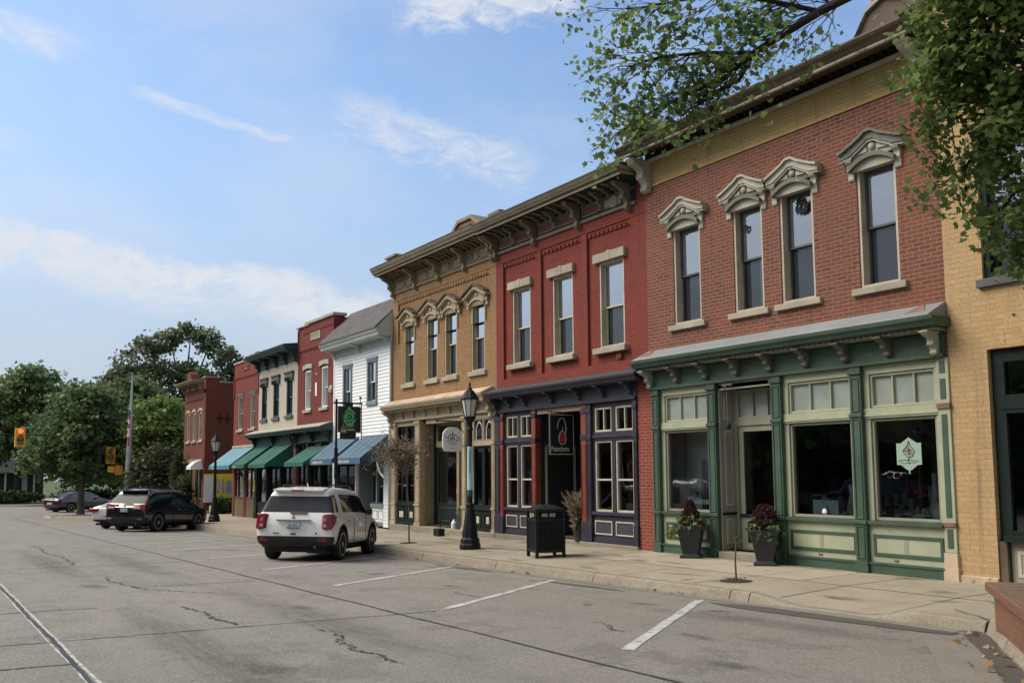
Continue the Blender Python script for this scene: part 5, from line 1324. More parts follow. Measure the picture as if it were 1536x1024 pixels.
# signs ---------------------------------------------------------
# white tea-shop sign projecting from the tan shop
t = empty('hanging_sign', (-22.08, -.06, 0), label='rounded white hanging sign with a dark teapot drawing over the tan shop doorway', cat='sign')
mb = MB(); Y0, Y1, z0, z1 = -.74, -.13, 2.16, 2.82; cy, hw = (Y0+Y1)/2, (Y1-Y0)/2
pts = [(Y0+.05,z0+.02),(Y0+.12,z0),(Y1-.12,z0),(Y1-.05,z0+.02),(Y1-.01,z0+.10),(Y1,z0+.3),(Y1-.015,z1-.16)]+[(cy+hw*.93*math.cos(a), z1-.20+.20*math.sin(a)) for a in [R(20+i*14) for i in range(11)]]+[(Y0+.015,z1-.16),(Y0,z0+.3),(Y0+.01,z0+.10)]
mb.prism(pts, 'x', -22.10, -22.06); mb.build('board', M['signwht'], t, bevel=.006)
mb = MB(); xx = -22.056
C_ = lambda pts, r=.008: mb.tube([(xx, cy+a, 2.50+b) for a, b in pts], r, 5)
C_([(-.12,.10),(-.13,.02),(-.10,-.07),(-.05,-.11),(.06,-.11),(.11,-.07),(.14,.02),(.13,.10),(-.12,.10)])
C_([(.13,.07),(.20,.05),(.21,0),(.17,-.04),(.12,-.05)]); C_([(-.13,.0),(-.19,.05),(-.24,.05),(-.21,.02)]); C_([(-.08,.10),(-.03,.13),(.04,.13),(.08,.10)]); C_([(0,.15),(.0,.21)],.012)
C_([(-.18,-.05),(-.13,-.12),(-.05,-.155),(.05,-.155),(.13,-.12)],.006); C_([(-.06,.06),(-.06,-.05)],.012); C_([(-.01,.06),(-.01,-.05)],.012); C_([(.04,.06),(.05,-.05)],.012); C_([(-.06,.04),(.06,.04)],.007); C_([(-.04,-.25),(.04,-.25)],.008)
mb.build('teapot_drawing', M['ink'], t)
mb = MB(); mb.tube([(-22.08,.0,2.98),(-22.08,-.90,2.98)],.016,8); mb.tube([(-22.08,-.02,2.62),(-22.08,-.35,2.96)],.010,6); mb.lathe([(.03,-.03),(.03,.03)],(-22.08,-.91,2.98),8)
for y in (-.62,-.25): mb.tube([(-22.08,y,2.98),(-22.08,y,2.80)],.006,5)
mb.build('arm', M['ironblk'], t)
# black sign with pendant
t = empty('hanging_sign', (-17.62, -.03, 0), label='black rectangular hanging sign with white border and red guitar-like pendant in the purple doorway', cat='sign')
X = -17.62; Y0, Y1, z0, z1 = -.38, .32, 1.99, 2.93
mb = MB(); mb.box(X-.02,X+.02,Y0,Y1,z0,z1); mb.build('board', M['signblk'], t, bevel=.004)
mb = MB(); xf = X+.021
ringx = lambda a,b,c,d,w: [mb.box(xf,xf+.004,a,a+w,c,d),mb.box(xf,xf+.004,b-w,b,c,d),mb.box(xf,xf+.004,a+w,b-w,c,c+w),mb.box(xf,xf+.004,a+w,b-w,d-w,d)]
ringx(Y0+.006,Y1-.006,z0+.006,z1-.006,.016)
cy = (Y0+Y1)/2+.02
mb.tube([(xf,cy-.14,2.60),(xf,cy-.12,2.74),(xf,cy-.05,2.83),(xf,cy+.03,2.84),(xf,cy+.07,2.78),(xf,cy+.11,2.62),(xf,cy+.10,2.48)],.009,5)
mb.tube([(xf,cy+.01,2.64),(xf,cy+.01,2.52)],.005,5)
el = [(cy+.10*math.cos(a)*(1-.22*math.sin(a)), 2.39+.155*math.sin(a)) for a in [2*math.pi*i/20 for i in range(20)]]
mb.tube([(xf,a,b) for a, b in el+el[:1]],.010,5)
mb.build('white_lines', M['inkcream'], t)
mb = MB(); mb.prism([(cy+(a-cy)*.75, 2.39+(b-2.39)*.7) for a, b in el], 'x', xf, xf+.003); mb.build('red_pendant', M['inkred'], t)
tx = text_mesh('Patanchares', .15, M['inkcream'], .002, spacing=.84); tx.name = 'lettering'; tx.parent = t; tx.location = Vector((xf+.001, Y0+.045, 2.075))-Vector(t.location); tx.rotation_euler = (R(90),0,R(90)); tx.scale = (.86,1.15,1)
mb = MB(); mb.tube([(X,-.30,3.0),(X,-.30,2.92)],.008,5); mb.tube([(X,.22,3.04),(X,.22,2.92)],.008,5); mb.tube([(X,-.4,2.985),(X,.34,2.985)],.012,6); mb.build('hanger', M['ironblk'], t)
# green sign on its post
t = empty('post_sign', (-26.3, -2.05, zwalk(-26.3,-2.05)), label='black square sign with green emblem hanging from a post beside the white SUV', cat='sign')
X = -26.3; zg = zwalk(-26.3,-2.05)
mb = MB(); mb.tube([(X,-2.05,zg),(X,-2.05,3.82)],.035,10); mb.lathe([(.09,0),(.09,.05),(.05,.1)],(X,-2.05,zg),10); mb.lathe([(.055,-.55),(.055,0.35)],(X,-2.05,2.0),10); mb.build('pole', M['ironblk'], t, smooth='auto')
mb = MB(); mb.tube([(X,-2.14,3.70),(X,-1.22,3.70)],.028,8); mb.tube([(X,-1.28,3.70),(X,-1.28,3.86)],.012,6); mb.lathe([(.035,-.03),(.04,0),(.035,.03)],(X,-1.28,3.88),8); mb.tube([(X,-1.24,3.72),(X,-1.24,2.62)],.015,6); mb.build('arm', M['ironblk'], t, smooth='auto')
mb = MB(); mb.box(X-.025,X+.025,-2.0,-1.27,2.82,3.60); mb.box(X-.02,X+.02,-1.93,-1.42,2.62,2.82)
mb.box(X-.006,X+.006,-1.78,-1.52,3.60,3.70); mb.build('board', M['signblk'], t, bevel=.004)
mb = MB(); xf = X+.027; cy, cz = -1.64, 3.28
def blob(mb, r0, r1, a0, a1, n=14, x=xf, th=.004, sy=.9):
    pts = [(cy+r1*math.cos(a)*sy, cz+r1*math.sin(a)) for a in [R(a0+(a1-a0)*i/n) for i in range(n+1)]]; pin = [(cy+r0*math.cos(a)*sy, cz+r0*math.sin(a)) for a in [R(a0+(a1-a0)*i/n) for i in range(n+1)]]
    mb.strip(pts, pin, 'x', x, x+th)
blob(mb, .19, .235, 20, 345); blob(mb, .10, .14, 0, 360); mb.prism([(cy-.07,3.50),(cy+.05,3.50),(cy+.03,3.57),(cy-.02,3.60),(cy-.05,3.57)],'x',xf,xf+.004)
for a in range(0, 360, 45):
    mb.prism([(cy+.06*math.cos(R(a)), cz+.06*math.sin(R(a))),(cy+.16*math.cos(R(a+12)), cz+.17*math.sin(R(a+12))),(cy+.16*math.cos(R(a-12)), cz+.17*math.sin(R(a-12)))],'x',xf+.001,xf+.005)
mb.box(xf,xf+.004,cy-.05,cy-.02,cz-.05,cz+.05); mb.box(xf,xf+.004,cy+.01,cy+.04,cz-.06,cz+.06)
mb.prism([(-1.88,3.30),(-1.78,3.44),(-1.74,3.36),(-1.80,3.22)],'x',xf,xf+.004)
mb.build('emblem', M['inkgreen'], t)
mb = MB(); xf2 = xf+.0065; blob(mb, .205, .222, 200, 330, x=xf2, th=.002); mb.box(xf,xf+.004,-1.76,-1.50,3.02,3.045); mb.box(xf,xf+.004,-1.74,-1.54,2.985,3.0); mb.build('emblem_highlight', M['inkpale'], t)
mb = MB(); mb.prism([(-1.93,2.80),(-1.93,2.93),(-1.87,3.0),(-1.85,3.10),(-1.81,3.10),(-1.80,2.99),(-1.74,2.95),(-1.72,2.80)],'x',xf,xf+.004); mb.box(xf,xf+.004,-1.72,-1.46,2.87,2.94); mb.build('lower_motif', M['inkolive'], t)
mb = MB(); mb.box(xf+.001,xf+.006,-1.70,-1.50,2.895,2.915); mb.box(xf+.001,xf+.006,-1.90,-1.76,2.85,2.88); mb.build('lettering_strip', M['inkcream'], t)
# hexagonal mint sign inside the right-hand window
t = empty('window_sign', (-8.72, .07, 1.60), label='pale mint six-sided sign with a brown leaf drawing hung inside the right-hand shop window', cat='sign')
mb = MB(); cx = -8.72; y = .070
ol = [(-.21,2.00),(-.14,1.995),(-.05,2.05),(0,2.085),(.05,2.05),(.14,1.995),(.21,2.00),(.21,1.67),(.14,1.665),(.05,1.60),(0,1.575),(-.05,1.60),(-.14,1.665),(-.21,1.67)]
mb.prism([(cx+a,b) for a, b in ol],'y',y,y+.012); mb.prism([(cx-.012,1.58),(cx+.012,1.58),(cx+.008,1.53),(cx-.008,1.53)],'y',y,y+.01); mb.build('board', M['hexgreen'], t)
mb = MB()
D = lambda pts, r=.006: mb.tube([(cx+a,y-.002,b) for a, b in pts], r, 5)
D([(0,2.03),(-.012,1.97),(-.10,1.88),(-.05,1.81),(0,1.78),(.06,1.80),(.10,1.88),(.03,1.95),(0,2.03)],.008); D([(-.06,1.87),(0,1.90),(.06,1.86)]); D([(-.04,1.84),(.05,1.83)]); D([(0,1.95),(.01,1.80)]); D([(-.08,1.88),(.08,1.90)]); D([(-.03,1.92),(.03,1.90),(-.02,1.86),(.04,1.85)],.009)
mb.build('leaf_drawing', M['inkbrown'], t)
mb = MB(); D([(-.18,1.735),(-.02,1.745),(.16,1.725)],.005); D([(-.16,1.71),(-.09,1.69),(0,1.70),(.12,1.705)],.004); D([(0,1.77),(-.01,1.72),(.01,1.68)],.007); mb.build('line_drawing', M['ink'], t)

# poster on the alley wall
t = empty('wall_poster', (-49.06, .75, .9), label='yellow and white poster board with dark window shapes on the brown-red alley wall', cat='poster')
mb = MB(); mb.box(-49.095,-49.06,.0,1.62,.38,1.62,0); mb.box(-49.09,-49.05,-.0,.46,.16,1.50,1)
for a, b, h in ((.58,.80,.50),(.9,1.05,.5),(1.12,1.42,.55)):
    mb.box(-49.06,-49.05,a,b,.62,1.22,2); mb.prism([(a,1.22),(b,1.22),((a+b)/2+.05,1.34),((a+b)/2-.05,1.34)],'x',-49.06,-49.05,2)
for z in (.50,.56): mb.box(-49.06,-49.052,1.15,1.45,z,z+.025,1)
for z in (.8,.95,1.1): mb.box(-49.06,-49.047,.6,.78,z,z+.04,1); mb.box(-49.06,-49.047,1.16,1.38,z,z+.03,3)
mb.build('board', [M['yellow'], M['poster'], M['curtain'], M['inkblue']], t)
mb = MB(); mb.box(-40.62,-40.42,-.075,-.06,.85,1.35,0); mb.box(-40.58,-40.46,-.079,-.075,1.12,1.17,1); mb.box(-40.58,-40.46,-.079,-.075,.98,1.02,1); tag(mb.build('door_notice', [M['yellow'], M['inkbrown']], loc=(-40.52,-.07,.85)), 'small yellow paper notice beside the dark green shopfront', 'notice')

# hanging lantern hook by the green shop door
t = empty('hanging_lantern', (-12.25, -.08, 2.4), label='slender grey iron hook with a small green lantern above the green shop door', cat='lantern')
mb = MB(); mb.tube([(-12.25,.02,3.14),(-12.25,-.14,3.16),(-12.25,-.20,3.10),(-12.25,-.14,3.04),(-12.25,-.12,2.6),(-12.25,-.12,2.46)],.012,6); mb.tube([(-12.40,-.10,3.16),(-12.12,-.12,3.17)],.022,6); mb.build('hook', M['greygreen'], t)
mb = MB(); mb.lathe([(.02,.0),(.045,.02),(.05,.06),(.035,.10),(.012,.12)],(-12.25,-.12,2.35),10); mb.build('lantern', M['dkgreen'], t, smooth='auto')

# window display items
def item(name, label, cat, group=None): return empty(name, (0,0,0), label=label, cat=cat, group=group)
for i, (x, w, lab, deco) in enumerate(((-13.45,.40,'pale blue box standing on the sill of the left green shop window',0),(-10.36,.52,'pale blue box with white vase motif in the middle green shop window',1))):
    t = empty('display_box', (x, .24, .83), label=lab, cat='display box')
    mb = MB(); mb.box(x-w/2,x+w/2,.14,.30,.83,1.10); mb.build('box', M['paleblue'], t, bevel=.006)
    if deco:
        mb = MB(); mb.lathe([(.03,0),(.07,.05),(.06,.10),(.03,.14),(.035,.17)],(x+.02,.13,.845),12); mb.tube([(x-.02,.13,1.02),(x-.05,.13,1.10),(x+.02,.13,1.16),(x+.08,.13,1.10)],.008,5); mb.build('vase', M['poster'], t, smooth='auto')
    else:
        mb = MB(); mb.tube([(x-.05,.2,1.10),(x-.03,.2,1.16),(x,.2,1.11)],.007,5); mb.build('ribbon', M['white'], t)
for x, z, nm, lab in ((-13.0,.83,'figurine','small white figurine at the right end of the left green shop window'),):
    mb = MB(); mb.lathe([(.05,0),(.06,.06),(.035,.14),(.05,.20),(.045,.25),(.015,.30)],(x,.22,z),12); tag(mb.build(nm, M['white'], loc=(x,.22,z), smooth='auto'), lab, 'figurine')
for k, (x, lab) in enumerate(((-8.35,'grey-green card propped in the lower right corner of the right-hand shop window'),)):
    mb = MB(); mb.prism([(.16,.83),(.18,.83),(.26,1.10),(.24,1.10)],'x',x-.09,x+.09); tag(mb.build('display_card', M['hexgreen'], loc=(x,.2,.83)), lab, 'card')
rnd = random.Random(11)
t = empty('display_table', (-8.95,.7,.17), label='low table with a white cloth and small ornaments behind the right-hand shop window', cat='table')
mb = MB(); mb.box(-9.2,-8.4,.5,1.0,.17,.88,0); mb.box(-9.22,-8.38,.48,1.02,.88,.90,1); mb.build('tabletop', [M['inter'], M['interlt']], t)
mb = MB()
for i in range(9):
    x = -9.12+i*.085; h = .04+rnd.random()*.09; mb.lathe([(.03,0),(.035,h*.5),(.02,h)],(x,.6+rnd.random()*.2,.90),8)
mb.build('ornaments', M['interlt'], t, smooth='auto')

# sandwich-sign stand and jug at the tan shop step, bench in the purple doorway
t = empty('boot_stand', (-22.62,-.55,zwalk(-22.6,-.5)), label='small black stand with a thin upright rod by the tan shop step', cat='stand')
mb = MB(); z = zwalk(-22.6,-.5); mb.box(-22.78,-22.46,-.64,-.46,z,z+.20); mb.build('base', M['ironblk'], t, bevel=.006)
mb = MB(); mb.tube([(-22.55,-.55,z+.2),(-22.55,-.55,z+.52)],.012,6); mb.build('rod', M['ironblk'], t)
mb = MB(); mb.lathe([(.07,0),(.08,.03),(.08,.16),(.03,.22),(.03,.26)],(-22.95,.10,.05),12); tag(mb.build('white_jug', M['signwht'], loc=(-22.95,.10,.05), smooth='auto'), 'white jug standing in the tan shop doorway', 'jug')
t = empty('tall_planter', (-22.5,.2,.05), label='dark square planter with a small green plant in the tan shop doorway', cat='planter')
mb = MB(); mb.box(-22.72,-22.38,.03,.37,.05,.48); mb.build('pot', M['potblk'], t, bevel=.008)
t_tallplanter = t
t = empty('slatted_bench', (-17.5,.9,.055), label='low dark slatted bench inside the purple doorway', cat='bench')
mb = MB()
for i in range(4): mb.box(-17.95,-17.2,.62+i*.10,.70+i*.10,.46,.50)
mb.build('seat', M['sash1'], t)
for x in (-17.9,-17.28):
    q = MB(); q.box(x,x+.05,.64,.98,.055,.46); q.build('leg', M['ironblk'], t)
t_bench = t
# brick planter bed at the right front
pl = empty('brick_planter', (-4.2,-3.2,.01), label='low red-brown brick planter wall with a sloping brick cap at the kerb corner', cat='planter')
c0 = Vector((-5.36,-3.58,0)); dd = Vector((.855,-1.08,0)).normalized(); nn = Vector((-dd.y,dd.x,0))
def obox(mb, s0, s1, n0, n1, z0, z1, m=0):
    v = [c0+dd*s+nn*n for s, n in ((s0,n0),(s1,n0),(s1,n1),(s0,n1))]
    mb.prism([(p.x,p.y) for p in v],'z',z0,z1,m)
mb = MB(); obox(mb,0,3.2,0,.24,-.05,.40); obox(mb,0,.24,.24,2.4,-.05,.40); obox(mb,2.96,3.2,.24,2.4,-.05,.40); obox(mb,.24,2.96,2.16,2.4,-.05,.40); mb.build('wall', M['planterbrick'], pl)
mb = MB()
n = 30
for i in range(n): obox(mb,-.06+i*3.3/n+.004,-.06+(i+1)*3.3/n-.004,-.07,.29,.385+.0005*(i%3),.475+.003*(i%2))
for i in range(22): obox(mb,-.07,.29,.30+i*.098+.004,.30+(i+1)*.098-.004,.386,.476+.003*(i%2))
mb.build('brick_cap', M['planterbrick'], pl, bevel=.008)
mb = MB(); obox(mb,.24,2.96,.24,2.16,-.05,.36); mb.build('soil', M['soil'], pl)

# pole with flag, traffic lights
fp = empty('flag_pole', (-58.6,-1.95,-.72), label='pale tapered street pole with a furled striped flag near the corner', cat='flag pole')
mb = MB(); mb.tube([(-58.6,-1.95,-.75),(-58.55,-1.93,2.0),(-58.5,-1.9,4.3),(-58.42,-1.88,7.6)],[.20,.17,.12,.03],12); mb.build('pole', M['galv'], fp, smooth='auto')
mb = MB()
for i in range(7):
    z = 5.1-i*.26; mb.lathe([(.075+.01*(i%2),0),(.09,-.13),(.07+.01*((i+1)%2),-.26)],(-58.46,-1.96,z),8,[0,1,0,1,1,0,0][i])
mb.lathe([(.04,0),(.08,-.12),(.08,-.3)],(-58.46,-1.96,5.42),8,2); mb.build('flag', [M['flagred'],M['flagwht'],M['flagblu']], fp, smooth='auto')
mb = MB(); mb.box(-58.5,-58.44,-2.15,-1.75,1.1,1.45,0); mb.build('small_sign', M['poster'], fp)
def traffic_light(x, y, z, label, lit):
    t = empty('traffic_light', (x,y,z), label=label, cat='traffic light', group='yellow traffic lights over the crossing')
    mb = MB(); mb.box(x-.2,x+.2,y-.24,y+.24,z-.5,z+.5,0); mb.box(x+.2,x+.21,y-.16,y+.16,z-.38,z-.02,1); mb.build('housing', [M['signalyel'], M['black']], t, bevel=.02)
    for k in range(3):
        zz = z+.33-.33*k; q = MB(); q.lathe([(.13,0),(.12,.02)],(x+.205,y,zz),14,0,'x'); q.build('lens', M['signalred'] if lit and k == 0 else M['tandk'], t)
        q = MB(); q.strip([(y+.155*math.cos(a),zz+.155*math.sin(a)) for a in [R(10+i*20) for i in range(9)]],[(y+.14*math.cos(a),zz+.14*math.sin(a)) for a in [R(10+i*20) for i in range(9)]],'x',x+.205,x+.40); q.build('visor', M['signalyel'], t)
    return t
traffic_light(-55.6,-7.90,3.6,'yellow traffic light with its red lamp lit, hung on wires at the far left',True)
traffic_light(-60.2,-2.65,2.76,'unlit yellow traffic light hung beside the flag pole',False)
mb = MB()
cat = lambda a, b, sag, n=14: [tuple(Vector(a).lerp(Vector(b), i/n)-Vector((0,0,sag*4*(i/n)*(1-i/n)))) for i in range(n+1)]
mb.tube(cat((-55.6,-20,4.3),(-55.6,-6.3,3.72),.1),.022,5); mb.tube(cat((-55.6,-20,4.7),(-55.6,-6.3,4.0),.1),.018,5); mb.tube(cat((-55.6,-6.3,3.72),(-60.2,-2.65,3.3),.03),.02,5); mb.tube(cat((-60.2,-2.65,3.3),(-58.5,-1.92,3.0),.01),.02,5)
tag(mb.build('signal_wire', M['ironblk'], loc=(-63,-4.6,3.8)), 'thin black span wires carrying the traffic lights across the street', 'wire')
t = empty('road_sign_post', (-58.2,-1.0,-.7), label='cluster of an orange square and a red-brown oval road sign behind the pole', cat='road sign')
mb = MB(); mb.tube([(-58.9,-1.75,-.75),(-58.9,-1.75,2.4)],.04,8); mb.build('pole', M['galv'], t)
mb = MB(); mb.box(-58.85,-58.80,-2.6,-2.2,1.6,2.15); mb.build('orange_sign', M['signalorg'], t); mb = MB(); mb.box(-58.86,-58.81,-3.0,-2.63,1.75,2.1); mb.build('yellow_sign', M['signalyel'], t)
mb = MB(); mb.prism([(-1.35+.42*math.cos(a),1.85+.26*math.sin(a)) for a in [2*math.pi*i/20 for i in range(20)]],'x',-58.86,-58.82); mb.build('oval_sign', M['ovalred'], t)
mb = MB(); mb.box(-58.9,-58.86,-2.95,-.95,1.83,1.87); mb.build('crossbar', M['ironblk'], t)
# ================================================================ cars: local x forward, y left, z up; rear axle at x = 0
def car_body(root, st, paint, glass, rearglass, low='plastic', wheel_x=(0, 2.7), wr=.36, half=.80, archm=True):
    """st: stations (list of 9 (x,y,z) rows for the left half: keel, sill, skirt top, waist, shoulder, belt, rail, roof edge, crown) with flags"""
    nr = len(st[0][0]); ns = len(st)
    bm = bmesh.new(); L = []; Rr = []
    for rows, fl in st:
        L.append([bm.verts.new(p) for p in rows]); Rr.append([v if abs(p[1]) < 1e-6 else bm.verts.new((p[0], -p[1], p[2])) for v, p in zip(L[-1], rows)])
    def face(vs, m):
        u = []
        for v in vs:
            if v not in u: u.append(v)
        if len(u) >= 3:
            try: f = bm.faces.new(u); f.material_index = m
            except ValueError: pass
    for i in range(ns-1):
        fl = st[i][1]
        for k in range(nr-1):
            m = fl.get(k, 0)
            face([L[i][k], L[i+1][k], L[i+1][k+1], L[i][k+1]], m); face([Rr[i][k], Rr[i][k+1], Rr[i+1][k+1], Rr[i+1][k]], m)
    for s in (0, ns-1):
        fl = st[s][1].get('cap', {})
        for k in range(nr-1): face([L[s][k], L[s][k+1], Rr[s][k+1], Rr[s][k]], fl.get(k, 0))
    bmesh.ops.recalc_face_normals(bm, faces=bm.faces)
    me = bpy.data.meshes.new('car_cage'); bm.to_mesh(me); bm.free()
    for mt in (paint, glass, rearglass, M[low]): me.materials.append(mt)
    ob = bpy.data.objects.new('car_cage', me); COL.objects.link(ob)
    s = ob.modifiers.new('S', 'SUBSURF'); s.levels = 3; s.render_levels = 3
    cut = MB()
    for wx in wheel_x:
        for sg in (-1, 1): cut.lathe([(wr*1.16, sg*(half-.42)), (wr*1.16, sg*(half+.4))], (wx, 0, wr+.02), 28, 0, 'y')
    co = cut.build('wheel_cut', M[low], None, local=True)
    b = ob.modifiers.new('B', 'BOOLEAN'); b.object = co; b.operation = 'DIFFERENCE'; b.solver = 'EXACT'
    try: b.material_mode = 'TRANSFER'
    except Exception: pass
    bpy.context.view_layer.update()
    dg = bpy.context.evaluated_depsgraph_get()
    full = bpy.data.meshes.new_from_object(ob.evaluated_get(dg))
    bpy.data.objects.remove(ob); bpy.data.objects.remove(co)
    mats = list(full.materials)
    def split(name, idxs, mts):
        b2 = bmesh.new(); b2.from_mesh(full)
        kill = [f for f in b2.faces if f.material_index not in idxs]
        bmesh.ops.delete(b2, geom=kill, context='FACES')
        m2 = bpy.data.meshes.new(name); b2.to_mesh(m2); b2.free()
        m2.materials.clear()
        for mt in mts: m2.materials.append(mt)
        m2.polygons.foreach_set('material_index', [0]*len(m2.polygons)); m2.polygons.foreach_set('use_smooth', [True]*len(m2.polygons))
        o = bpy.data.objects.new(name, m2); COL.objects.link(o); o.parent = root
        return o
    names = [m.name if m else '' for m in mats]
    ip = [i for i, n in enumerate(names) if n == paint.name]; ig = [i for i, n in enumerate(names) if n == glass.name]; ir = [i for i, n in enumerate(names) if n == rearglass.name]; il = [i for i, n in enumerate(names) if n == M[low].name]
    o = [split('body', ip, [paint]), split('side_window', ig, [glass]), split('rear_window', ir, [rearglass]), split('lower_trim', il, [M[low]])]
    for x in o[:1]:
        e = x.modifiers.new('E', 'EDGE_SPLIT'); e.split_angle = R(50)
    return o

def wheel(root, x, y, r=.36, w=.23, rim='rim', spokes=5):
    sg = 1 if y > 0 else -1
    mb = MB(); h = w/2
    mb.lathe([(r*.72,-h),(r*.93,-h),(r*.985,-h*.8),(r,-h*.45),(r,h*.45),(r*.985,h*.8),(r*.93,h),(r*.72,h)], (x,y,r), 32, 0, 'y')
    t = mb.build('wheel', M['tyre'], root, local=True, smooth='auto')
    mb = MB(); f = sg*(h+.004)
    for a, b in ((.66,.58),):
        mb.lathe([(r*.735,f*.2),(r*.735,f),(r*.67,f),(r*.63,f*.5)], (x,y,r), 32, 0, 'y')
    mb.lathe([(r*.64,f*.35),(r*.1,f*.35)], (x,y,r), 24, 1, 'y')
    for k in range(spokes):
        a = 2*math.pi*k/spokes+.3
        for da in (-.10,.10):
            c, s = math.cos(a+da), math.sin(a+da); px, pz = -math.sin(a), math.cos(a); wd = .026
            p = [(r*.08*c-px*wd, r*.08*s-pz*wd),(r*.67*c-px*wd*.8, r*.67*s-pz*wd*.8),(r*.67*c+px*wd*.8, r*.67*s+pz*wd*.8),(r*.08*c+px*wd, r*.08*s+pz*wd)]
            mb.prism([(x+u, r+v) for u, v in p], 'y', y+f*.45, y+f*.9)
    mb.lathe([(r*.17,f*.4),(r*.16,f),(r*.05,f*1.05)], (x,y,r), 14, 0, 'y')
    mb.build('rim', [M[rim], M['plastic']], t, local=True, smooth='auto')
    return t

def suv(root, paint, H=1.70, L0=-.93, WB=2.70, F=.92, dark=False, plate_txt='C29 862', kind='a'):
    """kind a: upright rounded tailgate; b: lower, more raked"""
    bz = 1.04 if kind == 'a' else 1.02
    xr = WB+F
    def S(x, fl, w=1.0, zs=.27, belt=bz, zr=H, rail=.70, edge=.58, xo=(0,)*9, wl=1.0, waist=None):
        y3 = .91*w
        rows = [(x+xo[0],0,zs),(x+xo[1],.76*w*wl,zs),(x+xo[2],.885*w*wl,zs+.10),(x+xo[3],.90*w,.52),(x+xo[4],y3,.86),(x+xo[5],.875*w,belt),(x+xo[6],rail*w,zr-.10),(x+xo[7],edge*w,zr-.02),(x+xo[8],0,zr)]
        return (rows, fl)
    G = {5:1}; N = {}; low = {0:3,1:3}
    g = dict(low); g.update(G); n = dict(low)
    st = []
    # tail: rows lean forward towards the roof
    rk = .34 if kind == 'a' else .55
    cap = {0:3,1:3,2:3,3:0,4:0,5:2,6:0,7:0}
    st.append(S(L0, dict(n, cap=cap) | {2:3, 5:2}, .97, .34, bz, H-.07, .70, .56, (.10,.10,.04,.0,.03,.10,rk,rk+.03,rk+.02)))
    st.append(S(L0+.07, dict(n) | {2:3, 5:2}, .99, .30, bz, H-.06, .70, .57, (.08,.08,.03,0,.03,.10,rk-.03,rk,rk)))
    st.append(S(L0+.24, dict(g), 1.0, .28, bz, H-.04, .70, .58, (0,0,0,0,.0,.03,rk*.62,rk*.66,rk*.66)))
    st.append(S(L0+.70, dict(n), 1.0, .27, bz-.005, H-.01, .71, .59, (0,0,0,0,0,0,.10,.12,.12)))
    st.append(S(L0+.86, dict(g), 1.0, .27, bz-.01, H, .71, .59))
    st.append(S(.90, dict(g), 1.0, .26, bz-.02, H, .71, .59))
    st.append(S(1.02, dict(g), 1.0, .26, bz-.025, H, .71, .59))
    st.append(S(1.75, dict(g), 1.0, .26, bz-.04, H-.02, .70, .58))
    st.append(S(1.95, {**g, 6:1, 7:1}, 1.0, .26, bz-.045, H-.05, .73, .62, (0,0,0,0,0,0,.02,.02,.04)))
    st.append(S(2.62, dict(n), 1.0, .26, bz-.055, 1.10, .80, .62, (0,0,0,0,0,0,.08,.06,.10)))
    st.append(S(2.80, dict(n), 1.0, .26, bz-.10, 1.06, .78, .60))
    st.append(S(xr-.45, dict(n), .97, .26, bz-.18, .99, .74, .56))
    st.append(S(xr-.14, dict(n), .88, .27, .78, .88, .70, .50))
    st.append(S(xr, dict(n, cap={0:3,1:3,2:3}), .74, .30, .66, .74, .66, .44))
    body, sidew, rearw, lowt = car_body(root, st, paint, M['carglass'], M['cargrey'], wheel_x=(0, WB), wr=.36)
    P = lambda mb, nm, m, p=root, **k: mb.build(nm, m, p, local=True, **k)
    for x in (0, WB):
        for s in (-1, 1): wheel(root, x, s*.79, .36, .23, 'rim')
    # pillars in front of the glass band
    mb = MB()
    for s in (-1, 1):
        for xx in (.96, 1.0): pass
        mb.prism([(.90,bz-.0),(1.0,bz-.0),(1.0,H-.09),(.90,H-.09)], 'y', s*.80, s*.868) if False else None
    # tail lamps wrap the rear corners
    zl0, zl1 = (.74, 1.06) if kind == 'a' else (.84, 1.05)
    for s in (-1, 1):
        mb = MB()
        if kind == 'a':
            pl = [(L0+.0,.70),(L0-.0,.79),(L0+.06,.895),(L0+.30,.918)]; 
        else:
            pl = [(L0+.02,.40),(L0-.0,.72),(L0+.07,.88),(L0+.36,.91)]
        n_ = len(pl)
        zt = [zl1-.02, zl1, zl1, zl1-.05]; zb = [zl0, zl0-.03, zl0-.02, zl0+.14] if kind == 'a' else [zl0+.06, zl0, zl0, zl0+.08]
        vs = []
        for (x, y), a, b in zip(pl, zb, zt):
            for z, xx in ((a, 0), (b, .06)): vs.append((x-.035+xx, s*(y+.012), z)); 
        for (x, y), a, b in zip(pl, zb, zt):
            for z, xx in ((a, 0), (b, .06)): vs.append((x+.10+xx, s*(y-.10), z))
        fs = []
        for i in range(n_-1):
            fs += [(2*i,2*i+2,2*i+3,2*i+1),(2*n_+2*i,2*n_+2*i+1,2*n_+2*i+3,2*n_+2*i+2),(2*i,2*n_+2*i,2*n_+2*i+2,2*i+2),(2*i+1,2*i+3,2*n_+2*i+3,2*n_+2*i+1)]
        fs += [(0,1,2*n_+1,2*n_),(2*n_-2,4*n_-2,4*n_-1,2*n_-1)]
        mb.add(vs, fs, 0)
        tl = P(mb, 'tail_light', M['tail'], bevel=.012, seg=2)
        mb = MB(); y0, y1 = (.715,.79) if kind == 'a' else (.44,.74)
        mb.box(L0-.048, L0-.02, s*y0, s*y1, zl0+.02, zl0+.09); 
        if kind == 'a': mb.box(L0-.040, L0-.0, s*(y0+.02), s*(y1-.02), zl0+.15, zl0+.22)
        P(mb, 'clear_lens', M['tailclear'] if kind == 'a' else M['tailclear'], tl, bevel=.008)
        mb = MB(); mb.box(L0+.0, L0+.03, s*.58, s*.80, .445, .50); P(mb, 'reflector', M['taildk'], bevel=.006)
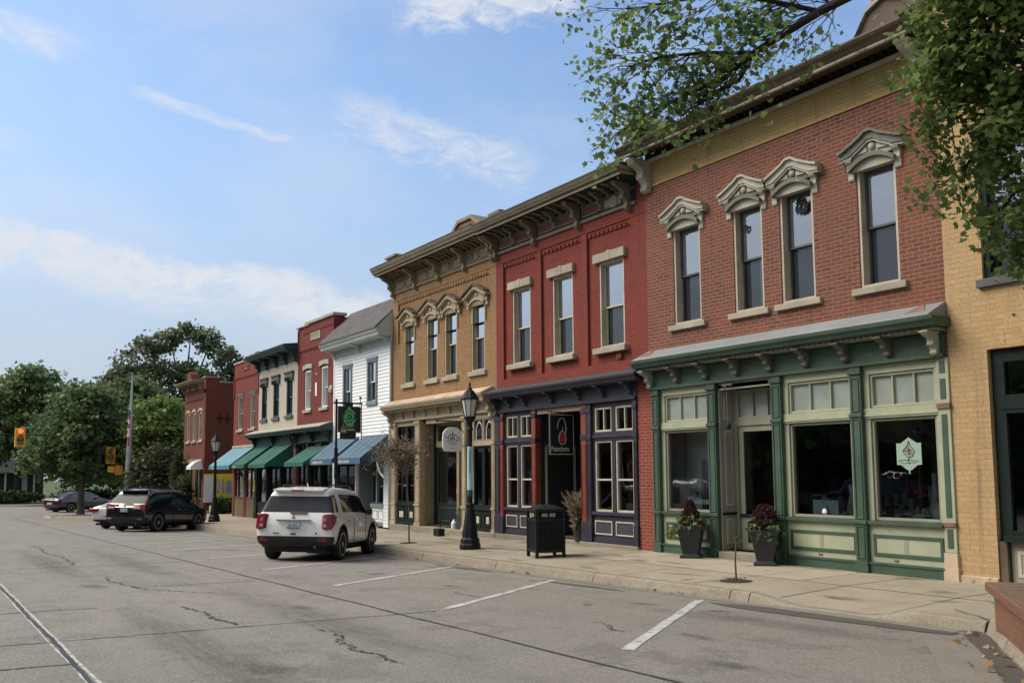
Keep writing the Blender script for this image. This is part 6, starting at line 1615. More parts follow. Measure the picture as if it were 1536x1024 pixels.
    # handle strip, plate, badge, wiper, spoiler lamp
    mb = MB(); mb.box(L0-.035, L0+.05, -.42, .42, .905, .94); P(mb, 'tailgate_strip', M['chrome'], bevel=.008)
    mb = MB(); mb.box(L0-.045, L0+.03, -.155, .155, .74, .885); pt = P(mb, 'number_plate', M['plate'], bevel=.004)
    mb = MB(); mb.box(L0-.047, L0-.044, -.15, .15, .745, .76); mb.box(L0-.047, L0-.044, -.15, .15, .868, .88); P(mb, 'plate_frame', M['plastic'], pt)
    tx = text_mesh(plate_txt, .085, M['inkblue'], .001, 'CENTER'); tx.parent = pt; tx.location = (L0-.047, 0, .78); tx.rotation_euler = (R(90), 0, R(-90))
    mb = MB(); 
    for a in (90, 215, 325):
        c, s = math.cos(R(a)), math.sin(R(a)); mb.prism([(.02*s,.985-.02*c),(.075*c,.985+.06*s),(-.02*s,.985+.02*c)], 'x', L0-.02, L0+.03)
    mb.lathe([(.03,0),(.02,-.02)], (L0-.02,0,.985), 10, 0, 'x'); P(mb, 'badge', M['chrome'])
    mb = MB(); mb.box(L0-.03,L0-.0,.33,.47,.615,.635); mb.box(L0-.03,L0-.0,-.06,.06,.60,.63); mb.box(L0-.028,L0,-.56,-.53,.61,.65); P(mb, 'model_badge', M['plastic'])
    mb = MB(); mb.prism([(L0+.10-.02,1.07),(L0+.135-.02,1.11),(L0+.155-.02,1.11),(L0+.12-.02,1.06)], 'y', -.28, .12); P(mb, 'rear_wiper', M['plastic'])
    mb = MB(); mb.prism([(L0+rk-.12,H-.135),(L0+rk-.14,H-.085),(L0+rk+.25,H-.035),(L0+rk+.25,H-.12)], 'y', -.60, .60, 0); sp = P(mb, 'spoiler', paint, bevel=.02, seg=2)
    mb = MB(); mb.box(L0+rk-.145, L0+rk-.10, -.15, .15, H-.125, H-.092); P(mb, 'brake_lamp', M['taildk'], sp)
    # roof rails, antenna, mirrors, handles, sills
    for s in (-1, 1):
        mb = MB(); mb.tube([(L0+.75,s*.57,H-.04),(L0+.87,s*.57,H+.03),(1.5,s*.57,H+.03),(1.75,s*.57,H-.04)], .018, 6); P(mb, 'roof_rail', M['plastic'], smooth='auto')
        mb = MB(); mb.add([(1.98,s*.88,1.03),(2.16,s*.88,1.03),(2.16,s*.88,1.14),(1.98,s*.88,1.16),(1.97,s*1.07,1.02),(2.11,s*1.05,1.03),(2.11,s*1.04,1.16),(1.97,s*1.07,1.18)],[(0,1,2,3),(4,5,6,7),(0,1,5,4),(1,2,6,5),(2,3,7,6),(3,0,4,7)]); P(mb, 'wing_mirror', M['plastic'] if not dark else paint, bevel=.025, seg=2)
        for hx in (.30, 1.18):
            mb = MB(); mb.box(hx,hx+.17,s*.885,s*.925,.885,.915); P(mb, 'door_handle', M['chrome'] if not dark else paint, bevel=.008)
        mb = MB()
        for sx in ((.90,.93),(1.0,1.0)): pass
        mb.prism([(.955,.36),(.967,.36),(.967,.98),(.955,.98)], 'y', s*.904, s*.9115); mb.prism([(2.02,.36),(2.032,.36),(2.032,.96),(2.02,.96)], 'y', s*.904, s*.9115)
        P(mb, 'door_gap', M['plastic'])
        for wx in (0, WB):
            mb = MB(); o_ = [(wx+.455*math.cos(a), .38+.455*math.sin(a)) for a in [R(-12+i*204/16) for i in range(17)]]; i_ = [(wx+.405*math.cos(a), .38+.405*math.sin(a)) for a in [R(-12+i*204/16) for i in range(17)]]
            mb.strip(o_, i_, 'y', s*.80, s*.912); P(mb, 'wheel_arch', M['plastic'], bevel=.01)
    mb = MB(); mb.tube([(L0+.95,0,H-.03),(L0+.87,0,H+.06)], .012, 6); P(mb, 'antenna', paint)
    mb = MB()
    mb.lathe([(.035,-.06),(.035,.06)], (L0+.12, -.5, .33), 10, 0, 'x')
    P(mb, 'exhaust', M['rimdk'])
    mb = MB(); mb.box(L0+.2, xr-.3, -.70, .70, .20, .30); P(mb, 'underbody', M['black'])
    mb = MB(); mb.box(L0+.02, L0+.12, -.78, .78, .505, .535); P(mb, 'bumper_step', M['plastic'], bevel=.01)
    # headlights
    for s in (-1, 1):
        mb = MB(); mb.prism([(xr-.30,.80),(xr-.04,.74),(xr-.02,.64),(xr-.25,.70)], 'y', s*.60, s*.86); P(mb, 'headlight', M['lampglass'], bevel=.02)
    return root

def sedan(root, paint, H=1.42, plate=True):
    WB, L0, F, bz = 2.75, -1.02, .90, .93
    xr = WB+F
    def S(x, fl, w=1.0, zs=.22, belt=bz, zr=H, rail=.66, edge=.54, xo=(0,)*9):
        return ([(x+xo[0],0,zs),(x+xo[1],.74*w,zs),(x+xo[2],.86*w,zs+.09),(x+xo[3],.89*w,.50),(x+xo[4],.90*w,.74),(x+xo[5],.85*w,belt),(x+xo[6],rail*w,zr-.09),(x+xo[7],edge*w,zr-.02),(x+xo[8],0,zr)], fl)
    low = {0:3,1:3}; n = dict(low); g = dict(low); g[5] = 1
    st = [S(L0, dict(n, cap={0:3,1:3}), .86, .32, .88, .98, .70, .5, (.08,.08,.03,0,.02,.05,.08,.08,.05)),
          S(L0+.10, dict(n), .96, .28, .92, 1.02, .74, .56), S(L0+.55, {**n, 6:2, 7:2}, 1, .24, bz+.01, 1.05, .74, .58),
          S(L0+1.25, dict(g), 1, .22, bz, H-.05, .66, .54), S(L0+1.45, dict(g), 1, .22, bz, H-.01), S(.98, dict(g)), S(1.30, dict(g)), S(1.60, dict(g), zr=H-.02),
          S(1.80, {**g, 6:1, 7:1}, zr=H-.05), S(2.55, dict(n), zr=.99, rail=.76, edge=.6), S(2.75, dict(n), .99, .22, bz-.05, .97, .74, .58), S(xr-.4, dict(n), .95, .22, .80, .88, .72, .54), S(xr-.12, dict(n), .84, .22, .68, .76, .66, .48), S(xr, dict(n, cap={0:3,1:3}), .70, .26, .58, .64, .6, .4)]
    car_body(root, st, paint, M['carglass'], M['cargrey'], wheel_x=(0, WB), wr=.33, half=.78)
    P = lambda mb, nm, m, p=root, **k: mb.build(nm, m, p, local=True, **k)
    for x in (0, WB):
        for s in (-1, 1): wheel(root, x, s*.77, .33, .21)
    for s in (-1, 1):
        mb = MB(); mb.prism([(L0-.01,.72),(L0+.0,.86),(L0+.32,.88),(L0+.28,.78)], 'y', s*.48, s*.895); P(mb, 'tail_light', M['tail'], bevel=.02)
        mb = MB(); mb.box(1.82,1.98,s*.86,s*1.0,.93,1.05); P(mb, 'wing_mirror', paint, bevel=.02)
        mb = MB(); mb.prism([(xr-.30,.68),(xr-.05,.62),(xr-.03,.54),(xr-.25,.58)], 'y', s*.55, s*.82); P(mb, 'headlight', M['lampglass'], bevel=.02)
        for hx in (.35, 1.2):
            mb = MB(); mb.box(hx,hx+.16,s*.875,s*.91,.79,.815); P(mb, 'door_handle', M['chrome'])
    mb = MB(); mb.box(L0-.02,L0+.05,-.26,.26,.56,.69); P(mb, 'number_plate', M['plate'])
    mb = MB(); mb.box(L0+.2,xr-.3,-.68,.68,.16,.25); P(mb, 'underbody', M['black'])
    return root

def park(root, x, y, heading):
    """heading: degrees from +Y towards -X; rear right wheel contact at x, y"""
    a = R(90+heading)
    root.rotation_euler = (0, 0, a)
    # local rear-right contact is (0,-.8)
    ox, oy = x-(.80*math.sin(a)), y+(.80*math.cos(a))
    root.location = (ox, oy, zroad(ox, oy)+.0)
    # settle onto the cross fall of the road
    f = (ox+2.7*math.cos(a), oy+2.7*math.sin(a)); dz = zroad(*f)-zroad(ox, oy)
    s = (ox-.8*-math.sin(a)*-1, oy)
    lft = zroad(ox-.8*math.sin(a), oy+.8*math.cos(a)); rgt = zroad(ox+.8*math.sin(a), oy-.8*math.cos(a))
    m = Matrix.Rotation(a, 3, 'Z') @ Matrix.Rotation(-math.atan2(dz, 2.7), 3, 'Y') @ Matrix.Rotation(math.atan2(lft-rgt, 1.6), 3, 'X')
    root.rotation_euler = m.to_euler()
    root.location.z = (lft+rgt)/2+.003

c = empty('parked_car', label='white sport utility car parked nose-in at the kerb, seen from behind', cat='car', group='cars parked along the kerb'); suv(c, M['carwhite'], 1.69, plate_txt='62 862'); park(c, -18.98, -4.86, 51); c.scale = (.90,.90,.92)
c = empty('parked_car', label='black sport utility car parked nose-in at the kerb near the far lamp', cat='car', group='cars parked along the kerb'); suv(c, M['carblack'], 1.66, kind='b', dark=True, plate_txt='A71 305'); park(c, -36.30, -4.95, 42); c.scale = (.93,.93,.95)
c = empty('parked_car', label='silver white car mostly hidden beyond the black parked car', cat='car', group='cars parked along the kerb'); sedan(c, M['carsilver'], 1.46); park(c, -39.2, -5.0, 44); c.scale = (.92,.92,.92)
c = empty('parked_car', label='dark brown saloon car parked beyond the corner tree', cat='car', group='cars parked along the kerb'); sedan(c, M['carbrown'], 1.44); park(c, -70.2, -3.4, 28); c.location.z = -.93

r_ = [o for o in bpy.data.objects if o.get('label', '').startswith('black sport')][0]
c = copy_tree(r_); c['label'] = 'dark car parked on the opposite side of the street, seen only as a reflection'; c['group'] = 'cars on the opposite side'
c.rotation_euler = (0, 0, R(178)); c.location = (-21, -17.6, zroad(-21, -17.6))
# ================================================================ plants
def leaf_object(name, mat, C, size, parent, seed=0, shape='quad', droop=.0, loc=None, aspect=.62):
    """many small separate leaf faces in one crown mesh; C: Nx3 centres"""
    rs = np.random.RandomState(seed); N = len(C)
    a = rs.uniform(0, 2*np.pi, N); tz = rs.uniform(-.6, .6, N)-droop
    d = np.stack([np.cos(a)*np.sqrt(1-np.clip(tz,-.95,.95)**2), np.sin(a)*np.sqrt(1-np.clip(tz,-.95,.95)**2), np.clip(tz,-.95,.95)], 1)
    r = rs.normal(size=(N,3)); r[:,2] += .9; w = np.cross(d, r); w /= np.linalg.norm(w, axis=1)[:,None]+1e-9
    nrm = np.cross(d, w)
    s = (size*(.5+.95*rs.rand(N)))[:,None]
    if shape == 'quad': pts = [(0,0),(.45,.5),(1,.0),(.5,-.5)]
    elif shape == 'tri': pts = [(0,-.25),(.0,.25),(1,0)]
    else: pts = [(0,0),(.14,.44),(.40,.34),(.62,.56),(.70,.22),(1.08,0),(.70,-.22),(.62,-.56),(.40,-.34),(.14,-.44)]
    k = len(pts); V = np.empty((N,k,3))
    for i, (u, v) in enumerate(pts):
        curl = -.18*u*u+.22*abs(v)
        V[:,i,:] = C + d*s*u + w*s*v*(aspect/.62) + nrm*s*curl
    off = np.array(origin_of(parent)) if parent is not None else np.array(loc or (0,0,0))
    V = (V-off).reshape(-1,3)
    me = bpy.data.meshes.new(name); me.vertices.add(N*k); me.vertices.foreach_set('co', V.astype(np.float32).ravel())
    me.loops.add(N*k); me.loops.foreach_set('vertex_index', np.arange(N*k, dtype=np.int32))
    me.polygons.add(N); me.polygons.foreach_set('loop_start', np.arange(0, N*k, k, dtype=np.int32)); me.polygons.foreach_set('loop_total', np.full(N, k, dtype=np.int32))
    me.update(calc_edges=True); me.validate(); me.materials.append(mat)
    o = bpy.data.objects.new(name, me); COL.objects.link(o)
    if parent is not None: o.parent = parent
    else: o.location = off
    return o

def blob_tree(label, base, blobs, trunk_r, mat, bark='bark', leaf=.3, per=26, clump=.55, dens=1.0, seed=1, fork=.35, name='street_tree', group='trees beyond the corner', lean=(0,0), limbs=True, cover=1.0):
    """blobs: (dx, dy, h, r) clumps of the crown around the base; limbs run to each of them"""
    rnd = random.Random(seed); rs = np.random.RandomState(seed)
    t = empty(name, base, label=label, cat='tree', group=group)
    bx, by, bz = base
    H = max(b[2]+b[3] for b in blobs); fz = H*fork
    mb = MB(); top = Vector((bx+lean[0], by+lean[1], bz+fz))
    mb.tube([(bx,by,bz-.2),(bx+.02,by,bz+.3),(bx+lean[0]*.5,by+lean[1]*.5,bz+fz*.5),tuple(top)],[trunk_r*1.35,trunk_r*1.05,trunk_r*.9,trunk_r*.75],9)
    C = []
    for dx, dy, h, r in blobs:
        c = Vector((bx+dx, by+dy, bz+h))
        if limbs:
            m = top.lerp(c, .5)+Vector(((rnd.random()-.5)*r*.5,(rnd.random()-.5)*r*.5,-(c-top).length*.06+r*.15))
            r0 = trunk_r*(.30+.25*min(1, r/2.5)); mb.tube([tuple(top-Vector((0,0,fz*.12*rnd.random()))),tuple(top.lerp(m,.5)+Vector((0,0,.1))),tuple(m),tuple(c)],[r0,r0*.75,r0*.55,r0*.16],6)
        n = max(6, int(14*dens*r*r/(clump*clump)*.30))
        for i in range(n):
            v = Vector((rnd.gauss(0,1),rnd.gauss(0,1),rnd.gauss(0,1))).normalized()*(r*(rnd.random()**.42))
            v.z *= .85; p = c+v
            if limbs and rnd.random() < .45: mb.tube([tuple(c+v*.15),tuple(c+v*.6+Vector((0,0,-.06*r))),tuple(p)],[trunk_r*.085,trunk_r*.05,trunk_r*.02],4,cap=False)
            q = rs.normal(size=(max(3,int(per*(.6+.8*rnd.random()))),3))*clump*(.42+.25*rnd.random()); q[:,2] *= .7
            C.append(q+np.array(p))
    mb.build('trunk', M[bark], t, smooth=True, fix=False)
    C = np.concatenate(C)
    leaf_object('crown', M[mat], C, leaf, t, seed, 'quad')
    return t

Rv = Vector((.541,.841,0)); Fv = Vector((-.841,.541,0))     # across the street view and along it
def lat(u, v): p = Rv*u+Fv*v; return p.x, p.y
def B(spec):
    return [(*lat(u, v), h, r) for u, v, h, r in spec]
G0 = -.92
# tree in the corner island, dark green
blob_tree('dark green rounded tree growing in the corner pavement island', (-62.2,-3.9,-.8), B([(0,0,5.9,2.0),(-1.6,.3,4.8,1.9),(1.6,.4,4.9,1.8),(0,-.6,4.0,2.1),(-2.3,0,3.4,1.5),(2.2,.2,3.5,1.5),(.6,.2,7.1,1.2),(-.9,.2,7.0,1.1),(-1.0,.3,2.9,1.4),(1.2,0,2.9,1.3)]), .21, 'leafdk', leaf=.26, per=30, dens=1.15, seed=3, fork=.3)
# pale green tree by the corner building and bronze one before it
blob_tree('pale yellow-green tree beside the corner of the brown-red building', (-59.6,-.2,-.75), B([(0,0,4.9,1.5),(-1.2,.2,4.1,1.5),(1.2,.2,4.3,1.5),(0,0,3.2,1.7),(-.6,0,6.1,.9),(.7,0,6.2,1.0),(-1.6,.1,2.7,1.2),(1.7,.2,2.9,1.2)]), .15, 'leafpale', leaf=.22, per=30, dens=1.1, clump=.45, seed=4, fork=.3)
blob_tree('bronze-green bushy tree in front of the pale green tree', (-57.2,-.9,-.7), B([(.2,0,2.9,1.0),(-.5,0,2.2,.9),(.8,0,2.2,.95),(.2,0,1.5,1.0),(.3,.1,3.6,.6)]), .12, 'leafbronze', leaf=.20, per=28, dens=1.1, clump=.42, seed=5, fork=.3)
# the tall open tree behind
blob_tree('tall open-crowned tree with bare limbs showing, behind the corner building', (-95,9.5,G0), B([(-6.4,0,11.6,1.6),(-5.2,0,13.0,2.1),(-3.4,.5,14.9,1.7),(-1.2,0,15.6,1.5),(.8,0,16.4,1.5),(2.6,.4,15.6,1.5),(4.4,0,13.8,1.7),(5.9,.5,12.3,1.9),(-2.4,0,12.4,1.9),(.2,.3,12.6,1.6),(2.4,-.3,11.8,1.8),(-4.6,0,10.6,1.8),(4.8,0,10.4,1.9),(-.8,0,9.8,1.9),(2.0,0,9.0,1.9),(6.6,0,10.0,1.6),(-3.0,0,8.2,2.0),(.4,0,7.0,2.2)]), .5, 'leafgrey', 'barkdk', leaf=.30, per=26, dens=1.0, clump=.55, seed=6, fork=.42, name='tall_tree')
# left mass
blob_tree('broad mid-green tree with a dark forked trunk before the far house', (-94,-4.6,G0), B([(-1,0,10.0,2.3),(1.2,0,11.0,1.9),(-3,0,8.4,2.6),(2.4,.3,7.6,2.4),(0,0,7.0,2.6),(4.4,0,6.6,2.0),(-4.5,0,6.0,2.4),(-2,0,5.2,2.0),(2,0,5.0,1.9),(2.6,0,9.4,1.6)]), .34, 'leafmid', 'barkdk', leaf=.32, per=26, dens=.85, seed=7, fork=.38)
blob_tree('thin pale-topped tree rising between the left tree and the island tree', (-106,-1.5,G0), B([(0,0,11.6,1.3),(.7,0,10.2,1.5),(-.8,0,10.0,1.5),(0,0,8.4,2.0),(1.4,0,7.4,2.0),(-1.4,0,7.2,2.0),(0,0,5.6,2.2)]), .24, 'leafmid', 'barkdk', leaf=.34, per=20, dens=.6, seed=8, fork=.45)
blob_tree('dense dark tree to the right of the island tree behind the flag pole', (-88,3.4,G0), B([(0,0,9.2,2.6),(-2.2,0,8.2,2.4),(2.3,0,8.0,2.4),(0,0,6.2,3.0),(-3.4,0,5.8,2.3),(3.4,0,5.6,2.3),(0,0,3.6,2.8),(-2.6,0,3.2,2.2),(2.8,0,3.0,2.2)]), .32, 'leafdk', 'barkdk', leaf=.32, per=26, dens=.9, seed=9, fork=.3)
blob_tree('dark rounded tree behind the parked brown saloon', (-92,.2,G0), B([(0,0,8.6,2.4),(-2,0,7.2,2.3),(2,0,7.4,2.3),(0,0,5.2,2.8),(-2.6,0,4.4,2.2),(2.6,0,4.2,2.2),(0,0,3.0,2.2)]), .3, 'leafdk', 'barkdk', leaf=.32, per=24, dens=.9, seed=10, fork=.3)
blob_tree('mid-green tree close behind the roof of the brown-red corner building', (-82,14,G0), B([(0,0,9.2,2.2),(-2,0,7.6,2.4),(2,0,8.0,2.4),(4,0,9.2,2.0),(0,0,5.6,2.6),(5.6,0,7.8,2.0),(3.2,0,5.6,2.4)]), .3, 'leafdk', 'barkdk', leaf=.32, per=24, dens=.8, seed=12, fork=.35)
blob_tree('dark green tree filling the gap behind the pale green tree', (-84,5.8,G0), B([(0,0,6.4,2.4),(-2.2,0,5.4,2.2),(2.2,0,5.4,2.2),(0,0,3.6,2.6),(-2.4,0,3.0,2.0),(2.5,0,3.0,2.0),(0,0,1.8,1.8)]), .26, 'leafdk', 'barkdk', leaf=.30, per=24, dens=.9, seed=13, fork=.3)
far = []
for k, (u, v, h) in enumerate(((-27,112,9),(-20,114,10),(-14,118,9),(-8,122,10),(-1,126,10.5),(5,124,10),(11,120,9),(17,118,10),(24,122,9))):
    x, y = lat(u, v); y += -12.7+2; 
    far.append((x, y, h))
lab = ['dark tree in the far row cut by the left picture edge','dark tree in the far row just right of the left picture edge','hazy dark tree in the far row, farthest left behind the low house','dark tree in the far row behind the low house roof','far row tree behind the thin pale-topped tree','far row tree behind the dark rounded tree','far row tree behind the flag pole','far row tree behind the tall open tree','far row tree behind the corner building']
for k, (x, y, h) in enumerate(far):
    s = h/10
    blob_tree(lab[k], (x, y, G0), B([(0,0,8.4*s,2.6),(-2.6,0,6.6*s,2.8),(2.6,0,6.8*s,2.8),(0,0,4.4*s,3.2),(-3.2,0,3.2*s,2.8),(3.2,0,3.2*s,2.8),(0,-.5,1.5,2.4),(-3.6,0,1.4,2.2),(3.6,0,1.4,2.2)]), .3, 'leafdk' if k % 2 else 'leafmid', 'barkdk', leaf=.42, per=20, dens=.6, clump=.7, seed=20+k, fork=.3)
# trees across the street, behind the viewer: seen only in the shop windows
for k, (x, y, h) in enumerate(((-34,-25,8),(-21,-25,7),(-8,-25,8),(6,-25,7))):
    s = h/10
    blob_tree('street tree on the opposite side of the street', (x, y, -.1), [(0,0,8.4*s,2.6),(-2.6,.4,6.4*s,2.8),(2.6,-.4,6.6*s,2.8),(0,0,4.6*s,3.2)], .3, 'leafmid', 'barkdk', leaf=.5, per=16, dens=.5, clump=.8, seed=40+k, fork=.3, group='trees on the opposite side')

for k, (x0, x1, h, m) in enumerate(((-130,-105,8,'brick8'),(-105,-84,7.6,'brick5'),(-84,-64,8,'brick7'),(-64,-50,8.2,'brick7'),(-50,-38,7.2,'brick8'),(-38,-27,8.6,'stone'),(-27,-15,7.6,'brick6'),(-15,-4,8.4,'brick0'),(-4,9,7.4,'brick6'))):
    o_ = empty('opposite_building', ((x0+x1)/2, -29, -.2), label='plain brick building on the opposite side of the street, seen only as a reflection', cat='building', group='buildings on the opposite side')
    q = MB(); q.box(x0+.02, x1-.02, -40, -29, -1, h); q.build('wall', M[m], o_)
    q = MB(); q.box(x0, x1, -29.0, -28.6, h-.5, h+.1); q.build('cornice', M['tandk'], o_)
    n_ = int((x1-x0)/2.2)
    for i in range(n_):
        xx = x0+(x1-x0)*(i+.5)/n_
        q = MB(); q.box(xx-.45, xx+.45, -29.0, -28.95, 4.2, 6.2); q.build('window', M['carglass'], o_)
    q = MB(); q.box(x0+.4, x1-.4, -29.0, -28.94, .5, 2.9); q.build('display_window', M['carglass'], o_)
# hedges and shrubs ------------------------------------------------
def bush(name, label, loc, rx, ry, h, mat, leaf=.10, n=900, seed=1, cat='shrub', group=None, top=0.0, parent=None):
    rs = np.random.RandomState(seed); v = rs.normal(size=(n,3)); v /= np.linalg.norm(v,axis=1)[:,None]; r = rs.rand(n)**.3
    lump = 1+.22*np.sin(v[:,0]*5+seed)*np.cos(v[:,1]*4+2*seed)
    P = v*r[:,None]*lump[:,None]*np.array([rx,ry,h/2])+np.array([loc[0],loc[1],loc[2]+h/2+top])
    if parent is not None: return leaf_object(name, M[mat], P, leaf, parent, seed)
    t = empty(name, loc, label=label, cat=cat, group=group)
    leaf_object('foliage', M[mat], P, leaf, t, seed)
    mb = MB(); mb.tube([(loc[0],loc[1],loc[2]-.05),(loc[0],loc[1],loc[2]+h*.5)],[.05,.02],6)
    for k in range(5):
        a = k*1.3; mb.tube([(loc[0],loc[1],loc[2]+.05),(loc[0]+rx*.6*math.cos(a),loc[1]+ry*.6*math.sin(a),loc[2]+h*.6)],[.025,.008],5)
    mb.build('stem', M['bark'], t); return t
bush('shrub','rounded clipped shrub against the wall below the yellow poster',(-48.2,.75,-.42),.55,.5,.85,'leafhedge',.11,1400,3)
bush('shrub','tall dark shrub at the front corner of the brown-red building',(-50.6,-.65,-.5),.7,.5,2.1,'leafhedge',.13,1800,4)
bush('shrub','loose vine-like shrub climbing the front of the brown-red building',(-52.6,-.5,-.5),.5,.4,3.4,'leafhedge',.14,1600,5)
bush('shrub','pale yellow-green low shrub beyond the corner building front',(-66.5,3.0,-.9),1.8,1.2,1.5,'leafpale',.18,1600,6)
bush('hedge','long low dark hedge in front of the far house',(-91.5,-6.2,G0),1.2,3.4,1.3,'leafhedge',.2,2600,7,'hedge')
bush('hedge','low dark hedge behind the brown saloon car',(-90.5,.8,G0),1.2,3.0,1.25,'leafhedge',.2,2400,8,'hedge')
mb = MB(); z = zwalk(-47.6,0); mb.prism([(-47.75,-.05),(-47.45,-.05),(-47.48,.2),(-47.72,.2)],'z',z,z+.42); tag(mb.build('kerb_stone', M['stone2'], loc=(-47.6,.05,z)), 'short pale stone block at the alley corner', 'stone block')

# potted shrubs by the green shop
def potted(x, y, label, flat):
    z = zwalk(x, y)
    t = empty('potted_shrub', (x, y, z), R(38), label=label, cat='potted plant', group='dark pots beside the green shop door')
    mb = MB(); q = R(45)
    mb.lathe([(.27,0),(.27,.05),(.205,.07),(.20,.10)], (0,0,0), 4, rot=q); mb.lathe([(.205,.09),(.30,.44),(.315,.52)], (0,0,0), 4, rot=q); mb.lathe([(.325,.51),(.345,.56),(.345,.60),(.30,.60),(.30,.55)], (0,0,0), 4, rot=q)
    mb.lathe([(.255,.30),(.270,.34),(.262,.36)], (0,0,0), 4, rot=q)
    mb.build('pot', M['potblk'], t, local=True, bevel=.012, seg=2)
    mb = MB(); mb.box(-.2,.2,-.2,.2,.50,.565); mb.build('soil', M['soil'], t, local=True)
    rs = np.random.RandomState(int(-x*10)); n = 1500
    h = .44 if not flat else .40
    zz = rs.rand(n)**.9; rad = (.20*(1-zz**1.25)**.8+.012)*(.45+.6*rs.rand(n)); a = rs.rand(n)*6.283
    if flat: rad = .22*np.sqrt(np.clip(1-(zz*2-.72)**2/1.7,0,1))*(.5+.5*rs.rand(n))
    P = np.stack([x+rad*np.cos(a), y+rad*np.sin(a), z+.58+zz*h], 1)
    def lf(nm, mt, P, s, sd, **k):
        o = leaf_object(nm, M[mt], P, s, None, sd, loc=(x,y,z), **k); o.location = (0,0,0); o.parent = t; o.rotation_euler = (0,0,-R(38)); return o
    lf('burgundy_foliage', 'leafred', P, .055, 1, droop=-.7)
    n = 230; a = rs.rand(n)*6.283; rr = .12+.18*rs.rand(n); P = np.stack([x+rr*np.cos(a), y+rr*np.sin(a), z+.62+.07*rs.normal(size=n)-(rr-.26)*.5], 1)
    lf('trailing_foliage', 'leafmid', P, .085, 2, droop=.35)
    n = 90; a = 3.4+rs.rand(n)*1.4; rr = .32+.10*rs.rand(n); P = np.stack([x+rr*np.cos(a), y+rr*np.sin(a), z+.58-.22*rs.rand(n)], 1)
    if not flat: lf('drooping_sprig', 'leafyel', P, .06, 3, droop=.6)
    mb = MB(); mb.tube([(0,0,.5),(.01,0,.9)],[.02,.006],6); mb.build('stem', M['bark'], t, local=True)
    t.scale = (1.0,1.0,1.0); return t
potted(-13.05, -.36, 'dark square pot with pointed burgundy shrub, left of the green shop door', False)
potted(-11.24, -.36, 'dark square pot with rounded burgundy shrub, right of the green shop door', True)

# saplings
def tree_pit(x, y):
    mb = MB(); z = zwalk(x, y)+.005; mb.lathe([(.24,-.02),(.24,.0),(.15,.012)], (x,y,z), 18); return mb
t = empty('sapling', (-10.04,-2.32,zwalk(-10.04,-2.32)), label='thin bare sapling stem in a small round planting hole before the green shop', cat='sapling')
z = zwalk(-10.04,-2.32); tree_pit(-10.04,-2.32).build('planting_hole', M['soil'], t)
mb = MB(); mb.tube([(-10.04,-2.32,z-.02),(-10.05,-2.32,z+.3),(-10.03,-2.31,z+.58),(-10.0,-2.3,z+.62)],[.016,.013,.011,.008],7); mb.build('stem', M['bark'], t)
rs = np.random.RandomState(1); leaf_object('grass_tuft', M['leafhedge'], np.array([-10.04,-2.32,z+.02])+rs.normal(size=(36,3))*np.array([.07,.07,.006]), .035, t, 2)
leaf_object('leaf', M['leafhedge'], np.array([-10.0,-2.3,z+.62])+rs.normal(size=(8,3))*.03, .06, t, 2)
xs_, ys_ = -21.15, -2.18; z = zwalk(xs_, ys_)
t = empty('young_tree', (xs_, ys_, z), label='young tree with brown twiggy dried crown left of the white hanging sign', cat='tree')
tree_pit(xs_, ys_).build('planting_hole', M['soil'], t)
mb = MB(); mb.tube([(xs_,ys_,z-.02),(xs_-.03,ys_,z+.9),(xs_-.10,ys_-.05,z+1.7),(xs_-.25,ys_-.2,z+2.4)],[.020,.017,.015,.012],8)
cc = Vector((xs_-.26, ys_-.18, z+2.22)); rnd = random.Random(5); C = []
for i in range(230):
    v = Vector((rnd.gauss(0,1),rnd.gauss(0,1),rnd.gauss(0,1))).normalized()*(rnd.random()**.55)*(.75+.5*rnd.random()); p = cc+Vector((v.x*.66,v.y*.66,v.z*.50))
    mb.tube([tuple(cc+v*.1),tuple(cc.lerp(p,.5)+Vector((rnd.gauss(0,.06),rnd.gauss(0,.06),.05))),tuple(p)],[.012,.007,.003],4,cap=False)
    for k in range(2):
        q = p+Vector((rnd.gauss(0,.16),rnd.gauss(0,.16),rnd.gauss(0,.12))); mb.tube([tuple(cc.lerp(p,.6)),tuple(q)],[.006,.002],4,cap=False); C += [np.array(q)+np.random.RandomState(i*3+k).normal(size=(6,3))*.06]
mb.build('trunk', M['bark'], t, smooth=True, fix=False); leaf_object('crown', M['leafdry'], np.concatenate(C), .036, t, 4)
mb = MB(); mb.tube([(xs_-.62,ys_-.6,z+2.0),(xs_-.55,ys_-.55,z+1.75),(xs_-.42,ys_-.5,z+1.62)],.025,6); mb.build('pale_wrap', M['poster'], t)

# plant in the doorway of the purple shop and small planter
t = empty('potted_grass', (-17.10,.10,.05), label='pot of dry ornamental grass in the purple doorway', cat='potted plant')
mb = MB(); mb.lathe([(.13,0),(.17,.22),(.18,.25)],(-17.10,.10,.05),14); mb.build('pot', M['potblk'], t, smooth='auto')
rs = np.random.RandomState(3); n = 620; a = rs.rand(n)*6.283; hh = rs.rand(n); rr = .06+.34*hh**1.3*rs.rand(n)
leaf_object('grass_blades', M['leafdry'], np.stack([-17.10+rr*np.cos(a), .10+rr*np.sin(a), .32+.72*hh], 1), .15, t, 3, 'tri', droop=-.3)
leaf_object('foliage', M['leafyel'], np.array([-22.54,.20,.55])+np.random.RandomState(2).normal(size=(220,3))*np.array([.10,.10,.12]), .09, t_tallplanter, 3)
# low green plants in the brick planter
for k, (s, n_, lab) in enumerate(((.6,.75,'low leafy green plant at the near end of the brick planter'),(1.4,.95,'low leafy green plant in the middle of the brick planter'),(2.3,.9,'low leafy green plant at the far end of the brick planter'))):
    p = c0+dd*s+nn*n_; bush('planter_plant', lab, (p.x,p.y,.36), .48, .42, .30, 'leafmid', .07, 900, 30+k, 'plant')
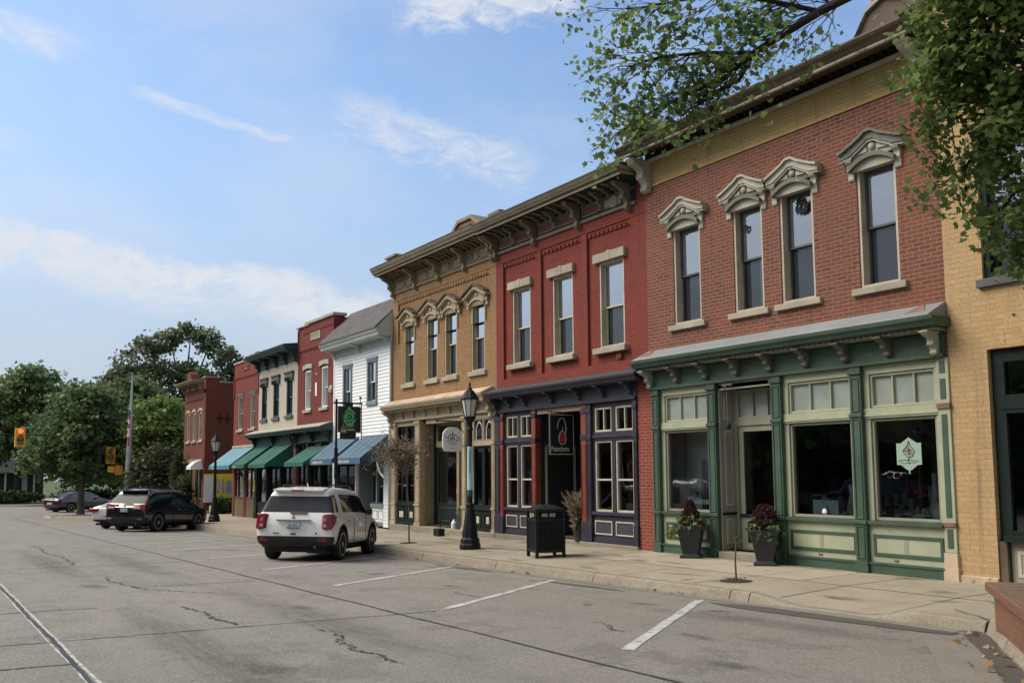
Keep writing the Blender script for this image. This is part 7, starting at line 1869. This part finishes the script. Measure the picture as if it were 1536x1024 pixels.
# ivy on the parapet block of the orange-red brick shop
rs = np.random.RandomState(8); P = np.array([-14.1,-.55,8.45])+rs.normal(size=(420,3))*np.array([.24,.16,.16])
leaf_object('parapet_ivy', M['leafyel'], P, .10, b1, 8, 'maple')

# the near maple: trunk stands right of the frame, boughs reach over the pavement
mt = empty('maple_tree', (-1.6,-4.4,0), label='large maple whose leafy boughs hang across the yellow brick shop', cat='tree')
tr = MB(); LC = []; rnd = random.Random(12)
tr.tube([(-1.6,-4.4,-.1),(-1.62,-4.42,.5),(-1.7,-4.5,2.2),(-1.9,-4.8,4.2),(-2.1,-5.0,6.0)],[.40,.33,.28,.24,.18],12)
def bough(pts, r0, r1, seed):
    tr.tube(pts, [r0+(r1-r0)*i/(len(pts)-1) for i in range(len(pts))], 7)
def twig(p, d, L, r, lev, leafn, spread=.55, out=None):
    """fine branching; leaves gather at the ends"""
    q1 = p+d*L*.5+Vector((rnd.gauss(0,.05),rnd.gauss(0,.05),rnd.gauss(0,.04)))*L; q = p+d*L+Vector((rnd.gauss(0,.09),rnd.gauss(0,.09),rnd.gauss(0,.07)-.06))*L
    tr.tube([tuple(p),tuple(q1),tuple(q)],[r,r*.8,r*.55],5 if r > .012 else 4,cap=False)
    if lev == 0:
        for k in range(leafn): LC.append(np.array(q)+np.array([rnd.gauss(0,.075),rnd.gauss(0,.075),rnd.gauss(0,.06)-.03]))
        return
    for k in range(rnd.choice((2,3,3))):
        e = (d+Vector((rnd.gauss(0,spread),rnd.gauss(0,spread),rnd.gauss(0,spread*.8)-.10))).normalized()
        twig(q1.lerp(q, .3+.7*rnd.random()), e, L*(.55+.25*rnd.random()), r*.55, lev-1, leafn, spread)
V3 = Vector
# bough over the sky
A = [V3((-2.05,-4.95,5.6)),V3((-3.0,-5.5,5.75)),V3((-3.96,-6.14,5.62)),V3((-4.88,-6.48,5.41)),V3((-5.41,-6.71,5.20)),V3((-5.63,-6.84,5.02)),V3((-5.80,-6.98,4.98))]
tr.tube([tuple(p) for p in A],[.10,.08,.052,.038,.028,.019,.012],9)
Bb = [A[4],V3((-5.52,-6.78,4.98)),V3((-5.66,-6.86,4.93)),V3((-5.86,-6.95,4.84))]; bough([tuple(p) for p in Bb], .022, .008, 2)
Cc = [A[4],V3((-5.75,-6.95,5.28)),V3((-6.05,-7.2,5.30)),V3((-6.28,-7.38,5.25))]; bough([tuple(p) for p in Cc], .020, .007, 3)
Dd = [A[5],V3((-5.95,-7.0,4.95)),V3((-6.2,-7.12,4.88)),V3((-6.5,-7.25,4.77))]; bough([tuple(p) for p in Dd], .016, .006, 3)
Ee = [A[3],V3((-5.3,-6.9,5.62)),V3((-5.75,-7.15,5.72)),V3((-6.1,-7.4,5.72))]; bough([tuple(p) for p in Ee], .022, .007, 3)
left = V3((-.80,-.52,-.12)).normalized()
for pts, lo, hi, cnt, L, lev, lf in ((A,2.6,6,46,.32,2,2),(Bb,0,3,22,.30,2,1),(Cc,0,3,28,.28,2,3),(Dd,0,3,18,.24,2,2),(Ee,0,3,30,.30,2,4)):
    for i in range(cnt):
        f = lo+(hi-lo)*rnd.random(); k = min(int(f), len(pts)-2); p = pts[k].lerp(pts[k+1], f-k)
        d = (left*(.5+.6*rnd.random())+V3((rnd.gauss(0,.28),rnd.gauss(0,.28),rnd.gauss(.02,.34)))).normalized()
        twig(p, d, L*(.5+.7*rnd.random()), .006, lev, lf, .38)
# dense mass on the right: boughs fan down from the upper right
fan = [((-3.5,-6.1,5.28),(-4.1,-6.15,4.6)),((-3.4,-5.9,5.0),(-4.15,-5.95,4.25)),((-3.2,-5.8,4.8),(-4.15,-5.75,3.95)),((-3.0,-5.6,4.4),(-3.95,-5.6,3.6)),((-2.9,-5.5,4.1),(-3.75,-5.45,3.2)),((-3.2,-6.0,5.2),(-3.8,-6.2,4.95)),((-3.0,-5.7,4.9),(-3.6,-5.9,4.3)),((-2.7,-5.5,4.6),(-3.4,-5.6,3.75)),((-3.0,-6.2,5.4),(-3.7,-6.5,5.4)),((-2.6,-5.3,3.9),(-3.4,-5.3,3.15)),((-2.8,-5.9,5.3),(-3.4,-6.3,5.15)),((-2.4,-5.5,4.5),(-3.2,-5.9,4.0)),((-2.4,-5.4,4.1),(-3.1,-5.7,3.45)),((-2.6,-5.6,4.3),(-3.35,-5.6,3.5)),((-2.5,-5.7,4.8),(-3.3,-6.0,4.5))]
hub = V3((-2.05,-4.95,5.0))
for a, b in fan:
    a, b = V3(a), V3(b); m = a.lerp(b, .5)+V3((0,0,.10)); bough([tuple(hub),tuple(hub.lerp(a,.6)+V3((0,0,.1))),tuple(a),tuple(m),tuple(b)], .05, .010, 1)
    for i in range(29):
        f = rnd.random(); p = a.lerp(b, f)+V3((0,0,.08*math.sin(3.1*f)))
        d = ((b-a).normalized()*.5+V3((rnd.gauss(0,.6),rnd.gauss(0,.6),rnd.gauss(0,.5)-.1))).normalized(); twig(p, d, .20*(.6+.8*rnd.random()), .006, 2, 8, .6)
UP = []
for k in range(46):      # the upper crown, above and right of the picture
    a_, r_, h_ = rnd.random()*6.283, 2.9*rnd.random()**.5, 6.6+5.2*rnd.random()
    c_ = V3((-1.5+r_*math.cos(a_)*(1.15-.05*h_), -4.3+r_*math.sin(a_)*(1.15-.05*h_), h_))
    tr.tube([(-2.0,-4.9,5.2+.15*(h_-6)),tuple(V3((-2.0,-4.9,6)).lerp(c_,.6)+V3((0,0,.2))),tuple(c_)],[.07,.04,.012],5,cap=False)
    UP.append(np.array(c_)+np.random.RandomState(k).normal(size=(150,3))*np.array([.55,.55,.42]))
leaf_object('crown', M['leafnear'], np.concatenate(UP), .11, mt, 9, 'quad', droop=.2)
tr.build('trunk', M['barkdk'], mt, smooth=True, fix=False)
LC = np.array(LC); print('maple leaves', len(LC))
k = np.random.RandomState(1).rand(len(LC)) < .8
leaf_object('crown', M['leafnear'], LC[k], .046, mt, 1, 'maple', droop=.25, aspect=.8); leaf_object('crown', M['leafyel'], LC[~k], .044, mt, 2, 'maple', droop=.25, aspect=.8)
# fallen leaves in the gutter
rs = np.random.RandomState(5); P = []
for i in range(26):
    tt = .3+3.2*rs.rand(); o = .02+.35*rs.rand(); q = P0-nrm*o+d_kerb*tt; P.append((q.x, q.y, zroad(q.x, q.y)+.02))
for i in range(60):
    x = -9.5-14*rs.rand(); P.append((x, -3.28-.12*rs.rand()**2, zroad(x,-3.25)+.015))
o = leaf_object('fallen_leaves', M['leaflitter'], np.array(P), .06, None, 3, 'maple', loc=(-8,-4,-.1)); tag(o, kind='stuff')
# ================================================================ sky, sun, camera
SUN_EL, SUN_AZ = R(46), R(218)       # azimuth clockwise from +Y: over the viewer's left shoulder
w = bpy.data.worlds.new('World'); SC.world = w; w.use_nodes = True
nt = w.node_tree; nt.nodes.clear()
N = lambda t, **k: [setattr(d, a, b) for d in [nt.nodes.new(t)] for a, b in k.items()] and nt.nodes[-1] if k else nt.nodes.new(t)
out = nt.nodes.new('ShaderNodeOutputWorld'); bg = nt.nodes.new('ShaderNodeBackground'); bg.inputs[1].default_value = SKY_STRENGTH
sky = nt.nodes.new('ShaderNodeTexSky'); sky.sky_type = 'NISHITA'; sky.sun_disc = False; sky.sun_elevation = SUN_EL; sky.sun_rotation = SUN_AZ
sky.air_density = 1.0; sky.dust_density = 1.2; sky.ozone_density = 1.6; sky.altitude = 200
tc = nt.nodes.new('ShaderNodeTexCoord'); L = nt.links.new
def mth(op, a, b=0.0, c=None):
    d = nt.nodes.new('ShaderNodeMath'); d.operation = op
    for i, v in enumerate((a, b) if c is None else (a, b, c)):
        if isinstance(v, (int, float)): d.inputs[i].default_value = v
        else: L(v, d.inputs[i])
    return d.outputs[0]
sep = nt.nodes.new('ShaderNodeSeparateXYZ'); L(tc.outputs['Generated'], sep.inputs[0])
X_, Y_, Z_ = sep.outputs
az = mth('ARCTAN2', X_, Y_); el = mth('ARCSINE', Z_)
az = mth('MULTIPLY', az, 57.29578); el = mth('MULTIPLY', el, 57.29578)
zc = mth('MAXIMUM', Z_, .04); px_ = mth('DIVIDE', X_, zc); py_ = mth('DIVIDE', Y_, zc)
cmb = nt.nodes.new('ShaderNodeCombineXYZ'); L(px_, cmb.inputs[0]); L(py_, cmb.inputs[1])
def noise(scale, detail, rough, dist=0.0, sx=1, sy=1, vec=None):
    mp = nt.nodes.new('ShaderNodeMapping'); mp.inputs['Scale'].default_value = (sx, sy, 1); L(vec or cmb.outputs[0], mp.inputs[0])
    d = nt.nodes.new('ShaderNodeTexNoise'); d.inputs['Scale'].default_value = scale; d.inputs['Detail'].default_value = detail; d.inputs['Roughness'].default_value = rough; d.inputs['Distortion'].default_value = dist
    L(mp.outputs[0], d.inputs['Vector']); return d.outputs['Fac']
cae = nt.nodes.new('ShaderNodeCombineXYZ'); L(az, cae.inputs[0]); L(el, cae.inputs[1])
n_big = noise(.16, 8, .62, .3, 1, 2.2, cae.outputs[0]); n_fine = noise(.5, 8, .66, .6, 1, 2.0, cae.outputs[0]); n_all = noise(.06, 7, .6, .2, 1, 2.0, cae.outputs[0])
def smooth(v, a, b):
    m = nt.nodes.new('ShaderNodeMapRange'); m.interpolation_type = 'SMOOTHSTEP'; m.inputs[1].default_value = a; m.inputs[2].default_value = b; L(v, m.inputs[0]); return m.outputs[0]
def cloud(a0, e0, a1, e1, th, amp, nz, lo, soft_end=6.0, skew=1.0):
    """wisp along a line in azimuth/elevation with ragged edges; th: half thickness in degrees"""
    dx, dy = a1-a0, e1-e0; LL = math.hypot(dx, dy); ux, uy = dx/LL, dy/LL
    da = mth('SUBTRACT', az, a0); de = mth('SUBTRACT', el, e0)
    t = mth('ADD', mth('MULTIPLY', da, ux), mth('MULTIPLY', de, uy)); s = mth('ADD', mth('MULTIPLY', da, -uy), mth('MULTIPLY', de, ux))
    s = mth('ADD', s, mth('MULTIPLY', mth('SUBTRACT', nz, .5), th*2.2))
    up = smooth(mth('DIVIDE', s, th), 1.0, .35); dn = smooth(mth('DIVIDE', s, th*skew), -1.0, -.1)
    ends = mth('MULTIPLY', smooth(t, -soft_end, soft_end*.3), smooth(t, LL+soft_end, LL-soft_end*.3))
    tex = smooth(n_fine, lo, lo+.35)
    return mth('MULTIPLY', mth('MULTIPLY', mth('MULTIPLY', up, dn), ends), mth('MULTIPLY', mth('ADD', mth('MULTIPLY', tex, .75), .25), amp))
cl = [cloud(-100,14.6,-66,9.9,1.7,.95,n_big,.26,5,1.8),
      cloud(-79.0,21.2,-71.2,19.7,.42,.62,n_big,.30,2,1.6), cloud(-67,21.3,-57,18.8,1.6,.75,n_fine,.33,3,1.5),
      cloud(-63,27.2,-54,27.9,1.3,.95,n_fine,.28,3,1.3), cloud(-91,24.3,-84,23.3,1.0,.7,n_fine,.34,3,1.4), cloud(-96,19,-86,18,.8,.35,n_fine,.36,3,1.4)]
tot = cl[0]
for c in cl[1:]: tot = mth('MAXIMUM', tot, c)
veil = mth('MULTIPLY', smooth(n_all, .40, .72), .30)
low = mth('MULTIPLY', smooth(el, 26, 1), .92)
tot = mth('MAXIMUM', tot, veil)
fill_clouds = mth('MULTIPLY', mth('MULTIPLY', smooth(noise(.5, 7, .6, .3), .28, .58), .85), smooth(mth('ABSOLUTE', mth('SUBTRACT', az, -68)), 48, 75))  # unseen clouds away from the view, thickened as added soft fill light
tot = mth('MINIMUM', mth('MAXIMUM', tot, fill_clouds), 1.0)
mix = nt.nodes.new('ShaderNodeMix'); mix.data_type = 'RGBA'; L(tot, mix.inputs[0]); 
tint = nt.nodes.new('ShaderNodeMix'); tint.data_type = 'RGBA'; tint.blend_type = 'MULTIPLY'; tint.inputs[0].default_value = 1; L(sky.outputs[0], tint.inputs[6]); tint.inputs[7].default_value = SKY_TINT
hz = nt.nodes.new('ShaderNodeMix'); hz.data_type = 'RGBA'; L(low, hz.inputs[0]); L(tint.outputs[2], hz.inputs[6]); hz.inputs[7].default_value = HAZE_COL
L(hz.outputs[2], mix.inputs[6]); mix.inputs[7].default_value = CLOUD_COL
L(mix.outputs[2], bg.inputs[0]); L(bg.outputs[0], out.inputs[0])
ld = bpy.data.lights.new('sun', 'SUN'); ld.energy = SUN_E; ld.angle = R(SUN_ANGLE); ld.color = (1, .90, .76)
lo = bpy.data.objects.new('sun', ld); COL.objects.link(lo)
sd = Vector((math.sin(SUN_AZ)*math.cos(SUN_EL), math.cos(SUN_AZ)*math.cos(SUN_EL), math.sin(SUN_EL)))
lo.rotation_euler = (-sd).to_track_quat('-Z', 'Y').to_euler(); lo.location = (0, -20, 30)
cd = bpy.data.cameras.new('camera'); cam = bpy.data.objects.new('camera', cd); COL.objects.link(cam); SC.camera = cam
cd.sensor_width = 36; cd.sensor_fit = 'HORIZONTAL'; cd.lens = 1400/1536*36; cd.shift_y = .0391; cd.clip_start = .1; cd.clip_end = 2000
yaw, pit, rol = R(57.271878), .0966, R(.4)
fw = Vector((-math.sin(yaw)*math.cos(pit), math.cos(yaw)*math.cos(pit), math.sin(pit))); rt = Vector((math.cos(yaw), math.sin(yaw), 0)); up = rt.cross(fw)
r2 = math.cos(rol)*rt-math.sin(rol)*up; u2 = math.sin(rol)*rt+math.cos(rol)*up
cam.matrix_world = Matrix(((r2.x,u2.x,-fw.x,0),(r2.y,u2.y,-fw.y,-12.7),(r2.z,u2.z,-fw.z,1.6),(0,0,0,1)))
vs = SC.view_settings; vs.view_transform = 'Standard'; vs.look = 'None'; vs.gamma = 1; vs.use_curve_mapping = False; vs.exposure = EXPOSURE
try: SC.cycles.max_bounces = 8; SC.cycles.transparent_max_bounces = 12; SC.cycles.use_denoising = True; SC.cycles.sample_clamp_indirect = 6; SC.cycles.caustics_reflective = False; SC.cycles.caustics_refractive = False
except Exception: pass
